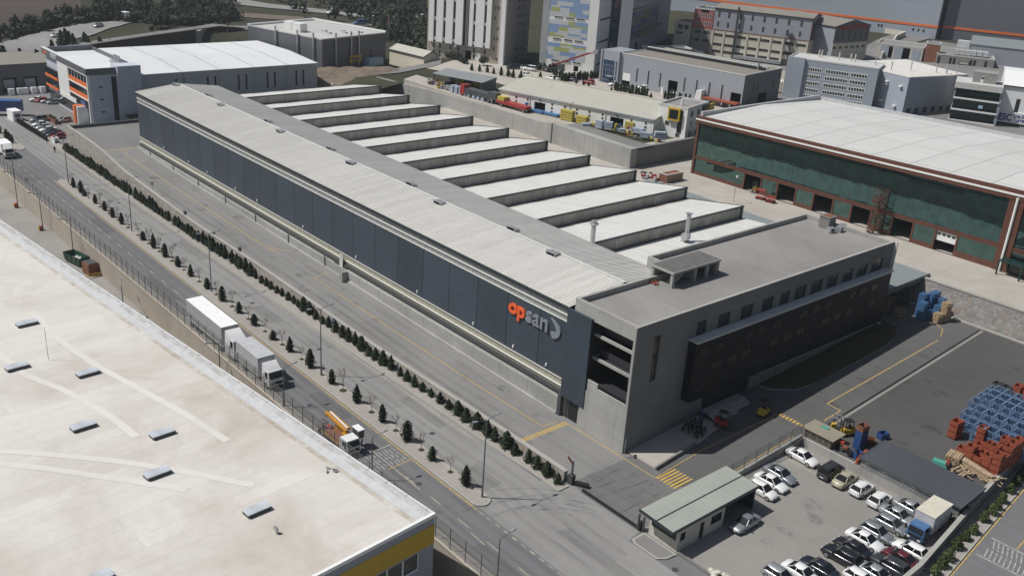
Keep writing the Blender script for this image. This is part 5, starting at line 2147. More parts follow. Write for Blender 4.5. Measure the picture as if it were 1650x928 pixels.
# --- tower with white fins
b = thing('strip_tower', 'tall office tower with white vertical panels and dark strip windows above a beige base', 'tower', (167.5, -119.7, 12), 27)
g = MB()
wall(g, 'X', 0, 27, -2, 50, 0, [(11.3, 13.6, 0, 2.9)], 1, .5, 0)
g.face([(0, 0, -1), (0, -20, -1), (0, -20, 50), (0, 0, 50)], 1)
g.face([(27, 0, -1), (27, -20, -1), (27, -20, 50), (27, 0, 50)], 1)
g.face([(0, 0, 50), (27, 0, 50), (27, -20, 50), (0, -20, 50)], 1)
g.face([(0, -20, -1), (27, -20, -1), (27, -20, 50), (0, -20, 50)], 1)
g.build('wall', ['pale_tan', 'cladding_concrete'], b)
g = MB()
g.box(-.05, 1.35, 0, 1.0, -2, 50)
g.build('corner_pier', 'canvas_white', b)
fin_edges = [4.7, 6.35, 7.15, 9.75, 10.55, 13.0, 13.35, 13.8, 14.3, 17.0, 17.75, 20.3, 21.05, 23.55, 24.3, 26.1]
for a, c in ((4.7, 6.2), (7.1, 9.9), (10.8, 12.0), (14.3, 16.8), (17.8, 20.2), (21.2, 23.5), (24.5, 26.1)):
    g = MB(); g.box(a, c, .1, 1.0, 4.5, 50); g.build('white_panel', 'canvas_white', b)
g = MB()
g.box(4.7, 26.1, .05, .35, 4.5, 50)
g.build('dark_strip', 'dark_glass', b)
for a, c in ((6.2, 7.1), (9.9, 10.8), (16.8, 17.8), (20.2, 21.2), (23.5, 24.5)):
    for k in range(5):
        g = MB(); g.box(a + .1, c - .1, .35, .6, 5.0 + 6.2 * k, 6.0 + 6.2 * k); g.build('spandrel', 'canvas_white', b)
g = MB()
for k in range(3):
    g.tube((12.2 + .5 * k, .6, 4.6), (12.2 + .5 * k, .6, 50), .14, .14, 8)
g.build('downpipe', 'galvanised', b)
for x in (6.3, 10, 15.5, 18.2, 22.0, 24.2):
    for z in (.6, 2.4):
        window(b, 'X', x, z, .75, 1.4, 0, 1, 1, 1, 'pale_tan', 'dark_glass')
g = MB(); g.box(8, 9.8, .02, .1, 0, 2.6); g.build('roller_door', 'sign_white', b)
for x in (8.3, 16.5, 22.8):
    g = MB(); g.box(x, x + .5, .1, .7, 3.6, 4.0); g.build('flood_lamp', 'sign_white', b)
for k in range(11):
    for s in (2.3, 3.4):
        if (k + int(s)) % 3 == 0: continue
        window(b, 'X', s, .9 + 3.1 * k, .55, 1.0, 0, 1, 1, 1, 'pale_tan', 'dark_glass')
for k in range(9):
    for s in (-17, -14, -11.2):
        window(b, 'Y', s + (k > 4) * .5, .5 + 2.55 * k, 1.5, 1.15, 0, -1, 2, 1, 'dark_frame', 'dark_glass')
# --- tower with blue and green tiles
b = thing('tile_tower', 'tall white tower with patchwork of blue, grey and olive rectangles on its front', 'tower', (144.6, -136.5, 12), 26.7)
g = MB()
wall(g, 'X', 0, 18, -2, 50, 0, [(11.6, 13.8, 0, 1.7), (4.9, 6.5, 0, 1.7)], 1, .6, 0)
wall(g, 'Y', -22, 0, -2, 50, 0, [], -1, .3, 1)
g.face([(18, 0, 0), (18, -22, 0), (18, -22, 50), (18, 0, 50)], 1)
g.face([(0, 0, 50), (18, 0, 50), (18, -22, 50), (0, -22, 50)], 1)
g.face([(0, -22, 0), (18, -22, 0), (18, -22, 50), (0, -22, 50)], 1)
g.build('wall', ['white_clad', 'white_clad_y'], b)
rnd = random.Random(3)
g = MB()
z = 1.8
r = 0
while z < 38:
    hgt = rnd.choice((.62, 1.24, 1.24))
    if (z + hgt - 2.3) % 6.55 < hgt + .55:
        z += .62
        continue
    x = 3.1
    while x < 15.6:
        w_ = min(rnd.choice((2.0, 3.0, 4.2, 5.2)), 15.8 - x)
        c_ = rnd.choices((0, 1, 2), (5, 5, 1.4))[0]
        g.box(x, x + w_, .0, .06 + .01 * rnd.random() + .004 * (r % 3), z, z + hgt, c_)
        x += w_
    z += hgt
    r += 1
g.build('tile_pattern', ['tile_grey', 'tile_blue', 'tile_green'], b)
for k in range(6):
    for x in (4.2, 7.6, 11.3):
        window(b, 'X', x, 2.35 + 6.55 * k, 2.7, .62, .1, 1, 4, 1, 'sign_white', 'dark_glass')
    window(b, 'Y', -12.2, 2.2 + 6.7 * k, 10, .6, 0, -1, 9, 1, 'dark_frame', 'dark_glass')
g = MB(); g.box(-.9, 0, -20.2, -12.8, .0, 50); g.build('stair_glass', 'blue_glass', b)
# --- purple-grey block to the right of that tower
b = block('patchwork_block', 'shaded grey block with dull navy, moss and lilac panels behind the tile tower', 'building', (166.0, -175.0, 12), 26.7, 20, 54, 42, 'grey_clad', 'grey_clad_y', 'canvas_grey', holesS=[(-11.5, -7.5, 0, 3.6)])
rnd = random.Random(5)
g = MB()
for i in range(9):
    for r in range(6):
        g.box(-.1 - .01 * (r % 2), 0, -4.0 * i - 4, -4.0 * i, 5 + 1.6 * r, 6.55 + 1.6 * r, rnd.choice((0, 1, 2, 2)))
g.build('tile_pattern', ['tile_navy', 'tile_moss', 'tile_lilac'], b)
for i in range(11):
    window(b, 'Y', -4.0 * i - 3.5, 7.0, 3, .6, -.1, -1, 4, 1, 'dark_frame', 'dark_glass')
    window(b, 'Y', -4.0 * i - 3.5, 15.2, 3, .6, 0, -1, 4, 1, 'dark_frame', 'dark_glass')
w = block('ramp_wall_block', 'plain pale concrete block with parapet between the tile tower and the long grey hall', 'building', (139, -160, 12), -20, 12, 16, 6.4, 'cladding_concrete', 'cladding_concrete', 'concrete_deck')
# --- low cream workshop with dark doors
b = block('cream_workshop', 'long low cream workshop with sheet roof, square windows and two wide dark doors', 'workshop', (79.6, -91.4, 11.8), 14.7, 44.2, 11.5, 4.05, 'white_clad', 'white_clad_y', 'cream_roof',
          holesF=[(30.1, 33.4, -.2, 2.6), (8.0, 11.6, -.2, 2.7)], roof='mono', rise=1.9)
for x in (38.6, 35.1, 27.8, 24.1, 20.6, 17.1, 13.4, 5.6, 1.8):
    for z in (.55, 1.5, 2.45):
        if (x in (38.6,) and z < 1) or x == 20.6 and z < 1: continue
        window(b, 'X', x, z, .62, .62, 0, 1, 1, 1, 'light_beige', 'dark_glass')
g = MB()
for x in (0, 12.9, 22.9, 34.7, 44):
    g.box(x - .08, x + .08, 0, .15, -.5, 4.0)
g.box(-.2, 44.4, .26, .42, 3.85, 4.08)
g.build('gutter', 'canvas_grey', b)
g = MB()
g.box(22.2, 22.9, -11.6, .3, 4.0, 4.25); g.box(0, 44, -11.9, -11.6, 5.5, 6.35)
g.build('parapet', 'light_beige', b)
g = MB(); g.box(35.3, 36.1, .02, .1, 0, 1.9); g.build('door', 'blue_steel', b)
for x in (31.5, 9.6):
    g = MB(); g.box(x, x + .4, .05, .5, 3.1, 3.35); g.build('flood_lamp', 'steel_dark', b)
# its small tower with the yellow framed window
b = block('yellow_window_house', 'pale three storey house with a yellow framed bay window beside the workshop', 'building', (73.9, -96.0, 11.8), 14.7, 7.4, 11.5, 7.4, 'white_clad', 'white_clad_y', 'concrete_deck')
g = MB(); g.box(1.6, 4.6, .0, .75, 4.0, 6.9); by = g.build('yellow_bay', 'yellow', b)
g = MB(); g.box(2.0, 4.2, .75, .79, 4.5, 6.6); g.build('pane', 'dark_glass', by)
g = MB(); g.box(1.1, 2.2, .02, .12, 1.4, 6.6); g.build('glass_strip', 'dark_glass', b)
for x, z in ((4.3, 2.6), (1.3, .2), (5.2, .2)):
    window(b, 'X', x, z, 1.1, 1.1, 0, 1, 2, 1, 'light_beige', 'dark_glass')
for y in (-3.1, -6.6):
    for z in (.3, 2.6, 5.0):
        window(b, 'Y', y, z, 1.2, 1.4, 0, -1, 2, 1, 'light_beige', 'dark_glass')
g = MB(); g.box(-.15, 0, -11.5, -8, 4.6, 6.9); g.build('dark_glazing', 'dark_glass', b)
g = MB(); g.box(-.3, 0, -14.5, -11.6, 4.6, 6.8); g.build('yellow_sign', 'yellow', b)
g = MB(); g.tube((3.5, -4, 7), (3.5, -4, 8.3), .3, .3, 8); g.build('roof_flue', 'trim_white', b)
# open shed
b = thing('open_shed', 'open fronted shed with dark sheet roof and yellow bundles stored inside', 'shed', (137.5, -85.5, 11.8), 16)
g = MB(); g.prism([(-1.5, .3), (15.5, .3), (15.5, -6.5), (-1.5, -6.5)], 2.6, [2.7, 2.7, 3.4, 3.4]); g.build('roof', 'grey_roof', b)
for x in (-1, 7, 15):
    g = MB(); g.box(x - .12, x + .12, 0, .24, 0, 2.6); g.build('post', 'steel_dark', b)
g = MB(); g.box(-1.4, 15.4, -6.4, -6.2, 0, 3.2); g.box(-1.4, -1.2, -6.2, 0, 0, 2.6); g.build('wall', 'dark_clad', b)
# --- long grey hall
b = block('long_grey_hall', 'long light grey clad hall with slit windows, three dark doors and a glazed corner', 'warehouse', (89.5, -137.8, 12), 9, 40, 22, 9.2, 'grey_clad', 'dark_clad_y', 'tan_roof',
          holesF=[(20.2, 23.3, -.5, 4.1), (.4, 3.5, -.5, 4.1), (36.2, 39.0, -.5, 3.9)], holesS=[(-14.5, -9.5, -.5, 3.2)], roof='flat', par=.15)
for x in (33.7, 29.8, 25.8, 17.8, 13.9, 9.9, 6.0):
    window(b, 'X', x, 1.7, .55, 3.9, 0, 1, 1, 5, 'grey_clad', 'dark_glass', ft=.05)
for y in (-6, -8.5, -18):
    window(b, 'Y', y, 4, .5, 2.4, 0, -1, 1, 3, 'dark_frame', 'dark_glass', ft=.05)
g = MB(); g.box(36.25, 38.95, -.2, -.12, 1.5, 3.9); g.build('shutter', 'sign_white', b)
g = MB(); g.box(24.6, 25.3, .02, .12, -.3, 1.7); g.build('door', 'sign_white', b)
g = MB()
g.box(40, 46, -8, .9, -1, 9.4, 0)
g.box(40.6, 45.3, .9, 1.0, -.5, 6.6, 1)
g.box(45.9, 46.4, .2, 1.2, -1, 9.4, 0)
g.box(40.9, 41.3, 1.0, 1.05, -.5, 6.6, 0)
for k in range(4): g.box(40.6 + 1.2 * k, 40.66 + 1.2 * k, .98, 1.04, -.5, 6.6, 0)
for k in range(4): g.box(40.6, 45.3, .98, 1.04, .9 + 1.4 * k, .96 + 1.4 * k, 0)
g.box(41.5, 43.5, 1, 1.9, 2.0, 2.2, 0)
g.build('glazed_corner', ['grey_clad', 'blue_glass'], b)
g = MB()
for k in range(34):
    g.box(1 + 1.15 * k, 1.75 + 1.15 * k, -13.6, -12.6, 9.0, 9.85, 0)
g.box(.6, 40, -14.4, -13.6, 9.0, 10.0, 1)
g.build('roof_monitor', ['dark_glass', 'trim_light'], b)
g = MB(); g.tube((3, -13, 9), (3, -13, 10.9), .4, .4, 10); g.build('roof_flue', 'galvanised', b)
# --- brown and grey foundry
b = block('foundry', 'old grey and beige foundry with tan gable roof, rows of slit windows and red lettering', 'foundry', (123.2, -218.4, 16), 21, 34.3, 13.5, 12.9, 'grey_clad', 'dark_clad_y', 'tan_roof', roof='gableX', rise=1.2, drop=7)
g = MB()
g.box(-.2, 34.5, -13.6, .12, -7, 5.4)
lb = g.build('concrete_base', 'cream_wall', b)
g = MB(); g.box(-.25, 34.6, -.1, .2, 5.35, 5.6); g.box(-.1, 34.5, .12, .22, 12.6, 12.95); g.box(-.12, .08, -.05, .15, -2, 12.9); g.build('red_trim', 'rust', b)
for i, x in enumerate((3.2, 7.5, 11.8, 16, 20.2, 24.5, 28.6, 32.2)):
    window(b, 'X', x, 9.9, .75, 1.9, 0, 1, 1, 1, 'dark_frame', 'rust_dark')
    window(b, 'X', x, 6.6, .75, 1.7, 0, 1, 1, 1, 'dark_frame', 'rust_dark')
for i in range(8):
    x = .9 + 4.2 * i
    for z in (3.3, .0, -2.4):
        window(b, 'X', x, z, 3.2, 1.0, .12, 1, 5, 1, 'pale_tan', 'office_dark')
for k in range(9):
    g = MB(); g.box(.3 + 4.2 * k - .2, .3 + 4.2 * k + .2, .12, .3, -7, 5.3); g.build('pilaster', 'light_beige', lb)
g = MB(); g.tube((25.6, .9, -4), (25.6, .9, 13.6), .45, .4, 10); g.tube((25.6, .9, 13.6), (25.6, .9, 14.2), .5, .2, 10); g.build('flue', 'steel_dark', b)
g = MB()
for x in (6.0, 8.0):
    for y in (.3, 1.6):
        g.tube((x, y, -7), (x, y, 7.6), .07, .07, 6)
for z in (-2, 1.2, 4.4, 7.4): g.box(5.9, 8.1, .2, 1.7, z, z + .12)
for k in range(5): g.beam((6, 1, -5 + 2.6 * k), (8, 1, -2.4 + 2.6 * k), .5, .1)
g.build('fire_escape', 'steel_dark', b)
g = MB(); g.box(8, 25, .4, 2.2, -3.2, -2.2); g.box(8, 25, 1.0, 1.6, -4.5, -4.1); g.build('duct', 'galvanised', b)
# gable with the red letters: a second bay set back to the right
b2 = block('foundry_bay', 'grey gabled foundry bay with red letters over tall slit windows', 'foundry', (117.3, -223.5, 16), -4, 25, 20, 10.9, 'grey_clad', 'dark_clad_y', 'tan_roof', roof='gableX', rise=2.0, drop=7)
for k, y in enumerate((-18.6, -15.4, -12.2, -8.8, -5.4, -2.2)):
    window(b2, 'Y', y, 6.2, .7, 3.6, 0, -1, 1, 4, 'dark_frame', 'dark_glass')
    window(b2, 'Y', y, 3.4, 1.9, .9, -.1, -1, 3, 1, 'pale_tan', 'dark_glass')
g = MB(); g.box(-.1, 0, -20, 0, -7, 5.4); g.build('concrete_base', 'cream_wall', b2)
text('letters_red', 'Gisen DÖKÜM', 2.25, 'letter_red', b2, (-.12, -2.0, 9.9), (R(90), 0, R(-90)), .06, .05, fit=(16, 1.9))
# pink annex and small cream house at the left end
b = block('pink_annex', 'dusty pink annex with eight small arched looking windows at the left end of the foundry', 'building', (155.6, -206.3, 16), 21, 7.2, 10, 12.2, 'pink_red', 'pink_red', 'steel_dark', drop=7)
for k in range(4):
    for z in (9.0, 6.2):
        window(b, 'X', .8 + 1.55 * k, z, .8, 1.5, 0, 1, 1, 1, 'trim_light', 'dark_glass', ft=.16)
g = MB(); g.box(0, 7.2, .02, .14, -7, 5.2); g.build('concrete_base', 'cladding_concrete', b)
for x in (.8, 4.0):
    for z in (3.4, .6): window(b, 'X', x, z, 2.2, 1.2, .14, 1, 3, 1, 'pale_tan', 'dark_glass')
g = MB(); g.box(2.2, 4.8, .02, .16, 11.1, 11.7); g.build('dark_sign', 'office_dark', b)
b = block('stained_house', 'stained cream concrete house with brown flat roof left of the pink annex', 'building', (162.8, -203.5, 16), 21, 6.2, 9, 6.8, 'cream_wall', 'cream_wall', 'rust', drop=7)
for x in (.9, 3.2): window(b, 'X', x, 4.2, 1.7, 1.5, 0, 1, 2, 1, 'pale_tan', 'dark_glass')
window(b, 'X', 2.8, 2.4, 2.6, .8, 0, 1, 4, 1, 'pale_tan', 'office_dark')
b = thing('tan_rear_wall', 'long low tan wall with coping behind the roof of the long grey hall', 'wall', (86, -190, 10.5), 8)
g = MB(); g.box(0, 70, -.4, 0, -3, 5.0); g.build('wall', 'cream_wall', b)
# --- vast hall with the orange line
b = block('orange_line_hall', 'vast blue-grey hall with one orange line running round it, filling the background', 'warehouse', (124.3, -309.6, 18), 17.4, 150, 100, 34, 'blue_clad', 'blue_clad_y', 'canvas_grey', drop=6)
g = MB(); g.box(-.15, 150, .0, .15, 4.4, 5.3); g.box(-.15, 0, -100, .0, 4.4, 5.3); g.build('orange_line', 'orange', b)
for x in (6.5, 8.5, 4.5, 21, 22.2):
    window(b, 'X', x, 2.2, .8, 1.2, 0, 1, 1, 1, 'blue_clad', 'office_dark')
for y in (-27.5, -24.5): window(b, 'Y', y, 9.3, 1.6, 1.8, 0, -1, 1, 1, 'dark_frame', 'dark_glass')
b = block('dark_hall_annex', 'tall dark grey hall continuing the vast blue-grey hall at the upper right', 'warehouse', (41.8, -350.0, 18), 24, 90, 60, 34, 'darker_clad', 'darker_clad', 'canvas_grey', drop=6)
g = MB(); g.box(0, 90, .0, .15, 4.4, 5.3); g.build('orange_line', 'orange', b)
for x in (55, 58): window(b, 'X', x, 9.3, 1.6, 1.8, 0, 1, 1, 1, 'dark_frame', 'dark_glass')
# --- blue-white office hall
b = block('blue_grey_hall', 'blue-grey hall with pale ribbed roof and several thin roof flues', 'warehouse', (64.9, -178.6, 12), -11, 10, 25, 10.2, 'blue_clad', 'blue_clad_y', 'trim_light', roof='flat', par=.1)
g = MB()
for k in range(9): g.box(.2, 22, -2.5 * k - 2.0, -2.5 * k - 1.75, 10.1, 10.3)
rf = [c for c in b.children if c.name.startswith('roof')][0]
g.build('roof_rib', 'light_beige', rf)
g = MB(); g.prism([(.2, -.2), (22, -.2), (22, -24.8), (.2, -24.8)], 10.0, [10.15, 10.8, 10.8, 10.15]); g.build('roof_sheet', 'membrane_new', rf)
for (x, z) in ((6.5, 7.6), (6.5, 6.9), (1.6, 7.2), (7.3, 2.2), (2.4, 1.6)):
    g = MB(); g.box(x, x + .9, 0, .7, z, z + .4); g.build('wall_vent', 'trim_white', b)
for (x, y) in ((3, -19), (1, -21), (2, -18), (4, -16), (8, -10), (9, -3), (14, -2)):
    g = MB(); g.tube((x, y, 9.8), (x, y, 12.4), .14, .14, 8); g.tube((x, y, 12.4), (x + .1, y, 12.8), .24, .18, 8); g.build('roof_flue', 'galvanised', b)
for y in (-20, -17, -13.5, -10, -6.5, -3):
    window(b, 'Y', y, -.6, 1.6, 2.2, 0, -1, 2, 2, 'blue_clad_y', 'office_dark')
b = block('ribbon_window_office', 'pale blue office with five rows of white framed ribbon windows', 'office building', (73.4, -176.8, 12), 22, 25.2, 12, 11.3, 'blue_clad', 'blue_clad_y', 'trim_light', par=.3)
for r in range(5):
    for x, w_ in ((2.6, 4.6), (7.6, 6.6), (15.2, 4.0)):
        window(b, 'X', x, .2 + 1.95 * r, w_, 1.15, 0, 1, int(w_ * 1.5), 1, 'sign_white', 'dark_glass', ft=.16)
g = MB(); g.box(20.2, 25.2, -.1, .7, -1, 11.5); g.build('stair_tower', 'blue_clad', b)
for x in (8, 9.2, 12.5, 17.5, 18.3):
    g = MB(); g.tube((x, -9, 11), (x, -9, 13.2), .2, .2, 8); g.build('roof_flue', 'light_beige', b)
for y in (-4, -8):
    for z in (3.0, 6.2): window(b, 'Y', y, z, .8, .8, 0, -1, 1, 1, 'blue_clad', 'dark_glass')
# --- dark glass office with white bands and its hall
b = thing('white_banded_office', 'five storey dark glass office with white bands and a concrete roof box', 'office building', (45.4, -192.0, 10), 24)
g = MB(); g.box(0, 11, -10, 0, -2, 10.9); g.build('glazing', 'green_dark_glass', b)
for z in (1.6, 4.6, 7.7):
    g = MB(); g.box(-.3, 11.3, -10, .6, z, z + .42); g.build('white_band', 'sign_white', b)
    g = MB(); g.box(-.2, 11.2, -10, .3, z + .42, z + 1.15); g.build('grey_band', 'office_dark', b)
g = MB(); g.box(-.4, 11.6, -10.4, .9, 10.6, 12.2); g.build('parapet', 'trim_light', b)
g = MB(); g.box(1.6, 7.6, -8, -2.5, 12.2, 15.0); rb = g.build('roof_box', 'cladding_concrete', b)
g = MB(); g.box(4.9, 5.5, -2.5, -2.45, 12.3, 14.1, 0); g.box(4.95, 5.45, -2.45, -2.43, 13.2, 13.9, 1); g.build('door', ['sign_white', 'black'], rb)
for x, z in ((3.5, 5.8), (3.6, .2)):
    g = MB(); g.box(x, x + 1.1, .0, .35, z, z + .8); g.build('open_window', 'light_blue', b)
g = MB(); g.box(-.7, 0, -1.5, .3, -2, 10.8); g.build('end_pier', 'blue_clad_y', b)
b = block('steel_company_hall', 'white hall with a blue lettered banner at the right edge of the photo', 'warehouse', (10.49, -211.9, 9), 24, 39.4, 40, 13.3, 'canvas_white', 'canvas_white', 'canvas_white', roof='gableX', rise=1.5)
g = MB(); g.box(8, 39.1, .02, .3, 3.4, 6.3); g.build('banner', 'sign_white', b)
text('letters_big', 'ESC', 2.5, 'letter_blue', b, (38.9, .33, 3.9), (R(90), 0, R(180)), .03, .09, fit=(3.2, 1.95))
text('letters_name', 'ÇELİK', 1.35, 'letter_blue', b, (35.3, .33, 4.9), (R(90), 0, R(180)), .03, .04, fit=(3.3, 1.05))
text('letters_steel', 'STEEL', 1.15, 'letter_blue', b, (34.2, .33, 3.95), (R(90), 0, R(180)), .03, .04, fit=(3.0, .7))
window(b, 'X', 34.6, 6.4, 1.0, 3.6, 0, 1, 1, 4, 'dark_frame', 'dark_glass')
window(b, 'X', 26.6, 6.4, 1.0, 3.6, 0, 1, 1, 4, 'dark_frame', 'dark_glass')
g = MB(); g.box(8, 39.1, .02, .1, -1, 3.4); g.build('glazing_strip', 'green_dark_glass', b)
# --- unfinished concrete works and its rear buildings
b = block('concrete_works', 'grey concrete works with strips of small windows and stored white tanks on its roof', 'factory', (81.9, -269.6, 14), 28, 18.7, 22, 5.2, 'cladding_concrete', 'cladding_concrete', 'concrete_deck', holesF=[(7.8, 11.2, -2, 3.4)], drop=6)
for x in (2.2, 5.8, 7.0, 12.4, 13.6, 17.4):
    window(b, 'X', x, -2, .8, 6.2, 0, 1, 1, 7, 'dark_frame', 'dark_glass')
g = MB(); g.box(8, 11, -.2, -.1, 2.4, 3.4); g.build('shutter', 'light_beige', b)
for i in range(9):
    t = thing('storage_tank', 'white plastic liquid tank in a wire cage on the concrete works roof', 'tank', (0, 0, 0), 28, 'white caged tanks on the roof')
    lx, ly = 3 + 1.9 * (i % 6), -5 - 2.2 * (i // 6)
    t.location = (81.9 + lx * .883 + ly * .469 * -1, -269.6 + lx * .469 + ly * .883, 14 + 5.0)
    g = MB(); g.box(-.8, .8, -.8, .8, .2, 1.7); g.build('tank', 'tank_white', t)
    g = MB()
    for z in (.2, .95, 1.65): g.box(-.84, .84, .8, .84, z, z + .06)
    for x in (-.8, 0, .8): g.box(x - .03, x + .03, .8, .84, .1, 1.7)
    g.build('cage', 'galvanised', t)
b = block('brick_house', 'small red-brown brick house between the concrete works and the open frame building', 'building', (98.5, -262.5, 14), 28, 4.6, 6, 8.2, 'brick_brown', 'brick_brown', 'steel_dark', drop=6)
b = block('open_frame_works', 'pale concrete works with tall dark openings behind the ribbed roof hall', 'factory', (103.5, -260.5, 14), 22, 16, 14, 6.2, 'light_beige', 'light_beige', 'concrete_deck', holesF=[(4.3, 7.8, -3, 5.4), (10.2, 12.4, -3, 5.4)], drop=6)
g = MB()
for x in (2.2, 8.2, 13.0): g.box(x - 1.4, x + 1.4, .02, .1, -3, 5.3)
g.build('shutter', 'blue_clad', b)
b = block('blue_roof_shed', 'grey shed with a wide blue-grey roof behind the white tanks', 'shed', (72, -285, 15), 24, 24, 16, 7.4, 'grey_clad', 'grey_clad_y', 'grey_roof', roof='mono', rise=1.5, drop=6)
b = block('concrete_frame_tower', 'unfinished concrete tower with white columns on top at the upper right corner', 'building', (62, -305, 16), 22, 9, 12, 10, 'light_beige', 'light_beige', 'concrete_deck', drop=6)
g = MB()
for k in range(5):
    g.box(1.0 + 1.9 * k, 1.5 + 1.9 * k, -.6, -.1, 10, 15)
    g.box(1.0 + 1.9 * k, 1.5 + 1.9 * k, -11, -10.5, 10, 15)
g.box(-.5, 9.5, -12, .3, 14.6, 15.1); g.box(-.5, 9.5, -12, .3, 10, 10.4)
g.build('column_frame', 'trim_light', b)
b = block('concrete_annex', 'pale concrete annex with white coping beside the unfinished tower', 'building', (71, -301, 16), 22, 9, 10, 7.0, 'light_beige', 'light_beige', 'canvas_white', drop=6)
for i, (x, y, m_) in enumerate(((105, -294, 'tank_white'), (101, -296, 'canvas_grey'), (96, -298, 'yellow'), (91, -300, 'yellow'), (86, -302, 'trim_white'))):
    lab = ['white shipping container with blue end on the ledge below the orange line', 'light grey shipping container second from the left on the ledge', 'yellow shipping container left of its yellow twin on the ledge', 'yellow shipping container right of its yellow twin on the ledge', 'white shipping container at the right end of the ledge'][i]
    t = thing('shipping_container', lab, 'container', (x, y, hz(x, y) + 1.6), 17, 'containers below the orange line')
    g = MB(); g.box(-2.2, 2.2, -1.2, 1.2, 0, 2.6); g.build('body', m_, t)
    g = MB()
    for k in range(9): g.box(-2.1 + .5 * k, -1.9 + .5 * k, 1.2, 1.26, .1, 2.5)
    g.build('corrugation', m_, t)
w = thing('container_ledge', 'pale concrete ledge wall carrying a row of shipping containers', 'wall', (108, -291, 14), 17)
g = MB(); g.box(-30, 2, -6, .2, -2, 3.6); g.build('wall', 'cladding_concrete', w)
w = thing('ramp_wall', 'curved pale concrete wall beside the ramp below the orange line hall', 'wall')
g = MB()
pts = [(114, -252), (122, -272), (129, -288), (133, -302), (150, -305)]
for i in range(4):
    (a, c), (d, e) = pts[i], pts[i + 1]
    g.prism([(a, c), (d, e), (d + .7, e), (a + .7, c)], 10, [hz(a, c) + 2.2, hz(d, e) + 2.2, hz(d, e) + 2.2, hz(a, c) + 2.2])
g.build('wall', 'light_beige', w)
for i, (x, y) in enumerate(((100, -171), (97.5, -170))):
    s_ = thing('silo_tank', ['left one of two pale round tanks beside the blue stair tower', 'right one of two pale round tanks beside the blue stair tower'][i], 'tank', (x, y, 12), 0, 'round tanks by the stair tower')
    g = MB(); g.tube((0, 0, .4), (0, 0, 3.4), 1.15, 1.15, 16); g.tube((0, 0, 3.4), (0, 0, 4.0), 1.15, .3, 16); g.build('tank', 'light_beige', s_, 40)
    for k in range(3):
        g = MB(); g.tube((math.cos(2.1 * k) * .9, math.sin(2.1 * k) * .9, 0), (math.cos(2.1 * k) * .9, math.sin(2.1 * k) * .9, .5), .08, .08, 6); g.build('leg', 'steel_dark', s_)
b = block('red_kiosk', 'small red kiosk with white roof near the round tanks', 'kiosk', (102.5, -164.5, 12), 15, 4.2, 3, 2.0, 'red_paint', 'red_paint', 'sign_white')
b = block('scrap_shed', 'low brown boarded shed with flat rusty roof on the terrace', 'shed', (59.9, -74.4, 8), 0, 2.2, 5.2, 1.8, 'rust', 'timber_old', 'rust', par=.0)
# ------------------------------------------------------------------ vegetation
def leaf_cloud(mb, rnd, n, shape, size, mi=0):
    """many small tilted leaf clumps spread through a crown; shape(u) gives a point and an outward vector"""
    for _ in range(n):
        p, o = shape(rnd)
        d = Vector(o) + Vector((rnd.uniform(-.6, .6), rnd.uniform(-.6, .6), rnd.uniform(-.4, .7)))
        d.normalize()
        a = d.orthogonal().normalized()
        b = d.cross(a)
        t = rnd.uniform(0, 6.28)
        a, b = a * math.cos(t) + b * math.sin(t), b * math.cos(t) - a * math.sin(t)
        s = size * rnd.uniform(.6, 1.4)
        p = Vector(p)
        mb.face([p + a * s, p + b * s * .8, p - a * s * .9, p - b * s * .7], mi)


def cone_shape(h, r, z0=.15, bulge=.9):
    def f(rnd):
        t = rnd.random() ** 1.25
        z = z0 + (h - z0) * t
        prof = min(1.0, (t + .06) * 4.5) * (1 - t) ** bulge * 1.15
        a = rnd.uniform(0, 6.283)
        k = r * prof * (rnd.uniform(.55, 1.05)) + .02
        k *= 1 + .16 * math.sin(3 * a + 7 * t)
        return (math.cos(a) * k, math.sin(a) * k, z), (math.cos(a), math.sin(a), .5)
    return f


def conifer(name, label, cat, h, r, n, size, leaf, seed, bulge=.9, group=None):
    rnd = random.Random(seed)
    t = thing(name, label, cat, group=group)
    g = MB()
    g.tube((0, 0, -.05), (0, 0, h * .7), .055 * h / 2, .015, 6)
    g.build('trunk', 'bark', t)
    g = MB()
    rings = []
    for k in range(9):
        u = k / 8
        z = .14 + (h * .93 - .14) * u
        prof = min(1.0, (u + .06) * 4.5) * (1 - u) ** bulge * 1.15
        rings.append([(math.cos(2 * math.pi * i / 9) * r * .66 * prof * rnd.uniform(.8, 1.15), math.sin(2 * math.pi * i / 9) * r * .66 * prof * rnd.uniform(.8, 1.15), z) for i in range(9)])
    g.loft(rings)
    leaf_cloud(g, rnd, n, cone_shape(h, r, .12, bulge), size)
    g.build('foliage', leaf, t)
    return reg(t)


LAB_H = 'small dark conifer in the dense row between the stone wall and the pavement'
GR_H = 'conifer row along the stone wall'
hp = [conifer('hedge_conifer', LAB_H, 'conifer', 1.75, .62, 330, .12, 'conifer', 11 + i, [.8, .6, 1.0][i], GR_H) for i in range(3)]
rnd = random.Random(21)
k = 0
x = 168.0
while x > -.6:
    pr = hp[k % 3] if k < 3 else hp[rnd.randrange(3)]
    s = rnd.uniform(.68, 1.28) * (1.14 if x > 75 else 1.02)
    w_ = rnd.uniform(.85, 1.2) * (s * .6 + .45)
    if rnd.random() > (.4 if 76 < x < 84 else .05):
        put(pr, (x + rnd.uniform(-.18, .18), wall_y(x) + .6 + rnd.uniform(-.08, .12), .13), rnd.uniform(0, 360), LAB_H, GR_H, sc=(w_, w_, s))
    x -= rnd.uniform(1.65, 2.05) if x < 80 else rnd.uniform(1.35, 1.6)
    k += 1
LAB_C = 'dark cone shaped cypress on the paved median, between bare saplings'
GR_C = 'cypresses on the median strip'
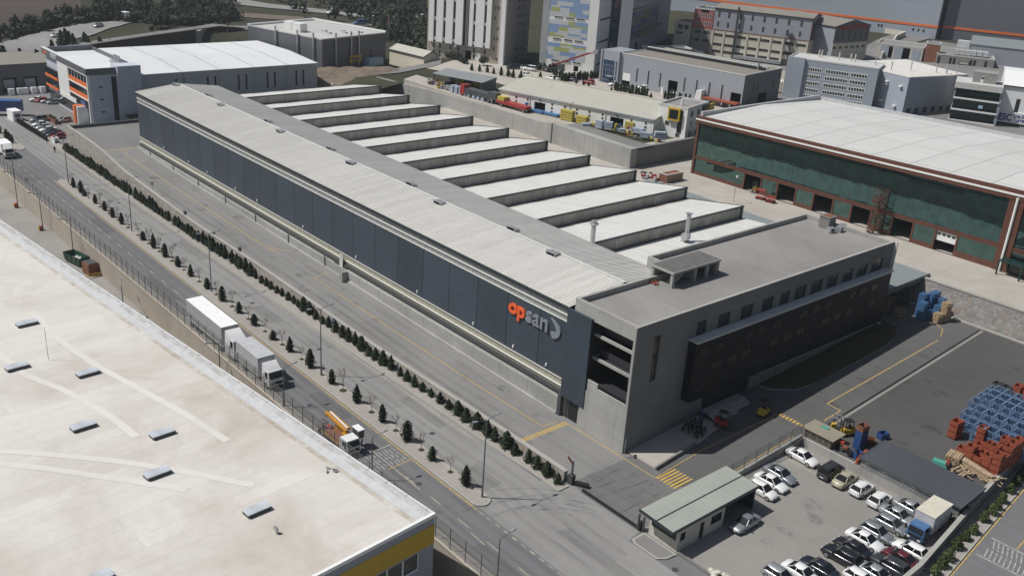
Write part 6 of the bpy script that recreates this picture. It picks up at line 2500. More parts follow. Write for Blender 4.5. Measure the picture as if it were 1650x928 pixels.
cp = [conifer('cypress', LAB_C, 'cypress', 2.3, .62, 520, .11, 'cypress', 41, .55, GR_C), conifer('cypress', LAB_C, 'cypress', 2.3, .72, 520, .11, 'cypress', 42, .42, GR_C), conifer('cypress', LAB_C, 'cypress', 2.3, .66, 520, .11, 'cypress', 43, .75, GR_C)]
CY = [(137.9, 2.0), (133.7, 2.3), (131.2, 1.4), (125.4, 1.8), (120.2, 1.8), (115.6, 1.8), (110.9, 2.1), (100.7, 1.5), (95.9, 2.5), (90.7, 2.3), (85.3, 1.7), (80.1, 2.0), (73.8, 1.7), (68.0, 2.3), (62.4, 1.7), (57.1, 1.7), (51.2, 1.3), (46.4, 2.2), (40.6, 2.6), (34.8, 2.0), (28.7, 2.4), (22.7, 2.3), (17.3, 2.5), (12.0, 1.7), (5.6, 2.4), (183.7, 2.2), (181.0, 2.1), (179.2, 1.9), (190, 2.2), (195, 2.2), (201, 2.2)]
for i, (x, h) in enumerate(CY):
    s = h / 2.3
    w_ = max(.85, s) * rnd.uniform(.9, 1.08)
    put(cp[i % 3] if h > 1.8 else cp[1] if i > 3 else cp[i % 3], (x, 20.95 + rnd.uniform(-.1, .1) if x < 150 else 21.6, .15), rnd.uniform(0, 360), LAB_C, GR_C, sc=(w_, w_, s * 1.06))


def bare_tree(seed, h=2.7):
    r_ = random.Random(seed)
    t = thing('bare_sapling', '', 'sapling')
    g = MB()
    g.tube((0, 0, 0), (.03, .02, h * .5), .045, .035, 6)
    g.build('trunk', 'bark', t)
    g = MB()

    def br(p, d, l, r, depth):
        q = p + d * l
        g.tube(p, q, r, r * .6, 4, 0, False)
        if depth == 0:
            return
        for _ in range(3 if depth > 1 else 4):
            e = (d + Vector((r_.uniform(-.75, .75), r_.uniform(-.75, .75), r_.uniform(-.15, .6)))).normalized()
            br(p + d * l * r_.uniform(.55, 1), e, l * r_.uniform(.55, .8), r * .6, depth - 1)
    for k in range(4):
        a = k * 1.57 + r_.uniform(-.4, .4)
        br(Vector((.03, .02, h * r_.uniform(.42, .5))), Vector((math.cos(a) * .6, math.sin(a) * .6, 1)).normalized(), h * .24, .026, 3)
    g.build('crown', 'twig', t)
    g = MB()
    g.tube((0, 0, .005), (0, 0, .05), .42, .36, 10)
    g.build('tree_pit', 'bed_soil', t)
    return reg(t)


LAB_B = 'bare leafless sapling on the paved median, between dark cypresses'
GR_B = 'bare saplings on the median strip'
bp = [bare_tree(i) for i in (1, 2, 3)]
for i, (x, h) in enumerate([(140.1, 2.5), (129.4, 2.2), (122.7, 3.2), (118, 2.9), (113.4, 2.7), (108.3, 3.1), (103.4, 2.7), (98.3, 3.0), (93.5, 3.0), (88.1, 3.1), (83.2, 2.3), (77.1, 2.7), (70.7, 2.5), (65.1, 2.8), (59.5, 2.4), (54.2, 2.3), (48.9, 2.5), (43.3, 2.2), (37.6, 1.6), (32.3, 3.3), (25.4, 2.7), (19.9, 2.5), (14.5, 2.5), (8.7, 2.3), (4.6, 1.3)]):
    put(bp[i % 3], (x, 20.75, .155), rnd.uniform(0, 360), LAB_B, GR_B, sc=h / 2.7)


def bush(name, label, cat, h, r, n, size, leaf, seed, group=None, squat=False):
    r_ = random.Random(seed)
    t = thing(name, label, cat, group=group)
    g = MB()
    g.tube((0, 0, -.05), (0, 0, h * .5), .06, .03, 6)
    g.build('trunk', 'bark', t)
    g = MB()
    lumps = [(r_.uniform(-.4, .4) * r, r_.uniform(-.4, .4) * r, h * r_.uniform(.4, .72), r * r_.uniform(.5, .75)) for _ in range(6)]

    def shp(q):
        lx, ly, lz, lr = lumps[q.randrange(6)]
        v = Vector((q.gauss(0, 1), q.gauss(0, 1), q.gauss(0, 1))).normalized()
        k = lr * q.uniform(.6, 1.05)
        return (lx + v.x * k, ly + v.y * k, max(.08, lz + v.z * k * h / (2.2 * r) * .8)), v
    leaf_cloud(g, r_, n, shp, size)
    g.build('foliage', leaf, t)
    return reg(t)


LAB_S = 'rounded green shrub in the pavement row below the boundary wall'
sp_ = [conifer('rounded_shrub', LAB_S, 'shrub', 1.7, .72, 420, .13, 'shrub', 60 + i, .45, 'shrubs below the boundary wall') for i in range(2)]
for i, (x, y) in enumerate([(-34.9, -9.0), (-34.75, -10.8), (-34.6, -12.6), (-34.2, -15.3), (-34.0, -17.6), (-34.0, -19.6), (-33.6, -22.9), (-33.5, -25.2), (-33.4, -26.7), (-33.1, -28.6), (-32.8, -31.5), (-32.5, -33.8), (-32.2, -35.6), (-32.0, -37.4), (-31.8, -39.2), (-31.6, -41.0)]):
    put(sp_[i % 2], (x - .35, y, .14), rnd.uniform(0, 360), LAB_S, 'shrubs below the boundary wall', sc=rnd.uniform(.72, .92))
b_ = bush('weed_bush', 'wild green bush growing behind the blue truck by the carport', 'bush', 1.9, 1.5, 700, .14, 'shrub', 5)
b_.location = (-30.7, -19.3, 0)
b_ = bush('rock_shrub', 'small round yellow-green shrub among the pale rocks', 'shrub', 1.0, .6, 260, .1, 'shrub', 6)
b_.location = (-22.4, 10.4, 0)
LAB_P = 'small planted conifer in the row beside the yards of the towers'
pp_ = conifer('planted_conifer', LAB_P, 'conifer', 2.2, .62, 240, .16, 'conifer', 71, .7, 'small conifers by the tower yards')
for (x, y) in [(165, -105), (162.5, -106), (160, -107), (157, -107), (154, -107.4), (151.5, -108), (149.5, -108.2), (147, -109), (144, -114), (138, -114), (135, -114), (131, -116), (128, -116), (125, -115), (118, -117), (112, -118), (107, -121), (101, -122), (96, -124), (91, -127)]:
    put(pp_, (x, y, hz(x, y) + .1), rnd.uniform(0, 360), LAB_P, 'small conifers by the tower yards', sc=rnd.uniform(.85, 1.2))
LAB_R = 'slim upright conifer in a tight clipped row before the grey hall or tile tower'
rp = conifer('row_conifer', LAB_R, 'conifer', 2.4, .5, 240, .15, 'conifer', 72, .35, 'tight conifer rows before the halls')
rows_ = [((139, -119), (139.5, -137), 22), ((123, -124), (113.5, -126.5), 13), ((108.5, -128.5), (102, -131), 8), ((158, -124), (150, -125.5), 10), ((147, -122), (141, -121), 7)]
for (a, b, n) in rows_:
    for i in range(n):
        t = i / (n - 1)
        x, y = a[0] + (b[0] - a[0]) * t + rnd.uniform(-.2, .2), a[1] + (b[1] - a[1]) * t + rnd.uniform(-.3, .3)
        put(rp, (x, y, hz(x, y) + .1), rnd.uniform(0, 360), LAB_R, 'tight conifer rows before the halls', sc=rnd.uniform(.85, 1.15))
for i in range(16):
    t = i / 15
    x, y = 199 + (174 - 199) * t, -106.5 + (-109.5 + 106.5) * t - 3.5 * math.sin(t * 3.14)
    if i == 0:
        hb = bush('hedge_bush', 'shaggy dark hedge bush below the white panelled tower', 'bush', 2.3, 1.5, 420, .2, 'forest_leaf', 8, 'hedge below the tower')
    put(hb, (x, y, hz(x, y)), rnd.uniform(0, 360), 'shaggy dark hedge bush below the white panelled tower', 'hedge below the tower', sc=rnd.uniform(.85, 1.2))
bt = bush('round_tree', 'single round dark tree near the foot of the white panelled tower', 'tree', 3.6, 1.9, 700, .2, 'forest_leaf', 9)
bt.location = (169.5, -113, hz(169.5, -113))


def wood_tree(seed, h, r, kind, label):
    r_ = random.Random(seed)
    t = thing('woodland_tree', label, 'tree', group='trees of the far wood')
    g = MB()
    g.tube((0, 0, -.4), (0, 0, h * .75), .16, .05, 6)
    for k in range(4):
        a = k * 1.6
        g.tube((0, 0, h * (.3 + .1 * k)), (math.cos(a) * r * .6, math.sin(a) * r * .6, h * (.45 + .1 * k)), .06, .02, 4)
    g.build('trunk', 'bark', t)
    g = MB()
    if kind == 0:
        leaf_cloud(g, r_, 260, cone_shape(h, r, h * .12, .75), .42)
    else:
        lumps = [(r_.uniform(-.5, .5) * r, r_.uniform(-.5, .5) * r, h * r_.uniform(.42, .85), r * r_.uniform(.4, .65)) for _ in range(7)]

        def shp(q):
            lx, ly, lz, lr = lumps[q.randrange(7)]
            v = Vector((q.gauss(0, 1), q.gauss(0, 1), q.gauss(0, 1))).normalized()
            kk = lr * q.uniform(.5, 1.1)
            return (lx + v.x * kk, ly + v.y * kk, lz + v.z * kk), v
        leaf_cloud(g, r_, 300, shp, .4)
    g.build('foliage', 'far_pine' if kind == 0 else 'forest_leaf', t)
    return reg(t)


LW = ['dark pointed pine in the far wood beyond the hill road', 'dark broad crowned tree in the far wood beyond the hill road']
wp = [wood_tree(81, 7.5, 2.3, 0, LW[0]), wood_tree(82, 6.4, 2.7, 1, LW[1]), wood_tree(83, 6.0, 1.9, 0, LW[0]), wood_tree(84, 7.2, 3.0, 1, LW[1])]


def inside(x, y, P):
    c = False
    for i in range(len(P)):
        (a, b), (d, e) = P[i], P[i - 1]
        if (b > y) != (e > y) and x < (d - a) * (y - b) / (e - b) + a:
            c = not c
    return c


FA = [(281, -2), (286, -22), (297, -42), (306, -58), (290, -66), (276, -44), (287, -74), (300, -80), (312, -102), (350, -110), (344, -62), (322, -44), (308, -18), (297, 4)]
FB = [(236, -118), (222, -126), (240, -140), (252, -150), (290, -178), (330, -205), (360, -205), (345, -160), (300, -152), (272, -140)]
FC = [(200, -112), (236, -122), (262, -150), (300, -190), (290, -215), (240, -170), (205, -135)]
cnt = 0
ROADS = [[(255, 14), (279, 18), (284, -2), (296, -22), (306, -50), (292, -48), (274, -24), (262, -8)], [(250, -4), (258, -3), (264, -34), (271, -48), (277, -64), (290, -80), (294, -92), (284, -92), (268, -66), (252, -20)]]
for P, n in ((FA, 190), (FB, 60), (FC, 30)):
    x0, x1 = min(p[0] for p in P), max(p[0] for p in P)
    y0, y1 = min(p[1] for p in P), max(p[1] for p in P)
    k = 0
    while k < n:
        x, y = rnd.uniform(x0, x1), rnd.uniform(y0, y1)
        if not inside(x, y, P) or any(inside(x, y, q) for q in ROADS):
            continue
        i = rnd.randrange(4)
        put(wp[i], (x, y, hz(x, y)), rnd.uniform(0, 360), LW[0] if i in (0, 2) else LW[1], 'trees of the far wood', sc=rnd.uniform(.55, .95) * (.85 if P is FC else 1))
        k += 1
LAB_N = 'ragged dark fir in the row behind the brown roofed loading hall'
fp = wood_tree(91, 5.4, 1.5, 0, LAB_N)
fp['group'] = 'fir row behind the loading hall'
for i in range(26):
    t = i / 25
    x, y = 283 - 12 * t + rnd.uniform(-2, 2), 4 - 36 * t + rnd.uniform(-2, 2)
    x -= 6
    put(fp, (x - 12 + 5 * t, y, hz(x - 12 + 5 * t, y) + .2), rnd.uniform(0, 360), LAB_N, 'fir row behind the loading hall', sc=rnd.uniform(.7, 1.15))
# the far scrubby wood that reads as one mass
r_ = random.Random(5)
g = MB()
for _ in range(620):
    x, y = r_.uniform(300, 480), r_.uniform(-330, 60)
    if y > -108 and x > 372 and r_.random() < .85: continue
    if -135 < y < -60 and x < 345: continue
    if inside(x, y, [(302, 8), (400, 40), (520, 80), (520, -110), (420, -70), (316, -46)]): continue
    z0 = hz(x, y)
    h = r_.uniform(3, 6.5)
    for q in range(26):
        v = Vector((r_.gauss(0, 1), r_.gauss(0, 1), r_.gauss(0, 1))).normalized()
        c_ = Vector((x + v.x * h * .36, y + v.y * h * .36, z0 + h * .5 + v.z * h * .5))
        a = v.orthogonal().normalized()
        b = v.cross(a)
        s = r_.uniform(.5, 1.0)
        g.face([c_ + a * s, c_ + b * s, c_ - a * s, c_ - b * s])
for P, n in ((FA, 460), (FB, 330), (FC, 160)):
    x0, x1 = min(p[0] for p in P), max(p[0] for p in P)
    y0, y1 = min(p[1] for p in P), max(p[1] for p in P)
    k = 0
    while k < n:
        x, y = r_.uniform(x0, x1), r_.uniform(y0, y1)
        if not inside(x, y, P) or any(inside(x, y, q) for q in ROADS): continue
        k += 1
        z0 = hz(x, y)
        h = r_.uniform(1.5, 4.5)
        for q in range(26):
            v = Vector((r_.gauss(0, 1), r_.gauss(0, 1), r_.gauss(0, 1))).normalized()
            c_ = Vector((x + v.x * h * .42, y + v.y * h * .42, z0 + h * .5 + v.z * h * .5))
            a = v.orthogonal().normalized()
            b = v.cross(a)
            s = r_.uniform(.35, .75)
            g.face([c_ + a * s, c_ + b * s, c_ - a * s, c_ - b * s])
tag(g.build('distant_scrub', 'forest_leaf'), 'distant dark scrub and woodland covering the far hillside', 'scrub', kind='stuff')

# ------------------------------------------------------------------ street lamps and signs
def street_lamp(double, h, label, group):
    t = thing('street_lamp', label, 'street lamp', group=group)
    g = MB(); g.tube((0, 0, 0), (0, 0, h), .10, .055, 8); g.tube((0, 0, 0), (0, 0, .9), .13, .12, 8); g.build('pole', 'pole_grey', t)
    for s in ((1, -1) if double else (1,)):
        g = MB(); g.tube((0, 0, h - .05), (0, s * 1.35, h + .28), .04, .035, 6); g.build('arm', 'pole_grey', t)
        g = MB(); g.loft([[(-.1, s * 1.3, h + .24), (.1, s * 1.3, h + .24), (.1, s * 1.3, h + .34), (-.1, s * 1.3, h + .34)], [(-.17, s * 1.65, h + .27), (.17, s * 1.65, h + .27), (.13, s * 1.65, h + .42), (-.13, s * 1.65, h + .42)], [(-.1, s * 2.0, h + .33), (.1, s * 2.0, h + .33), (.07, s * 2.0, h + .4), (-.07, s * 2.0, h + .4)]])
        hd = g.build('lamp_head', 'galvanised', t)
    return reg(t)


dl = street_lamp(True, 9.8, '', 'double lamps on the median')
for x, lab in ((2.7, 'tall double armed street lamp at the rounded near end of the median'), (37.8, 'tall double armed street lamp on the median beside the box lorry, second nearest'), (72.3, 'tall double armed street lamp on the median behind the articulated lorry, third nearest'), (106.2, 'tall double armed street lamp on the median opposite the green skip, fourth nearest'), (141.5, 'tall double armed street lamp at the far end of the median strip')):
    put(dl, (x, 20.85, .15), 90 if False else 0, lab, 'double lamps on the median')
sl = street_lamp(False, 5.4, '', 'single lamps along the wire fence')
for x, y, lab, rz, s in ((150.5, 29.0, 'single armed lamp by the fence nearest the left edge of the photo', 180, 1), (142.6, 30.9, 'single armed lamp in the lower yard with orange base, farthest of its row', 0, 1.35), (126.2, 30.9, 'single armed lamp in the lower yard, second farthest of its row', 0, 1.35), (108.4, 30.9, 'single armed lamp in the lower yard beside the green skip', 0, 1.35), (48.6, 30.5, 'single armed lamp standing behind the fence beside the long white trailer', 0, 1.3), (33.0, 29.0, 'single armed lamp by the fence near the second truck cab', 180, 1), (12.7, 28.9, 'single armed lamp beside the hatched crossing', 180, 1), (-9.6, 28.9, 'single armed lamp nearest the bottom edge of the photo', 180, 1)):
    put(sl, (x, y, -3.95 if y > 29.8 else .13), rz, lab, 'single lamps along the wire fence', sc=(1, 1, s))
yl = street_lamp(True, 5.0, 'low double armed lamp in the lower yard below the fence', None)
yl.location = (80.5, 32.2, -3.95); yl.rotation_euler = (0, 0, R(70))
tl = thing('yard_lamp', 'thin white headed lamp post on the terrace before the glass hall', 'lamp post', (44.0, -76.5, 8))
g = MB(); g.tube((0, 0, 0), (0, 0, 5.2), .05, .04, 6); g.build('pole', 'pole_grey', tl)
g = MB(); g.tube((0, 0, 5.1), (0, 0, 5.5), .22, .16, 10); g.build('lamp_globe', 'sign_white', tl)


def round_sign(x, y, z, h, lab, face_mat, rz=0, d=.38, sq=False):
    t = thing('road_sign', lab, 'road sign', (x, y, z), rz)
    g = MB(); g.tube((0, 0, 0), (0, 0, h), .035, .035, 6); g.build('pole', 'galvanised', t)
    g = MB()
    if sq: g.box(-.03, .0, -d, d, h - 2 * d, h)
    else: g.tube((-.05, 0, h - d), (-.08, 0, h - d), d, d, 16)
    g.build('plate', face_mat, t)
    g = MB()
    if sq: g.box(-.036, -.03, -d * .7, d * .7, h - 1.6 * d, h - .5 * d)
    else: g.beam((-.085, -d * .55, h - d), (-.085, d * .55, h - d), .01, .14)
    g.build('symbol', 'sign_white', t)


round_sign(48.3, 12.75, .14, 2.5, 'round blue road sign with white mark standing in the conifer row', 'blue_sign', 25)
round_sign(-.6, 1.3, .05, 2.4, 'round blue sign with white mark at the corner of the office block', 'blue_sign', 40, .36)
round_sign(141.2, 29.0, .13, 2.2, 'dark square sign on a post by the wire fence', 'steel_dark', 20, .34, True)
round_sign(121.0, 10.9, 2.4, 1.9, 'dark square sign standing on the drive parapet', 'steel_dark', 20, .3, True)
for i, (x, lab) in enumerate(((104.0, 'small dark electrical box on the stone wall parapet, farther one'), (82.0, 'small dark electrical box on the stone wall parapet, nearer one'), (92, 'low black box lying on the stone wall parapet'))):
    t = thing('electrical_box', lab, 'electrical box', (x, wall_y(x) - .75, lerp(x, wx, wz) + .09), 0)
    g = MB(); g.box(-.3, .3, -.2, .2, 0, .65 if i < 2 else .2); g.build('casing', 'steel_dark', t)
    g = MB(); g.box(-.34, .34, -.24, .24, .65 if i < 2 else .2, (.65 if i < 2 else .2) + .05); g.build('lid', 'pole_grey', t)
# ------------------------------------------------------------------ vehicles
PAINTS = {'white': (.78, .78, .77), 'silver': (.36, .38, .40), 'light_silver': (.48, .50, .51), 'black': (.012, .013, .017), 'navy': (.015, .018, .03),
          'maroon': (.10, .012, .02), 'red': (.32, .02, .025), 'beige': (.40, .38, .27), 'charcoal': (.035, .037, .042), 'blue': (.05, .14, .30), 'pale_blue': (.22, .38, .52)}
for k_, c_ in PAINTS.items():
    paint('paint_' + k_, c_, .55 if 'silver' in k_ else 0.0)

SPECS = {  # x, z_top, half width for the lower body; cabin: base0, roof0, roof1, base1 (x), roof height
    'sedan': dict(L=4.5, w=.87, prof=[(-2.25, .62), (-2.2, .82), (-1.95, .93), (-1.3, .96), (-.7, .95), (.5, .93), (.95, .90), (1.7, .80), (2.1, .68), (2.25, .5)], cab=(-1.55, -.75, .35, 1.05), zr=1.44, wb=(-1.33, 1.36)),
    'hatch': dict(L=4.0, w=.85, prof=[(-2.0, .6), (-1.97, .88), (-1.8, .98), (-1.3, .98), (-.7, .96), (.4, .94), (.8, .92), (1.5, .82), (1.85, .7), (2.0, .5)], cab=(-1.85, -1.45, .25, .95), zr=1.48, wb=(-1.22, 1.25)),
    'suv': dict(L=4.6, w=.92, prof=[(-2.3, .68), (-2.26, .98), (-2.1, 1.08), (-1.4, 1.08), (-.7, 1.07), (.5, 1.05), (.95, 1.02), (1.7, .96), (2.15, .84), (2.3, .6)], cab=(-2.12, -1.75, .3, 1.0), zr=1.68, wb=(-1.38, 1.42)),
    'van': dict(L=4.5, w=.9, prof=[(-2.25, .7), (-2.22, 1.02), (-2.15, 1.1), (-1.4, 1.1), (-.7, 1.08), (.6, 1.06), (1.1, 1.03), (1.75, .95), (2.1, .82), (2.25, .6)], cab=(-2.2, -2.05, .55, 1.25), zr=1.82, wb=(-1.35, 1.4)),
}


def car_proto(kind):
    S = SPECS[kind]
    w, zr = S['w'], S['zr']
    t = thing('parked_car', '', 'car')
    g = MB()
    rings = []
    for x, z in S['prof']:
        e = abs(x) / (S['L'] / 2)
        k = 1 - .16 * max(0, e - .72) / .28
        zb = .22 + .12 * max(0, e - .8) / .2
        ww = w * k
        rings.append([(x, -ww * .92, zb), (x, -ww, zb + .16), (x, -ww, z * .72), (x, -ww * .95, z - .09), (x, -ww * .80, z), (x, ww * .80, z), (x, ww * .95, z - .09), (x, ww, z * .72), (x, ww, zb + .16), (x, ww * .92, zb)])
    g.loft(rings)
    c0_, c1_, c2_, c3_ = S['cab']
    zb_ = S['prof'][4][1] - .03
    # roof panel
    rw = w * .70
    n = 5
    rr = []
    for i in range(n + 1):
        u = i / n
        x = c1_ + (c2_ - c1_) * u
        z = zr - .03 * (2 * u - 1) ** 2
        e = .94 if i in (0, n) else 1
        rr.append([(x, -rw * e, z - .07), (x, -rw * .9 * e, z), (x, 0, z + .025), (x, rw * .9 * e, z), (x, rw * e, z - .07)])
    g.loft(rr, 0, True)
    for s_ in (-1, 1):
        bw, tw = w * .90, rw * .99
        for (xb, xt) in ((c0_ + .05, c1_ + .04), (c3_ - .06, c2_ - .03), ((c0_ + c3_) / 2 - .1, (c1_ + c2_) / 2 - .12)):
            g.beam((xb, s_ * bw, zb_), (xt, s_ * tw, zr - .05), .085, .05)
        g.obox((c3_ - .3, s_ * (w + .07), zb_ + .08), (.16, .18, .13))
    body = g.build('body', 'paint_white', t, 50)
    g = MB()
    zt = zr - .045
    A = [(c0_, -w * .86, zb_), (c3_, -w * .86, zb_), (c3_, w * .86, zb_), (c0_, w * .86, zb_)]
    B = [(c1_, -rw * .97, zt), (c2_, -rw * .97, zt), (c2_, rw * .97, zt), (c1_, rw * .97, zt)]
    g.loft([A, B])
    g.build('windows', 'car_glass', t)
    for x in S['wb']:
        for s_ in (-1, 1):
            g = MB()
            y = s_ * (w - .11)
            g.tube((0, -s_ * .1, 0), (0, s_ * .115, 0), .33, .33, 16)
            wl = g.build('wheel', 'rubber', t, 40)
            wl.location = (x, y, .33)
            g = MB()
            g.tube((0, s_ * .115, 0), (0, s_ * .13, 0), .22, .2, 10)
            g.build('rim', 'rim', wl)
    zf = S['prof'][-2][1]
    for s_ in (-1, 1):
        g = MB(); g.obox((S['L'] / 2 - .17, s_ * w * .58, zf - .10), (.22, .26, .11), -s_ * .35); g.build('headlight', 'light_clear', t)
        g = MB(); g.obox((-S['L'] / 2 + .10, s_ * w * .62, S['prof'][1][1] - .12), (.16, .24, .12), s_ * .3); g.build('tail_light', 'light_red', t)
    g = MB(); g.box(-S['L'] / 2 - .005, -S['L'] / 2 + .03, -.26, .26, .45, .56); g.box(S['L'] / 2 - .03, S['L'] / 2 + .012, -.26, .26, .36, .47); g.build('number_plate', 'sign_white', t)
    g = MB(); g.box(-S['L'] / 2 - .01, -S['L'] / 2 + .2, -w * .8, w * .8, .27, .36); g.box(S['L'] / 2 - .22, S['L'] / 2 + .008, -w * .6, w * .6, .26, .35); g.build('bumper', 'black', t)
    return reg(t)


CARS = {k_: car_proto(k_) for k_ in SPECS}


def car(kind, col, x, y, rz, lab, z=0.006, group='cars in the car park', cat=None, sc=None):
    o = put(CARS[kind], (x, y, z), rz, lab, group, sc=(sc or 1) * .94)
    ALL = [c for c in bpy_children(o) if c.name.startswith('body')]
    for c in ALL:
        c.material_slots[0].link = 'OBJECT'
        c.material_slots[0].material = MATS['paint_' + col]
    if cat: o['category'] = cat
    return o


LASTCH = {}
_copy = copy_tree


def copy_tree(o, parent=None, depth=0):
    c = o.copy()
    COL.objects.link(c)
    if '_used' in c: del c['_used']
    if parent is not None:
        c.parent = parent
        LASTCH.setdefault(parent.name, []).append(c)
    for ch_ in kids(o):
        copy_tree(ch_, c, depth + 1)
    return c


def bpy_children(o):
    return LASTCH.get(o.name) or kids(o)


J = lambda: random.uniform(-2.5, 2.5)
for kind, col, x, y, rz, lab in (
    ('sedan', 'white', -14.0, -16.6, 180, 'white saloon parked alone in the bay by the far corner of the low wall'),
    ('sedan', 'silver', -14.7, -10.9, 180, 'silver saloon parked right of two white cars beside the fence wall'),
    ('sedan', 'white', -15.1, -8.6, 180, 'white saloon between the silver saloon and the half hidden white hatchback'),
    ('hatch', 'white', -15.5, -6.3, 180, 'white hatchback partly hidden by the guard house roof'),
    ('van', 'charcoal', -18.0, -16.7, -90, 'dark boxy van nosed up to the low wall, left of the beige saloon'),
    ('sedan', 'beige', -20.0, -16.6, -90, 'beige green saloon nosed up to the low wall'),
    ('hatch', 'white', -22.3, -16.5, -90, 'white hatchback nosed to the low wall next to the beige saloon'),
    ('hatch', 'white', -24.8, -16.2, -90, 'white hatchback nosed to the low wall nearest the crowded rows'),
    ('sedan', 'light_silver', -27.9, -17.6, 180, 'silver saloon half hidden behind the blue box truck by the carport'),
    ('sedan', 'light_silver', -27.7, -15.0, 180, 'silver saloon with sunroof, second from the low wall in the crowded row'),
    ('hatch', 'silver', -28.2, -12.7, 180, 'older silver four door, between two other silver cars in the crowded row'),
    ('hatch', 'silver', -28.0, -10.0, 180, 'small silver hatchback just behind the long white saloon'),
    ('sedan', 'white', -27.9, -7.7, 180, 'long white saloon between the silver hatchback and the black saloon'),
    ('sedan', 'black', -27.9, -5.3, 0, 'black saloon parked between the white saloon and the black off-roader'),
    ('suv', 'black', -28.0, -3.0, 0, 'black off-roader with silver roof rails in the middle of the crowded row'),
    ('sedan', 'navy', -27.6, .6, 0, 'dark navy saloon at the lower edge of the car park, by a white car'),
    ('sedan', 'white', -27.0, 2.9, 180, 'white saloon with black window line cut by the bottom edge of the photo'),
    ('hatch', 'light_silver', -26.0, 5.2, 180, 'silver car showing only its roof at the bottom edge of the photo'),
    ('hatch', 'white', -31.8, -10.2, 0, 'white five door car in front of the blue box truck'),
    ('sedan', 'maroon', -32.3, -7.9, 180, 'dark red saloon in the last row below the white five door car'),
    ('suv', 'charcoal', -31.9, -5.8, 0, 'black estate with roof rails beside the dark red saloon'),
    ('sedan', 'light_silver', -31.8, -3.4, 180, 'silver saloon at the bottom edge beside the black estate'),
    ('hatch', 'white', -31.4, -1.2, 180, 'small white car cut by the bottom edge beside the silver saloon'),
    ('sedan', 'silver', -18.2, .6, 92, 'silver saloon standing in the shade of the guard house carport'),
):
    car(kind, col, x, y, rz + J() * .8, lab)
for kind, col, x, y, rz, lab in (
    ('van', 'silver', 198.5, 10.0, 92, 'silver people carrier parked farthest along the row before the striped offices'),
    ('sedan', 'white', 193.6, 10.9, 88, 'first white saloon after the silver people carrier, before the striped offices'),
    ('sedan', 'light_silver', 190.2, 11.1, 90, 'pale silver saloon between white cars before the striped offices'),
    ('sedan', 'white', 187.2, 11.1, 90, 'white saloon next to the two black cars before the striped offices'),
    ('sedan', 'black', 184.6, 10.9, 90, 'black saloon next to the white saloon before the striped offices'),
    ('sedan', 'navy', 182.2, 10.9, 90, 'dark navy saloon beside the red car before the striped offices'),
    ('sedan', 'red', 179.6, 10.8, 90, 'dark red saloon at the near end of the row before the striped offices'),
    ('hatch', 'silver', 195.6, 4.6, 100, 'grey hatchback parked close to the striped office wall'),
    ('sedan', 'white', 222.5, 3.2, 75, 'white saloon nearest the dock doors of the brown roofed hall'),
    ('sedan', 'light_silver', 219.4, 1.2, 75, 'silver saloon second from the dock doors of the brown roofed hall'),
    ('sedan', 'red', 221.0, 2.2, 75, 'red saloon tucked between two pale cars near the dock doors'),
    ('hatch', 'silver', 217.5, .4, 75, 'dark hatchback nearest the striped office corner'),
    ('sedan', 'white', 222, 18.6, 0, 'white car parked at the left edge near the blue trailer'),
):
    car(kind, col, x, y, rz + J(), lab, 0.02, 'cars before the striped offices')
for kind, col, x, y, rz, lab in (
    ('sedan', 'white', 149.5, -113.0, 30, 'white car on the tower yard nearest the small conifers'),
    ('sedan', 'white', 142.0, -117.0, 20, 'white saloon in front of the tile tower'),
    ('sedan', 'navy', 138.5, -121.5, 20, 'dark car beside the clipped conifer row at the tile tower'),
    ('hatch', 'red', 133.5, -123.5, 20, 'small red car beside the clipped conifers before the tile tower'),
    ('sedan', 'white', 128.0, -129.0, 70, 'white car behind the conifer row before the glazed corner'),
    ('hatch', 'white', 120.5, -132.5, 20, 'white car at the foot of the glazed corner of the long grey hall'),
    ('sedan', 'white', 112.5, -136.0, 15, 'white car between the conifer row and the long grey hall door'),
    ('van', 'white', 156.5, -121.0, 25, 'white van parked before the dark door of the tile tower'),
    ('van', 'navy', 161.0, -118.0, 60, 'dark blue van beside the white tower pier'),
):
    car(kind, col, x, y, rz, lab, hz(x, y) + .17, 'cars on the tower yards')
for x, y, rz, col, lab, kind in ((279, -20, 115, 'white', 'white car driving on the curved hill road', 'sedan'), (291, -38, 120, 'light_silver', 'pale car farther up the curved hill road', 'sedan'), (287, -120, 80, 'white', 'white van on the far highway beyond the dark grey hall', 'van'), (283, -140, 80, 'blue', 'blue van on the far highway beyond the dark grey hall', 'van'), (318, -147, 120, 'white', 'white van on the distant upper highway, farthest left', 'van'), (300, -158, 120, 'white', 'white van on the distant upper highway, middle one', 'van'), (284, -171, 120, 'white', 'white van on the distant upper highway, farthest right', 'van')):
    car(kind, col, x, y, rz, lab, hz(x, y) + .42, 'vehicles on the far roads', sc=1.3 if kind == 'van' else 1.0)


def truck_wheel(t, x, y, s_, r=.5):
    g = MB(); g.tube((0, -s_ * .14, 0), (0, s_ * .14, 0), r, r, 16); wl = g.build('wheel', 'rubber', t, 40); wl.location = (x, y, r)
    g = MB(); g.tube((0, s_ * .14, 0), (0, s_ * .16, 0), r * .55, r * .5, 10); g.build('rim', 'rim', wl)


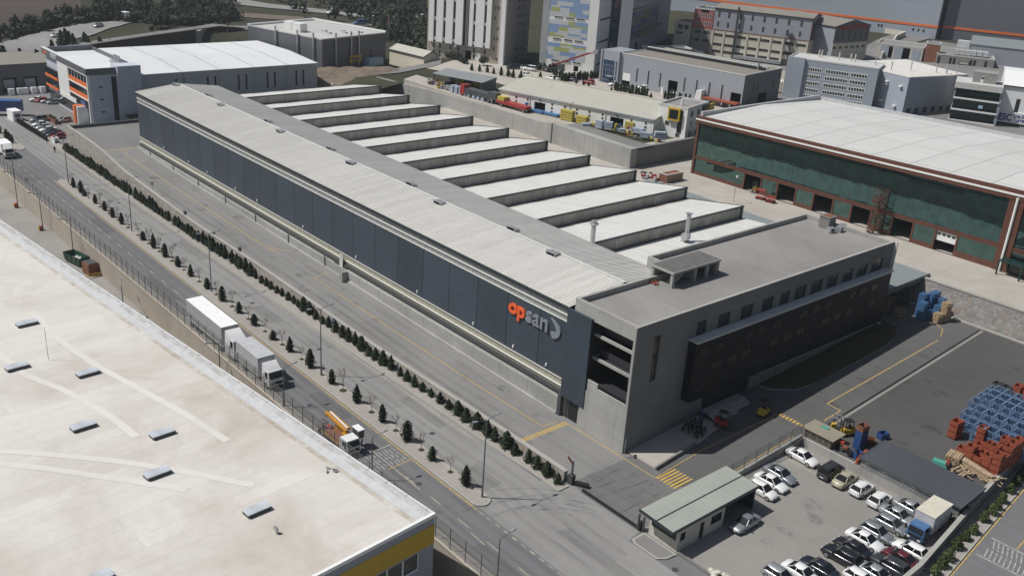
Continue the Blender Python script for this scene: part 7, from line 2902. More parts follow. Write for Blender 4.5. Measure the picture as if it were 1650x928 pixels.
def cab(t, x0, x1, w, z0, z1, mat, dark_front=False, deflector=True):
    """cab facing -x: x0 front, x1 rear"""
    g = MB()
    zw = z0 + (z1 - z0) * .5
    g.loft([[(x0 + .05, -w, z0), (x0 + .05, w, z0), (x0, w * .98, zw), (x0, -w * .98, zw)][::-1], [(x0 + .35, -w, z0), (x0 + .35, w, z0), (x0 + .3, w, zw), (x0 + .3, -w, zw)][::-1], [(x1, -w, z0), (x1, w, z0), (x1, w, zw), (x1, -w, zw)][::-1]])
    g.loft([[(x0 + .02, -w * .97, zw), (x0 + .02, w * .97, zw), (x0 + .32, w * .9, z1), (x0 + .32, -w * .9, z1)][::-1], [(x1, -w, zw), (x1, w, zw), (x1, w * .94, z1), (x1, -w * .94, z1)][::-1]])
    if deflector:
        g.loft([[(x0 + .5, -w * .85, z1), (x0 + .5, w * .85, z1), (x0 + .55, w * .8, z1 + .05), (x0 + .55, -w * .8, z1 + .05)][::-1], [(x1, -w * .95, z1), (x1, w * .95, z1), (x1, w * .9, z1 + .75), (x1, -w * .9, z1 + .75)][::-1]])
    c = g.build('cab', mat, t, 35)
    g = MB()
    g.face([(x0 + .0, w * .86, zw + .08), (x0 + .0, -w * .86, zw + .08), (x0 + .25, -w * .82, z1 - .14), (x0 + .25, w * .82, z1 - .14)])
    g.v = [(x - .03, y, z) for x, y, z in g.v]
    for s_ in (-1, 1):
        g.face([(x0 + .4, s_ * (w + .01), zw + .05), (x0 + 1.15, s_ * (w + .01), zw + .05), (x0 + 1.15, s_ * (w * .955 + .01), z1 - .15), (x0 + .52, s_ * (w * .955 + .01), z1 - .15)])
    g.build('windows', 'car_glass', c)
    g = MB()
    g.box(x0 - .03, x0 + .1, -w * .75, w * .75, z0 + .25, z0 + .62)
    g.box(x0 - .05, x0 + .2, -w, w, z0 - .25, z0 + .03)
    g.build('grille', 'black' if not dark_front else 'steel_dark', c)
    for s_ in (-1, 1):
        g = MB(); g.box(x0 - .06, x0 + .06, s_ * w * .62 - .16, s_ * w * .62 + .16, z0 + .02, z0 + .2); g.build('headlight', 'light_clear', c)
        g = MB(); g.obox((x0 + .15, s_ * (w + .2), z1 - .45), (.1, .16, .6)); g.build('mirror', 'black', c)
    return c


t = thing('articulated_lorry', 'long articulated lorry with white trailer roof and grey curtain side, behind the box lorry', 'lorry', (0, 27.65, 0))
g = MB(); g.box(51.1, 62.9, -1.25, 1.25, 1.15, 3.98, 0); g.box(51.05, 62.95, -1.27, 1.27, 3.98, 4.03, 1); g.box(51.05, 62.95, -1.27, 1.27, 1.05, 1.2, 1); g.build('trailer', ['canvas_side', 'canvas_white'], t)
g = MB(); g.box(51.5, 62.6, -.5, .5, .85, 1.1); g.box(54, 58, 1.0, 1.1, .5, .95); g.box(54, 58, -1.1, -1.0, .5, .95); g.box(47.6, 52.5, -.45, .45, .55, .95); g.build('chassis', 'steel_dark', t)
cab(t, 47.5, 50.3, 1.2, .6, 3.1, 'paint_white', False)
for x in (48.2, 51.9, 58.9, 60.2, 61.5):
    for s_ in (-1, 1): truck_wheel(t, x, s_ * 1.05, s_)
t = thing('box_lorry', 'white box lorry with grey canvas body leading the articulated lorry on the road', 'lorry', (0, 27.6, 0))
g = MB(); g.box(40.4, 46.9, -1.22, 1.22, 1.05, 3.66, 0); g.box(40.36, 46.95, -1.25, 1.25, 3.66, 3.71, 1); g.box(40.36, 46.95, -1.25, 1.25, .95, 1.07, 1); g.build('box_body', ['canvas_grey', 'canvas_grey'], t)
g = MB(); g.box(38, 46.7, -.45, .45, .6, .95); g.build('chassis', 'steel_dark', t)
cab(t, 37.6, 39.6, 1.12, .55, 2.6, 'paint_white')
for x in (38.5, 44.8):
    for s_ in (-1, 1): truck_wheel(t, x, s_ * 1.0, s_, .47)
t = thing('boom_truck', 'small white cab truck with a yellow folding boom and men working at its rear', 'boom truck', (0, 28.0, 0))
g = MB(); g.box(19.9, 23.8, -1.0, 1.0, .8, .95, 0); g.box(19.9, 23.8, .95, 1.03, .95, 1.15, 1); g.box(19.9, 23.8, -1.03, -.95, .95, 1.15, 1); g.box(19.0, 24, -.4, .4, .5, .8, 2); g.build('flat_bed', ['rust', 'yellow', 'steel_dark'], t)
cab(t, 17.9, 19.7, .95, .5, 2.15, 'paint_white', False, False)
g = MB(); g.box(19.95, 20.6, -.55, .1, .95, 2.0); g.beam((20.2, -.35, 2.2), (25.6, -.75, 2.1), .32, .34); g.beam((20.4, -.9, 2.3), (25.2, -1.15, 2.25), .26, .26); g.tube((25.4, -.8, 2.1), (25.9, -1.0, 1.5), .3, .2, 8); g.build('boom', 'orange_yellow', t)
g = MB(); g.beam((20.4, -.62, 2.5), (25.0, -1.0, 2.42), .16, .1); g.build('hose_rail', 'sign_white', t)
g = MB(); g.box(18.9, 20.3, -2.0, -1.25, 1.5, 2.5, 0); g.box(18.85, 20.35, -2.05, -1.2, 2.5, 2.62, 1); g.build('work_basket', ['steel_dark', 'sign_white'], t)
for x in (18.7, 22.6):
    for s_ in (-1, 1): truck_wheel(t, x, s_ * .85, s_, .4)
t = thing('white_box_van', 'small white box lorry driving on the road at the left edge of the photo', 'lorry', (166.2, 25.6, 0))
g = MB(); g.box(1.3, 6.0, -1.15, 1.15, .95, 3.1); g.build('box_body', 'canvas_white', t)
g = MB(); g.box(-.3, 5.8, -.4, .4, .55, .9); g.build('chassis', 'steel_dark', t)
cab(t, -.6, 1.2, 1.02, .55, 2.3, 'paint_white')
for x in (.2, 4.5):
    for s_ in (-1, 1): truck_wheel(t, x, s_ * .95, s_, .45)
t = thing('blue_tarpaulin_trailer', 'parked trailer with a dark blue tarpaulin body near the left edge of the photo', 'trailer', (209.5, 15.2, 0), 60)
g = MB(); g.box(-4.5, 4.5, -1.25, 1.25, 1.1, 3.9, 0); g.box(-4.55, 4.55, -1.28, 1.28, 3.9, 4.0, 1); g.build('tarpaulin_body', ['bin_blue', 'blue_steel'], t)
for x in (-3, -1.6, 3):
    for s_ in (-1, 1): truck_wheel(t, x, s_ * 1.05, s_)
t = thing('guard_cabin', 'white portable cabin with a dark window beside the blue tarpaulin trailer', 'cabin', (203.0, 14.4, 0), 5)
g = MB(); g.box(-2, 2, -1.1, 1.1, 0, 2.6); g.build('wall', 'canvas_white', t)
window(t, 'Y', -.7, 1.0, 1.4, .9, -2.0, -1, 2, 1)
t = thing('blue_box_truck', 'small blue truck with a white canvas box parked behind the white five door car', 'truck', (-30.9, -15.4, 0), 82)
g = MB(); g.box(-1.4, 2.9, -1.1, 1.1, .9, 3.05, 0); g.box(-1.45, 2.95, -1.13, 1.13, 3.05, 3.1, 1); g.build('canvas_box', ['canvas_grey', 'cream_wall'], t)
t.rotation_euler = (0, 0, R(-88))
c = cab(t, -3.1, -1.5, .95, .5, 2.05, 'paint_blue', False, False)
for x in (-2.4, 1.6):
    for s_ in (-1, 1): truck_wheel(t, x, s_ * .85, s_, .38)
t = thing('red_cab_lorry', 'red cab lorry with a long dark trailer parked behind the tall concrete wall', 'lorry', (134, -79.2, 11.85), 4)
g = MB(); g.box(-12, 0, -1.2, 1.2, 1.1, 2.2, 0); g.box(-12, -8.8, -1.2, 1.2, 2.2, 2.9, 0); g.build('trailer', ['steel_dark'], t)
g = MB(); g.loft([[(.2, -1.2, .5), (.2, 1.2, .5), (.2, 1.2, 3.0), (.2, -1.2, 3.0)], [(2.0, -1.2, .5), (2.0, 1.2, .5), (1.9, 1.1, 2.9), (1.9, -1.1, 2.9)]]); g.build('cab', 'red_paint', t)
for x in (1.2, -2, -9, -10.4):
    for s_ in (-1, 1): truck_wheel(t, x, s_ * 1.0, s_)
t = thing('red_flatbed_trailer', 'red flatbed trailer with a yellow load parked along the wall behind the red cab lorry', 'trailer', (116, -80.2, 11.85), 3)
g = MB(); g.box(-4.8, 6, -1.1, 1.1, .8, 1.5); g.build('bed', 'red_paint', t)
g = MB(); g.box(3.2, 5.6, -1.0, 1.0, 1.5, 2.4); g.build('load', 'insulation_yellow', t)
for x in (-4, 4):
    for s_ in (-1, 1): truck_wheel(t, x, s_ * .9, s_, .42)
t = thing('orange_flatbed_lorry', 'white cab lorry with long orange flatbed before the long grey hall', 'lorry', (100.5, -135.2, 12.3), 8)
g = MB(); g.box(-11, -.2, -1.2, 1.2, 1.0, 1.45); g.build('bed', 'bin_orange', t)
g = MB(); g.loft([[(0, -1.2, .5), (0, 1.2, .5), (0, 1.2, 3.1), (0, -1.2, 3.1)], [(1.9, -1.2, .5), (1.9, 1.2, .5), (1.75, 1.1, 2.9), (1.75, -1.1, 2.9)]]); g.build('cab', 'paint_white', t)
g = MB(); g.box(1.86, 1.95, -1.0, 1.0, 1.7, 2.7); g.build('windscreen', 'car_glass', t)
for x in (1.0, -6.5, -9):
    for s_ in (-1, 1): truck_wheel(t, x, s_ * 1.0, s_)
t = thing('crane_truck', 'dark truck with a long red crane boom raised before the tile tower', 'crane truck', (151.5, -126.0, 12.2), 205)
g = MB(); g.box(-3, 3.5, -1.1, 1.1, .6, 1.3); g.box(1.6, 3.4, -1.0, 1.0, 1.3, 2.6); g.build('body', 'steel_dark', t)
g = MB(); g.beam((-1, 0, 1.6), (10.5, 2.0, 6.6), .45, .5); g.beam((10, 2, 6.4), (12.5, 2.4, 7.0), .3, .3); g.build('boom', 'red_paint', t)
g = MB(); g.box(11.8, 13.2, 1.8, 3.0, 6.6, 7.7); g.build('work_basket', 'galvanised', t)
for x in (-2, 2.4):
    for s_ in (-1, 1): truck_wheel(t, x, s_ * .95, s_)


def forklift(name, loc, rz, mat, lab):
    t = thing('forklift', lab, 'forklift', loc, rz)
    g = MB(); g.box(-1.0, .7, -.5, .5, .35, .95); g.loft([[(-1.05, -.48, .4), (-1.05, .48, .4), (-1.05, .48, 1.1), (-1.05, -.48, 1.1)], [(-.5, -.5, .4), (-.5, .5, .4), (-.5, .5, 1.2), (-.5, -.5, 1.2)]]); g.build('body', mat, t)
    g = MB()
    for x, y in ((-.6, -.45), (-.6, .45), (.5, -.45), (.5, .45)): g.beam((x, y, .95), (x * .85, y, 2.1), .06, .06)
    g.box(-.65, .5, -.5, .5, 2.08, 2.14); g.build('overhead_guard', 'black', t)
    g = MB()
    for s_ in (-.3, .3): g.box(.78, .88, s_ - .05, s_ + .05, .1, 2.3); g.box(.88, 1.9, s_ - .06, s_ + .06, .12, .18)
    g.box(.8, .86, -.35, .35, 1.1, 1.2); g.build('mast', 'steel_dark', t)
    g = MB(); g.box(-.35, .1, -.25, .25, .95, 1.1); g.box(-.4, -.3, -.25, .25, 1.1, 1.5); g.build('seat', 'black', t)
    for x in (-.7, .45):
        for s_ in (-1, 1):
            g = MB(); g.tube((0, -.1, 0), (0, .1, 0), .28, .28, 12); w = g.build('wheel', 'rubber', t); w.location = (x, s_ * .48, .28)
    return t


forklift('a', (-14.9, -24.6, yard_z(0, -24.6)), 60, 'yellow', 'yellow forklift standing behind the brown shed by the blue crates')
forklift('b', (46.2, -86.8, 8.05), 100, 'yellow', 'yellow forklift in the first doorway of the glass hall')
forklift('c', (-5.4, -20.2, 1.15), -80, 'yellow', 'yellow and white forklift parked in the shade by the yellow crossing')
forklift('d', (-3.9, -13.5, .95), 200, 'red_paint', 'red forklift parked in the shade of the office front')

# ------------------------------------------------------------------ yard clutter
def bin_proto(name, mat, lab, cat, w=1.2, d=1.0, h=.8):
    t = thing(name, lab, cat)
    g = MB()
    a, b = w / 2, d / 2
    tk = .06
    g.box(-a, a, -b, -b + tk, .12, h); g.box(-a, a, b - tk, b, .12, h); g.box(-a, -a + tk, -b + tk, b - tk, .12, h); g.box(a - tk, a, -b + tk, b - tk, .12, h)
    g.box(-a, a, -b, b, .12, .18)
    for k in range(3):
        x = -a + .15 + (w - .3) * k / 2
        g.box(x - .05, x + .05, -b - .03, -b, .15, h - .03); g.box(x - .05, x + .05, b, b + .03, .15, h - .03)
    g.build('body', mat, t)
    g = MB()
    for x in (-a + .12, a - .12): g.box(x - .08, x + .08, -b, b, 0, .12)
    g.build('skid', mat, t)
    return reg(t)


def crate_proto(name, mat, lab, cat, w=1.2, d=1.0, h=.78, rows=4):
    t = thing(name, lab, cat)
    g = MB()
    a, b = w / 2, d / 2
    for x in (-a + .05, 0, a - .05):
        for y in (-b + .05, b - .05): g.box(x - .05, x + .05, y - .05, y + .05, .1, h)
    g.box(-a, a, -b, b, .1, .16)
    g.build('frame', mat, t)
    g = MB()
    for k in range(rows):
        z = .16 + (h - .16) * (k + .25) / rows
        q = (h - .16) / rows * .55
        g.box(-a, a, b, b + .03, z, z + q); g.box(-a, a, -b - .03, -b, z, z + q)
        g.box(a, a + .03, -b, b, z, z + q); g.box(-a - .03, -a, -b, b, z, z + q)
    for k in range(5): g.box(-a, a, -b + d * k / 5 + .02, -b + d * k / 5 + .14, h - .03, h)
    g.build('slats', mat, t)
    g = MB()
    for x in (-a + .12, a - .12): g.box(x - .08, x + .08, -b, b, 0, .1)
    g.build('skid', mat, t)
    return reg(t)


LAB = 'open orange-brown metal bin in the stacked block beside the timber pile'
ob_ = bin_proto('metal_bin', 'bin_orange', LAB, 'metal bin')
hts = [[2, 1, 1, 0, 3], [3, 2, 2, 1, 1], [2, 2, 3, 2, 0], [3, 4, 3, 4, 3], [4, 3, 4, 4, 4]]
for i in range(5):
    for j in range(5):
        x, y = -26.7 - 1.12 * i, -31.2 - 1.28 * j + .12 * i
        for k in range(hts[i][j]):
            put(ob_, (x + random.uniform(-.05, .05), y + random.uniform(-.05, .05), yard_z(0, y) + .02 + .8 * k), 90 + random.uniform(-4, 4), LAB, 'stacked orange bins')
LAB = 'orange-red metal bin in the lone short stack in front of the blue racks'
for k in range(3):
    put(ob_, (-23.9, -35.1, yard_z(0, -35.1) + .02 + .82 * k), 80, LAB, 'lone orange stack before the blue racks', sc=(1.15, 1.15, 1))
LAB = 'orange metal bin in the tall stack at the right edge behind the blue racks'
for k in range(4):
    for q in range(2):
        put(ob_, (-25.3 - 1.4 * q, -48.9, yard_z(0, -48.9) + .82 * k), 85, LAB, 'orange stack behind the blue racks', sc=(1.1, 1.1, 1))


def rack_proto(mat, lab):
    t = thing('steel_rack', lab, 'steel rack')
    g = MB()
    for x in (-.75, .75):
        for y in (-.55, .55): g.box(x - .05, x + .05, y - .05, y + .05, 0, 1.25)
    for z in (.15, 1.17):
        g.box(-.75, .75, -.6, -.5, z, z + .08); g.box(-.75, .75, .5, .6, z, z + .08); g.box(-.8, -.7, -.55, .55, z, z + .08); g.box(.7, .8, -.55, .55, z, z + .08)
    g.build('frame', mat, t)
    g = MB()
    for k in range(3):
        for x in (-.74, .71): g.box(x, x + .03, -.5, .5, .34 + .27 * k, .45 + .27 * k)
    g.build('bars', 'rack_bar', t)
    g = MB()
    for x in (-.75,): g.box(x - .06, x + .04, -.6, -.5, 1.16, 1.26)
    g.build('lifting_eye', 'canvas_grey', t)
    return reg(t)


LAB = 'blue steel cage rack in the large stepped stack at the yard edge'
bk = rack_proto('rack_blue', LAB)
hts = [[2, 3, 4, 4, 4, 4], [2, 3, 4, 4, 4, 3], [2, 3, 4, 4, 4, 3], [2, 3, 4, 4, 4, 3], [2, 3, 4, 4, 3, 3], [2, 3, 4, 4, 3, 2], [1, 2, 3, 3, 2, 2]]
for i in range(7):          # along x
    for j in range(6):      # along y
        x, y = -23.6 - 1.3 * i, -36.9 - 1.65 * j
        if i == 0 and j == 0: continue
        for k in range(hts[i][j] - (1 if i == 0 else 0)):
            put(bk, (x, y, yard_z(0, y) + .02 + 1.1 * k), 90 + random.uniform(-1.5, 1.5), LAB, 'blue steel racks in the yard', sc=(1.05, 1.1, .88))
LAB = 'dark grey crate stacked behind the blue racks'
gc = bin_proto('grey_crate', 'steel_dark', LAB, 'crate', 1.2, 1.2, .9)
for i in range(2):
    for j in range(2):
        for k in range(3 - j):
            put(gc, (-22.9 - 1.3 * i, -49.6 - 1.3 * j + 1.3, yard_z(0, -49) + .9 * k), 85, LAB, 'grey crates behind the blue racks')
LAB = 'dark green crate in the block at the right edge of the photo'
gg = bin_proto('green_crate', 'skip_green', LAB, 'crate', 1.3, 1.3, .9)
for i in range(3):
    for k in range(4):
        put(gg, (-28.2 - 1.4 * i, -47.8 + .1 * i, yard_z(0, -47) + .9 * k), 85, LAB, 'green crates at the right edge')
LAB = 'blue plastic pallet box in the tall stacks against the stone wall'
bb = crate_proto('pallet_box', 'blue_crate', LAB, 'pallet box')
for (x, y, n) in ((-3.6, -63.9, 4), (-4.3, -65.2, 2), (-2.7, -65.2, 5), (-3.4, -66.4, 5), (-4.9, -66.5, 3), (-4.7, -67.6, 4), (-3.5, -67.7, 5)):
    for k in range(n):
        put(bb, (x, y, yard_z(0, y) + .02 + .78 * k), 88 + random.uniform(-3, 3), LAB, 'blue pallet boxes by the stone wall')
LAB = 'wooden pallet crate in the stack right of the blue boxes by the stone wall'
wb2 = crate_proto('wooden_crate', 'timber', LAB, 'crate', 1.2, 1.1, .8)
for (x, y, n) in ((-5.7, -65.3, 2), (-6.1, -66.6, 4)):
    for k in range(n):
        put(wb2, (x, y, yard_z(0, y) + .02 + .8 * k), 80 + random.uniform(-5, 5), LAB, 'wooden crates by the stone wall')
LAB = 'old brown wooden crate standing under the grey canopy'
wb3 = crate_proto('shelter_crate', 'timber_old', LAB, 'crate', 1.6, 1.4, 1.3, 3)
for (x, y, z) in ((1.8, -62.6, 0), (1.8, -62.6, 1.3), (3.2, -64.2, 0), (3.2, -64.2, 1.3), (3.2, -64.2, 2.6), (-.7, -62.4, 0)):
    put(wb3, (x, y, yard_z(0, y) + .02 + z), 85, LAB, 'crates under the canopy')
LAB = 'dark blue metal bin in the small stack behind the low car park wall'
db = bin_proto('blue_bin', 'bin_blue', LAB, 'metal bin', 1.2, 1.0, .85)
for k in range(3): put(db, (-17.6, -23.2, yard_z(0, -23.2) + .85 * k), 80, LAB, 'blue bins behind the wall')
for (x, y, lab) in ((-18.6, -21.2, 'lone dark blue metal bin beside the orange beam behind the low wall'), (-18.3, -27.6, 'dark blue metal bin standing alone at the carport corner')):
    put(db, (x, y, yard_z(0, y)), 70, lab, 'blue bins behind the wall')
rb_ = bin_proto('rust_bin', 'rust', 'rusty brown metal bin lying beside the blue stack', 'metal bin', 1.2, 1.0, .8)
put(rb_, (-17.9, -25.2, yard_z(0, -25.2)), 30, 'rusty brown metal bin standing behind the blue stack', 'rusty bins')
put(rb_, (-17.6, -23.2, yard_z(0, -23.2) + 2.55), 80, 'rusty brown metal bin topmost on the small blue stack', 'rusty bins')
t = thing('orange_beam', 'long orange steel beam lying behind the low wall by the carport', 'beam', (-19.2, -21.2, yard_z(0, -21)), 100)
g = MB(); g.box(-1.6, 1.6, -.2, .2, .55, .75); g.box(-1.6, 1.6, -.05, .05, .3, .55); g.box(-1.6, 1.6, -.2, .2, .12, .3); g.build('beam', 'bin_orange', t)
g = MB(); g.box(-1.2, -.9, -.4, .4, 0, .12); g.box(.9, 1.2, -.4, .4, 0, .12); g.build('bearer', 'timber_old', t)
t = thing('motor_scrap', 'heap of dark red and black machine parts behind the low wall', 'scrap heap', (-17.0, -21.3, yard_z(0, -21)))
for k in range(10):
    g = MB(); g.obox((random.uniform(-1.3, 1.0), random.uniform(-.6, .6), random.uniform(.2, .7)), (random.uniform(.4, .9), random.uniform(.3, .7), random.uniform(.3, .6)), random.uniform(0, 3)); g.build('machine_part', ['black', 'rust', 'red_paint', 'steel_dark'][k % 4], t)
t = thing('lifting_frame', 'white and yellow steel lifting frame beside the brown shed', 'lifting frame', (-13.6, -24.6, yard_z(0, -24)), 20)
g = MB()
for x in (-.9, .9):
    for y in (-.5, .5): g.beam((x, y, 0), (x * .8, y, 2.0), .12, .12)
g.beam((-.9, -.5, 2), (.9, -.5, 2), .14, .14); g.beam((-.9, .5, 2), (.9, .5, 2), .14, .14); g.beam((-.8, -.5, .8), (.8, .5, 1.8), .1, .1); g.build('frame', 'galvanised', t)
g = MB(); g.tube((.5, 0, .3), (.5, 0, .9), .4, .35, 10); g.build('drum', 'yellow', t)
# brown machine shed and carport
s_ = thing('machine_shed', 'brown sheet machine shed with glazed front behind the far corner of the low wall', 'shed', (0, 0, 0))
g = MB()
zb = yard_z(0, -20)
g.box(-15.5, -11.75, -22.4, -19.98, .6, 2.4)
g.build('wall', 'shed_frame', s_)
g = MB(); g.prism([(-15.9, -22.7), (-11.35, -22.7), (-11.35, -19.75), (-15.9, -19.75)], [2.5, 2.5, 2.42, 2.42], [2.6, 2.6, 2.5, 2.5]); g.build('roof', 'shed_roof', s_)
g = MB(); g.box(-13.9, -12.9, -22.2, -21.6, 2.57, 2.66); g.build('rooflight', 'teal', s_)
for k in range(4): window(s_, 'X', -15.4 + .92 * k, 1.3, .85, .95, -19.98, 1, 1, 1, 'shed_frame', 'pane_dusty')
c = thing('carport', 'long dark corrugated carport with slatted side behind the parked cars', 'carport', (0, 0, 0))
g = MB()
n = 46
x0_, x1_ = -32.5, -19.75
for i in range(n * 2):
    a, b = x0_ + (x1_ - x0_) * i / (2 * n), x0_ + (x1_ - x0_) * (i + 1) / (2 * n)
    za, zb2 = (.05 if i % 2 else 0), (0 if i % 2 else .05)
    g.face([(a, -25.2, 2.85 + za), (b, -25.2, 2.85 + zb2), (b, -19.35, 2.45 + zb2), (a, -19.35, 2.45 + za)])
g.build('roof', 'carport_sheet', c)
g = MB(); g.box(x0_, x1_, -19.37, -19.29, 2.3, 2.48); g.beam((x0_, -25.2, 2.82), (x0_, -19.35, 2.42), .1, .18); g.beam((x1_, -25.2, 2.82), (x1_, -19.35, 2.42), .1, .18); g.build('fascia', 'steel_dark', c)
for k in range(7):
    x = x1_ - .2 - 2.05 * k
    for y in (-19.72, -25.0):
        g = MB(); g.box(x - .06, x + .06, y - .06, y + .06, 1.1, 2.4 if y > -22 else 2.8); g.build('post', 'steel_dark', c)
g = MB()
for k in range(6): g.box(x0_ + .2, x1_ - .2, -19.66, -19.6, 1.27 + .19 * k, 1.37 + .19 * k)
g.build('slats', 'galvanised', c)
g = MB(); g.box(x0_ + .3, x1_ - .3, -25.1, -25.05, 1, 2.75); g.build('back_wall', 'carport_sheet', c)
# timber
for i, (x, y, rz, n, lab) in enumerate(((-26.7, -29.6, 100, 5, 'neat stack of pale planks nearest the teal tarpaulin'), (-29.4, -29.8, 165, 4, 'long stack of pale beams in the middle of the timber yard'), (-28.6, -28.0, 120, 3, 'loose broken pallets lying before the long beams'), (-31.4, -29.4, 110, 3, 'jumbled planks at the right end of the timber, by the wall'))):
    t = thing('timber_stack', lab, 'timber stack', (x, y, yard_z(0, y)), rz, 'timber by the orange bins')
    for k in range(n):
        for q in range(6 if i != 1 else 4):
            g = MB()
            L_ = (1.2 if i == 0 else 2.8 if i == 1 else 1.5) * random.uniform(.8, 1.1)
            if i in (2, 3): g.obox((random.uniform(-.6, .6), random.uniform(-.8, .8), .12 + .2 * k), (L_ * 2 * .6, .16, .1), random.uniform(-1.2, 1.2), 0, random.uniform(-.12, .12))
            else: g.obox((random.uniform(-.08, .08), -.75 + .28 * q, .12 + .24 * k), (L_ * 2 if i else 2.0, .22, .16), random.uniform(-.03, .03))
            g.build('plank', 'timber' if (q + k) % 3 else 'timber_old', t)
t = thing('tarpaulin_bundle', 'teal tarpaulin bundle lying at the end of the planks', 'bundle', (-25.9, -27.6, yard_z(0, -27.6)), 15)
g = MB(); g.loft([[(-.9, -.5, 0), (.9, -.5, 0), (.8, -.35, .7), (-.8, -.35, .7)], [(-.95, .5, 0), (.95, .5, 0), (.85, .4, .65), (-.85, .4, .65)]]); g.build('sheet', 'teal', t, 30)
g = MB(); g.box(-.9, -.7, -.55, .55, .6, .95); g.build('pole', 'red_paint', t)
# lower yard
t = thing('green_skip', 'open dark green waste skip standing in the lower yard below the fence', 'skip', (105.6, 31.3, -3.95), 12)
g = MB()
def skip(a, b, c, z0, z1, f):
    return [[(-a * f, -b * f, z0), (a * f, -b * f, z0), (a * f, b * f, z0), (-a * f, b * f, z0)], [(-a, -b, z1), (a, -b, z1), (a, b, z1), (-a, b, z1)]]
g.loft(skip(2.6, 1.05, 0, .35, 1.75, .9), 0, False)
g.loft([[(p[0] * .96, p[1] * .94, p[2]) for p in r][::-1] for r in skip(2.6, 1.05, 0, .45, 1.75, .9)], 0, False)
g.face([(-2.2, -.9, .5), (2.2, -.9, .5), (2.2, .9, .5), (-2.2, .9, .5)])
for x in (-1.6, 0, 1.6):
    for s2 in (-1, 1): g.beam((x, s2 * .97, .4), (x, s2 * 1.08, 1.7), .1, .06)
g.build('tub', 'skip_green', t)
g = MB()
for k in range(7): g.obox((random.uniform(-1.8, 1.8), random.uniform(-.6, .6), .75), (.7, .5, .4), random.uniform(0, 3), 0, .3)
g.build('rubbish', 'canvas_grey', t)
g = MB(); g.box(-2.4, 2.4, -.7, -.5, 0, .35); g.box(-2.4, 2.4, .5, .7, 0, .35); g.build('skid', 'rust', t)
t = thing('compactor', 'rusty brown waste compactor with a red side in the lower yard, behind yellow rails', 'compactor', (99.6, 30.9, -3.95), 8)
g = MB(); g.box(-1.2, 1.2, -1.0, .9, .1, 2.1, 0); g.box(-1.0, .9, -1.25, -1.0, .2, 1.3, 1); g.build('body', ['rust', 'red_paint'], t)
g = MB(); g.box(-1.1, 1.1, -.8, .7, 2.1, 2.2); g.build('lid', 'steel_dark', t)
t = thing('yellow_guard_rail', 'low yellow guard rail standing in the lower yard before the brown compactor', 'guard rail', (97.4, 30.7, -3.95), 95)
g = MB()
for x in (-1.8, -.6, .6, 1.8):
    g.tube((x, 0, 0), (x, 0, .7), .06, .06, 6)
for z in (.35, .7): g.tube((-1.8, 0, z), (1.8, 0, z), .05, .05, 6)
for x in (-1.8, 1.8):
    for z in (.35, .7): g.tube((x, 0, z), (x, .7, z), .05, .05, 6)
g.build('rail', 'yellow', t)
for i, (x, lab) in enumerate(((126.2, 'small orange and green lamp base guard in the lower yard, second farthest lamp'), (142.6, 'small orange and green lamp base guard in the lower yard, farthest lamp'))):
    t = thing('lamp_base_guard', lab, 'lamp guard', (x, 31.3, -3.95))
    g = MB(); g.box(-.3, .3, -.3, .3, 0, .9); g.build('guard', 'bin_orange', t)
    g = MB(); g.box(-.35, .35, .3, .36, .2, .9); g.build('plate', 'yellow', t)
t = thing('yellow_lamp_guard', 'yellow tubular guard round the lamp foot below the second truck', 'lamp guard', (41.0, 30.4, -3.95))
g = MB()
for k in range(4):
    a, b = R(90 * k), R(90 * k + 90)
    g.tube((math.cos(a) * .8, math.sin(a) * .8, 0), (math.cos(a) * .8, math.sin(a) * .8, 1.1), .07, .07, 6)
    for z in (.6, 1.1): g.tube((math.cos(a) * .8, math.sin(a) * .8, z), (math.cos(b) * .8, math.sin(b) * .8, z), .06, .06, 6)
g.build('rail', 'yellow', t)
# goods behind the tall concrete wall
def bundle(x, y, z, L_, W_, n, mat, lab, rz, grp, name='panel_bundle'):
    t = thing(name, lab, 'bundle', (x, y, z), rz, grp)
    for k in range(n):
        g = MB(); g.box(-L_ / 2, L_ / 2, -W_ / 2, W_ / 2, .12 + .62 * k, .12 + .62 * k + .52); g.build('pack', mat, t)
    g = MB()
    for x_ in (-L_ * .35, L_ * .35): g.box(x_ - .06, x_ + .06, -W_ / 2, W_ / 2, 0, .12)
    g.build('bearer', 'timber_old', t)


for i, (x, y, L_, W_, n, rz) in enumerate(((148, -87.6, 3.2, 1.3, 3, 15), (141.5, -89.4, 4.2, 1.3, 3, 15), (144, -87.0, 3, 1.2, 1, 15))):
    bundle(x, y, 11.85, L_, W_, n, 'insulation_yellow', 'yellow panel bundle stored under or beside the open shed', rz, 'yellow bundles at the open shed')
bundle(101.0, -84.2, 11.85, 3.4, 1.5, 4, 'insulation_yellow', 'tall stack of yellow panels with dark end before the cream workshop door', 14, 'yellow panels before the workshop')
bundle(96.6, -85.0, 11.85, 2.8, 1.4, 3, 'insulation_yellow', 'second, lower stack of yellow panels before the cream workshop', 14, 'yellow panels before the workshop')
bundle(92.8, -87.0, 11.85, 3.6, 1.4, 1, 'insulation_yellow', 'single low pack of yellow panels before the cream workshop', 14, 'yellow panels before the workshop')
bundle(85.6, -90.0, 12.3, 2.2, 1.4, 3, 'insulation_yellow', 'yellow panel stack near the house with the yellow window', 14, 'yellow panels before the workshop')
for i, (x, y, n) in enumerate(((106.5, -84.0, 1), (110.8, -83.0, 1), (116.5, -84.4, 1))):
    bundle(x, y, 11.9, 4.6, 1.6, n, 'blue_crate', ['blue wrapped bars before the dark workshop door', 'blue wrapped bars left of the dark workshop door', 'blue wrapped bars farthest left before the cream workshop'][i], 8, 'blue bars before the workshop', 'bar_bundle')
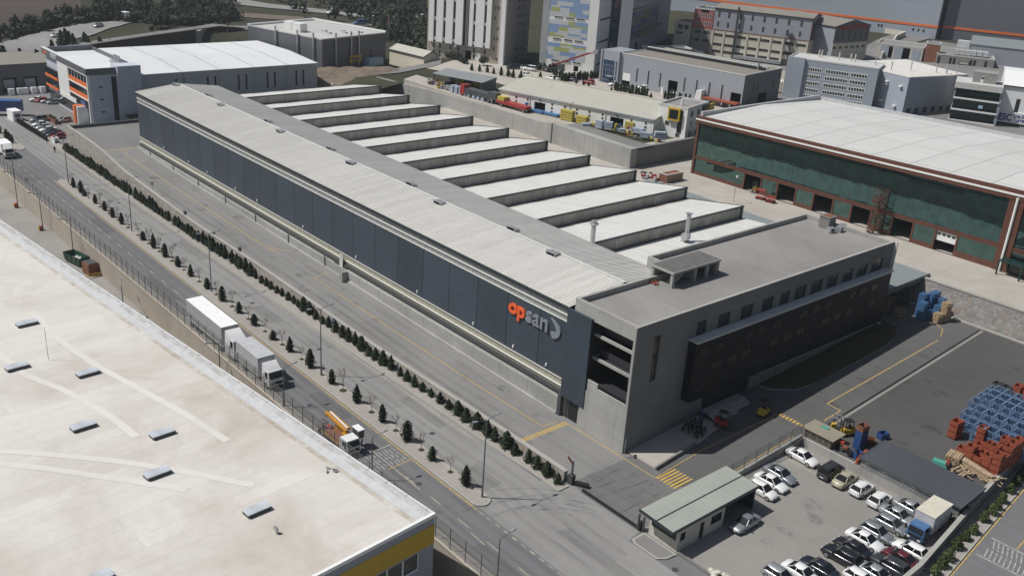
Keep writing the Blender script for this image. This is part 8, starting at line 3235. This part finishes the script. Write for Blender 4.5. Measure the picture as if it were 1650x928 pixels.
for i in range(8):
    x, y = 139.5 - 1.75 * (i % 8), -78.8 - .1 * i
    bundle(x, y, 11.85, 1.1, 1.8, 3, 'panel_bundle', 'grey-blue wrapped bundle in the upright row behind the tall wall', 0, 'grey bundles behind the wall')
for i in range(4):
    bundle(127.5 - 1.4 * i, -83.5, 11.85, .9, 1.4, 3, 'panel_bundle', 'grey-blue wrapped bundle beside the end wall of the cream workshop', 10, 'bundles at the workshop end')
for i, (x, y, n) in enumerate(((90.0, -84.2, 3), (87.8, -85.0, 3), (93.2, -82.8, 1), (82.0, -89.0, 2), (78.2, -87.4, 2), (75.2, -88.8, 3), (84.5, -86.5, 1))):
    bundle(x, y, 12.3, 1.8 if i < 3 else 2.6, 1.3, n, 'panel_bundle', 'pale wrapped bundle standing on the ledge before the cream workshop', 14 + 20 * (i % 3), 'pale bundles on the ledge')
rr_ = random.Random(9)
for i in range(26):
    x = rr_.uniform(126, 166) if i < 15 else rr_.uniform(74, 92)
    y = rr_.uniform(-82, -78.5) if i < 15 else rr_.uniform(-90, -84.5)
    t = thing('scrap_heap', 'small mixed heap of dark and rusty machine parts in the goods yard', 'scrap heap', (x, y, 11.85 if i < 15 else 12.3), 0, 'scrap heaps in the goods yard')
    for k in range(4):
        g = MB(); g.obox((rr_.uniform(-.8, .8), rr_.uniform(-.6, .6), rr_.uniform(.2, .7)), (rr_.uniform(.4, 1.3), rr_.uniform(.3, .8), rr_.uniform(.3, .9)), rr_.uniform(0, 3)); g.build('machine_part', rr_.choice(['steel_dark', 'rust', 'galvanised', 'blue_steel', 'insulation_yellow', 'pale_tan', 'canvas_grey']), t)
for i, (x, y) in enumerate(((64.5, -74.5), (66.5, -75.3), (62.5, -73.4), (65.0, -73.0))):
    t = thing('scrap_heap', 'heap of pale scrap and tanks beside the rusty roofed shed on the terrace', 'scrap heap', (x, y, 8), 0, 'scrap on the terrace')
    for k in range(5):
        g = MB(); g.obox((rr_.uniform(-1, 1), rr_.uniform(-.8, .8), rr_.uniform(.2, .7)), (rr_.uniform(.4, 1.2), rr_.uniform(.3, .8), rr_.uniform(.3, .9)), rr_.uniform(0, 3)); g.build('machine_part', rr_.choice(['canvas_grey', 'sign_white', 'red_paint', 'rust', 'steel_dark']), t)
for i, (x, y, lab) in enumerate(((36.0, -80.6, 'red wheeled work platform before the second doorway of the glass hall'), (33.9, -81.2, 'red wheeled trolley beside the work platform on the terrace'))):
    t = thing('work_trolley', lab, 'trolley', (42.5 - 2.4 * i, -83.4, 8.0), 10)
    g = MB()
    for a in (-.8, .8):
        for b in (-.5, .5): g.tube((a, b, .2), (a, b, 2.2 - i), .05, .05, 6)
    g.box(-.85, .85, -.55, .55, 1.9 - i, 2.0 - i); g.box(-.85, .85, -.55, .55, .35, .45); g.build('frame', 'red_paint', t)
    for a in (-.7, .7):
        g = MB(); g.tube((a, -.6, .2), (a, .6, .2), .2, .2, 10); g.build('wheel', 'rubber', t)
for i, (x, y) in enumerate(((198, -63), (201, -66), (196.5, -68.5))):
    t = thing('red_machine', ['small red machine behind the white roofed hall, left one', 'small red machine behind the white roofed hall, middle one', 'small red machine behind the white roofed hall, right one'][i], 'machine', (187 - 3 * i, -69.5 - 1.5 * i, 4.4), 30)
    g = MB(); g.box(-1, 1, -.6, .6, .3, 1.2); g.build('body', 'red_paint', t)
    g = MB(); g.box(-.9, .0, -.5, .5, 1.2, 1.9); g.build('cabin', 'trim_light', t)
    g = MB(); g.tube((-.6, -.7, .35), (-.6, .7, .35), .35, .35, 10); g.tube((.6, -.7, .35), (.6, .7, .35), .35, .35, 10); g.build('wheel', 'rubber', t)
# hedge posts and cable spool at the far left car park
f_ = thing('planter_fence', 'row of ivy covered fence posts between the road and the parked cars', 'fence')
r_ = random.Random(4)
pp = None
for i in range(13):
    x = 198.5 - 1.72 * i
    g = MB(); g.box(-.12, .12, -.12, .12, 0, 1.25)
    leaf_cloud(g, r_, 60, lambda q: ((q.uniform(-.28, .28), q.uniform(-.28, .28), q.uniform(.05, 1.4)), (q.uniform(-1, 1), q.uniform(-1, 1), .3)), .16)
    if pp is None: pp = o = g.build('post', 'conifer', f_)
    else:
        o = pp.copy(); COL.objects.link(o); o.parent = f_
    o.location = (x, 14.9 - .06 * i, .0)
g = MB(); g.box(178, 198.5, 14.2, 14.4, .9, 1.05); g.build('rail', 'steel_dark', f_)
t = thing('cable_drum', 'white rounded cable drum lying at the near end of the ivy fence', 'cable drum', (175.6, 13.0, 0), 20)
g = MB(); g.tube((0, -.55, .75), (0, .55, .75), .55, .55, 16); g.build('core', 'canvas_grey', t, 40)
for s2 in (-1, 1):
    g = MB(); g.tube((0, s2 * .5, .75), (0, s2 * .62, .75), .78, .78, 18); g.build('flange', 'sign_white', t, 40)
t = thing('loading_dock_bags', 'white bulk bags stacked before the dock doors of the loading hall', 'bulk bags', (233.5, 4.5, 0), 0)
for k in range(5):
    g = MB(); g.obox((0, 2.5 - 2.3 * k + (1 if k > 1 else 0), .9), (1.5, 1.6, 1.8), .1 * k); g.build('bag', 'sign_white', t)
w = thing('planter_wall', 'low dark hedge planter beside the entrance of the striped offices', 'planter', (196.5, 7.0, 0), 90)
g = MB(); g.box(-.5, .5, -3, 3, 0, 1.2); g.build('box', 'rust', w)
g = MB(); leaf_cloud(g, r_, 160, lambda q: ((q.uniform(-.5, .5), q.uniform(-3, 3), q.uniform(1.1, 1.5)), (0, 0, 1)), .2); g.build('foliage', 'conifer', w)
for i, (x, y, z, lab) in enumerate(((272, -77, 14, 'red flag on a pole above the end of the upper lane'), (231, -119, 14, 'red flag on a pole beyond the dark grey hall'))):
    t = thing('red_flag', lab, 'flag', (x, y, hz(x, y)), -35)
    g = MB(); g.tube((0, 0, 0), (0, 0, 9.5 if i else 6.5), .07, .05, 6); g.build('pole', 'galvanised', t)
    h_ = 9.3 if i else 6.3
    g = MB()
    pr_ = None
    for k in range(7):
        x_, yy = .08 + .42 * k, .16 * math.sin(k * 1.1)
        if pr_: g.face([(pr_[0], pr_[1], h_ - 1.7), (x_, yy, h_ - 1.7), (x_, yy, h_), (pr_[0], pr_[1], h_)])
        pr_ = (x_, yy)
    g.build('cloth', 'red_paint', t)
t = thing('site_office', 'white portable roof cabin among the trees beyond the hill road', 'cabin', (306, -53, hz(306, -53) + 1), 20)
g = MB(); g.box(-1.4, 1.4, -1.0, 1.0, 0, 2.6); g.build('wall', 'canvas_white', t)
g = MB(); g.box(-1.6, 1.6, -1.2, 1.2, 2.6, 2.8); g.build('roof', 'sign_white', t)

# ------------------------------------------------------------------ people
def person(loc, rz, pose, top, bottom, lab):
    t = thing('person', lab, 'person', loc, rz)
    hip = Vector((0, 0, .92))
    lean = {'stand': 0, 'bend': .55}[pose]
    ch_ = hip + Vector((lean * .9, 0, .50 - lean * .25))
    nk = ch_ + Vector((lean * .25, 0, .12))
    hd = nk + Vector((lean * .15 + .02, 0, .14))
    V = [hip, ch_, nk, hd]
    E_ = [(0, 1), (1, 2), (2, 3)]
    Rr = [(.15, .12), (.18, .12), (.06, .06), (.10, .115)]
    for s in (-1, 1):
        n = len(V)
        st = .1 if s > 0 else -.08
        V += [hip + Vector((0, s * .1, -.05)), Vector((st + .04, s * .11, .48)), Vector((st, s * .12, .08)), Vector((st + .16, s * .13, .04))]
        Rr += [(.11, .11), (.07, .075), (.05, .05), (.045, .04)]
        E_ += [(0, n), (n, n + 1), (n + 1, n + 2), (n + 2, n + 3)]
        n = len(V)
        V += [ch_ + Vector((0, s * .2, .04)), ch_ + Vector((.06 + lean * .2, s * .25, -.24)), ch_ + Vector((.2 + lean * .35, s * .2, -.44)), ch_ + Vector((.26 + lean * .4, s * .2, -.5))]
        Rr += [(.065, .065), (.05, .05), (.04, .04), (.035, .045)]
        E_ += [(1, n), (n, n + 1), (n + 1, n + 2), (n + 2, n + 3)]
    me = bpy.data.meshes.new('body')
    me.from_pydata([tuple(v) for v in V], E_, [])
    o = bpy.data.objects.new('body', me)
    COL.objects.link(o)
    sk_ = o.modifiers.new('skin', 'SKIN')
    for i, r in enumerate(Rr):
        me.skin_vertices[0].data[i].radius = r
    me.skin_vertices[0].data[0].use_root = True
    sb = o.modifiers.new('sub', 'SUBSURF'); sb.levels = 1; sb.render_levels = 1
    dg = bpy.context.evaluated_depsgraph_get()
    m2 = bpy.data.meshes.new_from_object(o.evaluated_get(dg))
    bpy.data.objects.remove(o)
    m2.materials.clear()
    for m_ in (bottom, top, 'skin', 'black'): m2.materials.append(MATS[m_])
    for p in m2.polygons:
        z = p.center.z
        d_head = (Vector(p.center) - hd).length
        if d_head < .15: p.material_index = 3 if p.center.z > hd.z + .02 else 2
        elif z < .1: p.material_index = 3
        elif z < .9: p.material_index = 0
        else: p.material_index = 1
    m2.shade_smooth()
    o = bpy.data.objects.new('body', m2)
    COL.objects.link(o)
    o.parent = t
    return t


person((166.4, 15.9, .0), 200, 'stand', 'cloth_dark', 'black', 'person in dark clothes standing by the kerb near the far stone wall')
person((24.4, 28.9, .0), 170, 'bend', 'cloth_blue', 'cloth_dark', 'person in dark blue bending over the rear of the boom truck')
person((24.3, 27.9, .0), 200, 'bend', 'cloth_red', 'cloth_dark', 'person in a red vest working behind the boom truck bed')
t = thing('tool_cart', 'dark red jumble of pipes and tools on the road behind the boom truck', 'tool heap', (26.2, 27.4, 0), 10)
for k in range(9):
    g = MB(); g.tube((random.uniform(-.7, .7), random.uniform(-.6, .6), .08 + .05 * k), (random.uniform(-.7, .7), random.uniform(-.6, .6), .1 + .08 * k), .05, .05, 6); g.build('pipe', ['rust', 'red_paint', 'steel_dark'][k % 3], t)
for i, (x, y, c_) in enumerate([(-1.4 - .75 * (k % 4), -9.2 - .85 * (k // 4), k) for k in range(10)]):
    t = thing('motorcycle', 'dark parked motorcycle in the shaded row beside the office steps', 'motorcycle', (x, y, .8), 100 + 12 * (i % 3), 'motorcycles in the shade of the office')
    for a in (-.62, .62):
        g = MB(); g.tube((a, -.06, .3), (a, .06, .3), .3, .3, 14); g.build('wheel', 'rubber', t)
    g = MB(); g.beam((-.5, 0, .5), (.45, 0, .75), .22, .28); g.beam((-.62, 0, .3), (-.1, 0, .5), .1, .1); g.beam((.62, 0, .3), (.42, 0, 1.0), .07, .07); g.build('body', ['black', 'charcoal_paint', 'paint_navy'][i % 3], t)
    g = MB(); g.obox((-.25, 0, .82), (.62, .24, .1)); g.build('seat', 'black', t)
    g = MB(); g.tube((.42, -.35, 1.0), (.42, .35, 1.0), .025, .025, 6); g.build('handlebar', 'steel_dark', t)
t = thing('blue_panel_stand', 'blue advertising board standing in the shade on the office steps', 'board', (-1.2, -12.6, .85), 30)
g = MB(); g.box(-.04, .04, -.5, .5, .2, 1.6); g.build('panel', 'blue_steel', t)
g = MB(); g.box(-.3, .3, -.45, -.35, 0, .2); g.box(-.3, .3, .35, .45, 0, .2); g.build('foot', 'steel_dark', t)
for o in bpy.data.objects:
    if '_used' in o: del o['_used']

# ------------------------------------------------------------------ thin haze in the air
m = bpy.data.materials.new('haze_air')
m.use_nodes = True
m.node_tree.nodes.clear()
ho = m.node_tree.nodes.new('ShaderNodeOutputMaterial')
hv = m.node_tree.nodes.new('ShaderNodeVolumePrincipled')
hv.inputs['Color'].default_value = (.86, .91, .97, 1)
hv.inputs['Density'].default_value = .00018
hv.inputs['Anisotropy'].default_value = .2
m.node_tree.links.new(hv.outputs[0], ho.inputs['Volume'])
g = MB()
g.box(-2600, 3100, -2600, 2600, -5.6, 78)
MATS['haze_air'] = m
tag(g.build('haze', 'haze_air'), kind='stuff')
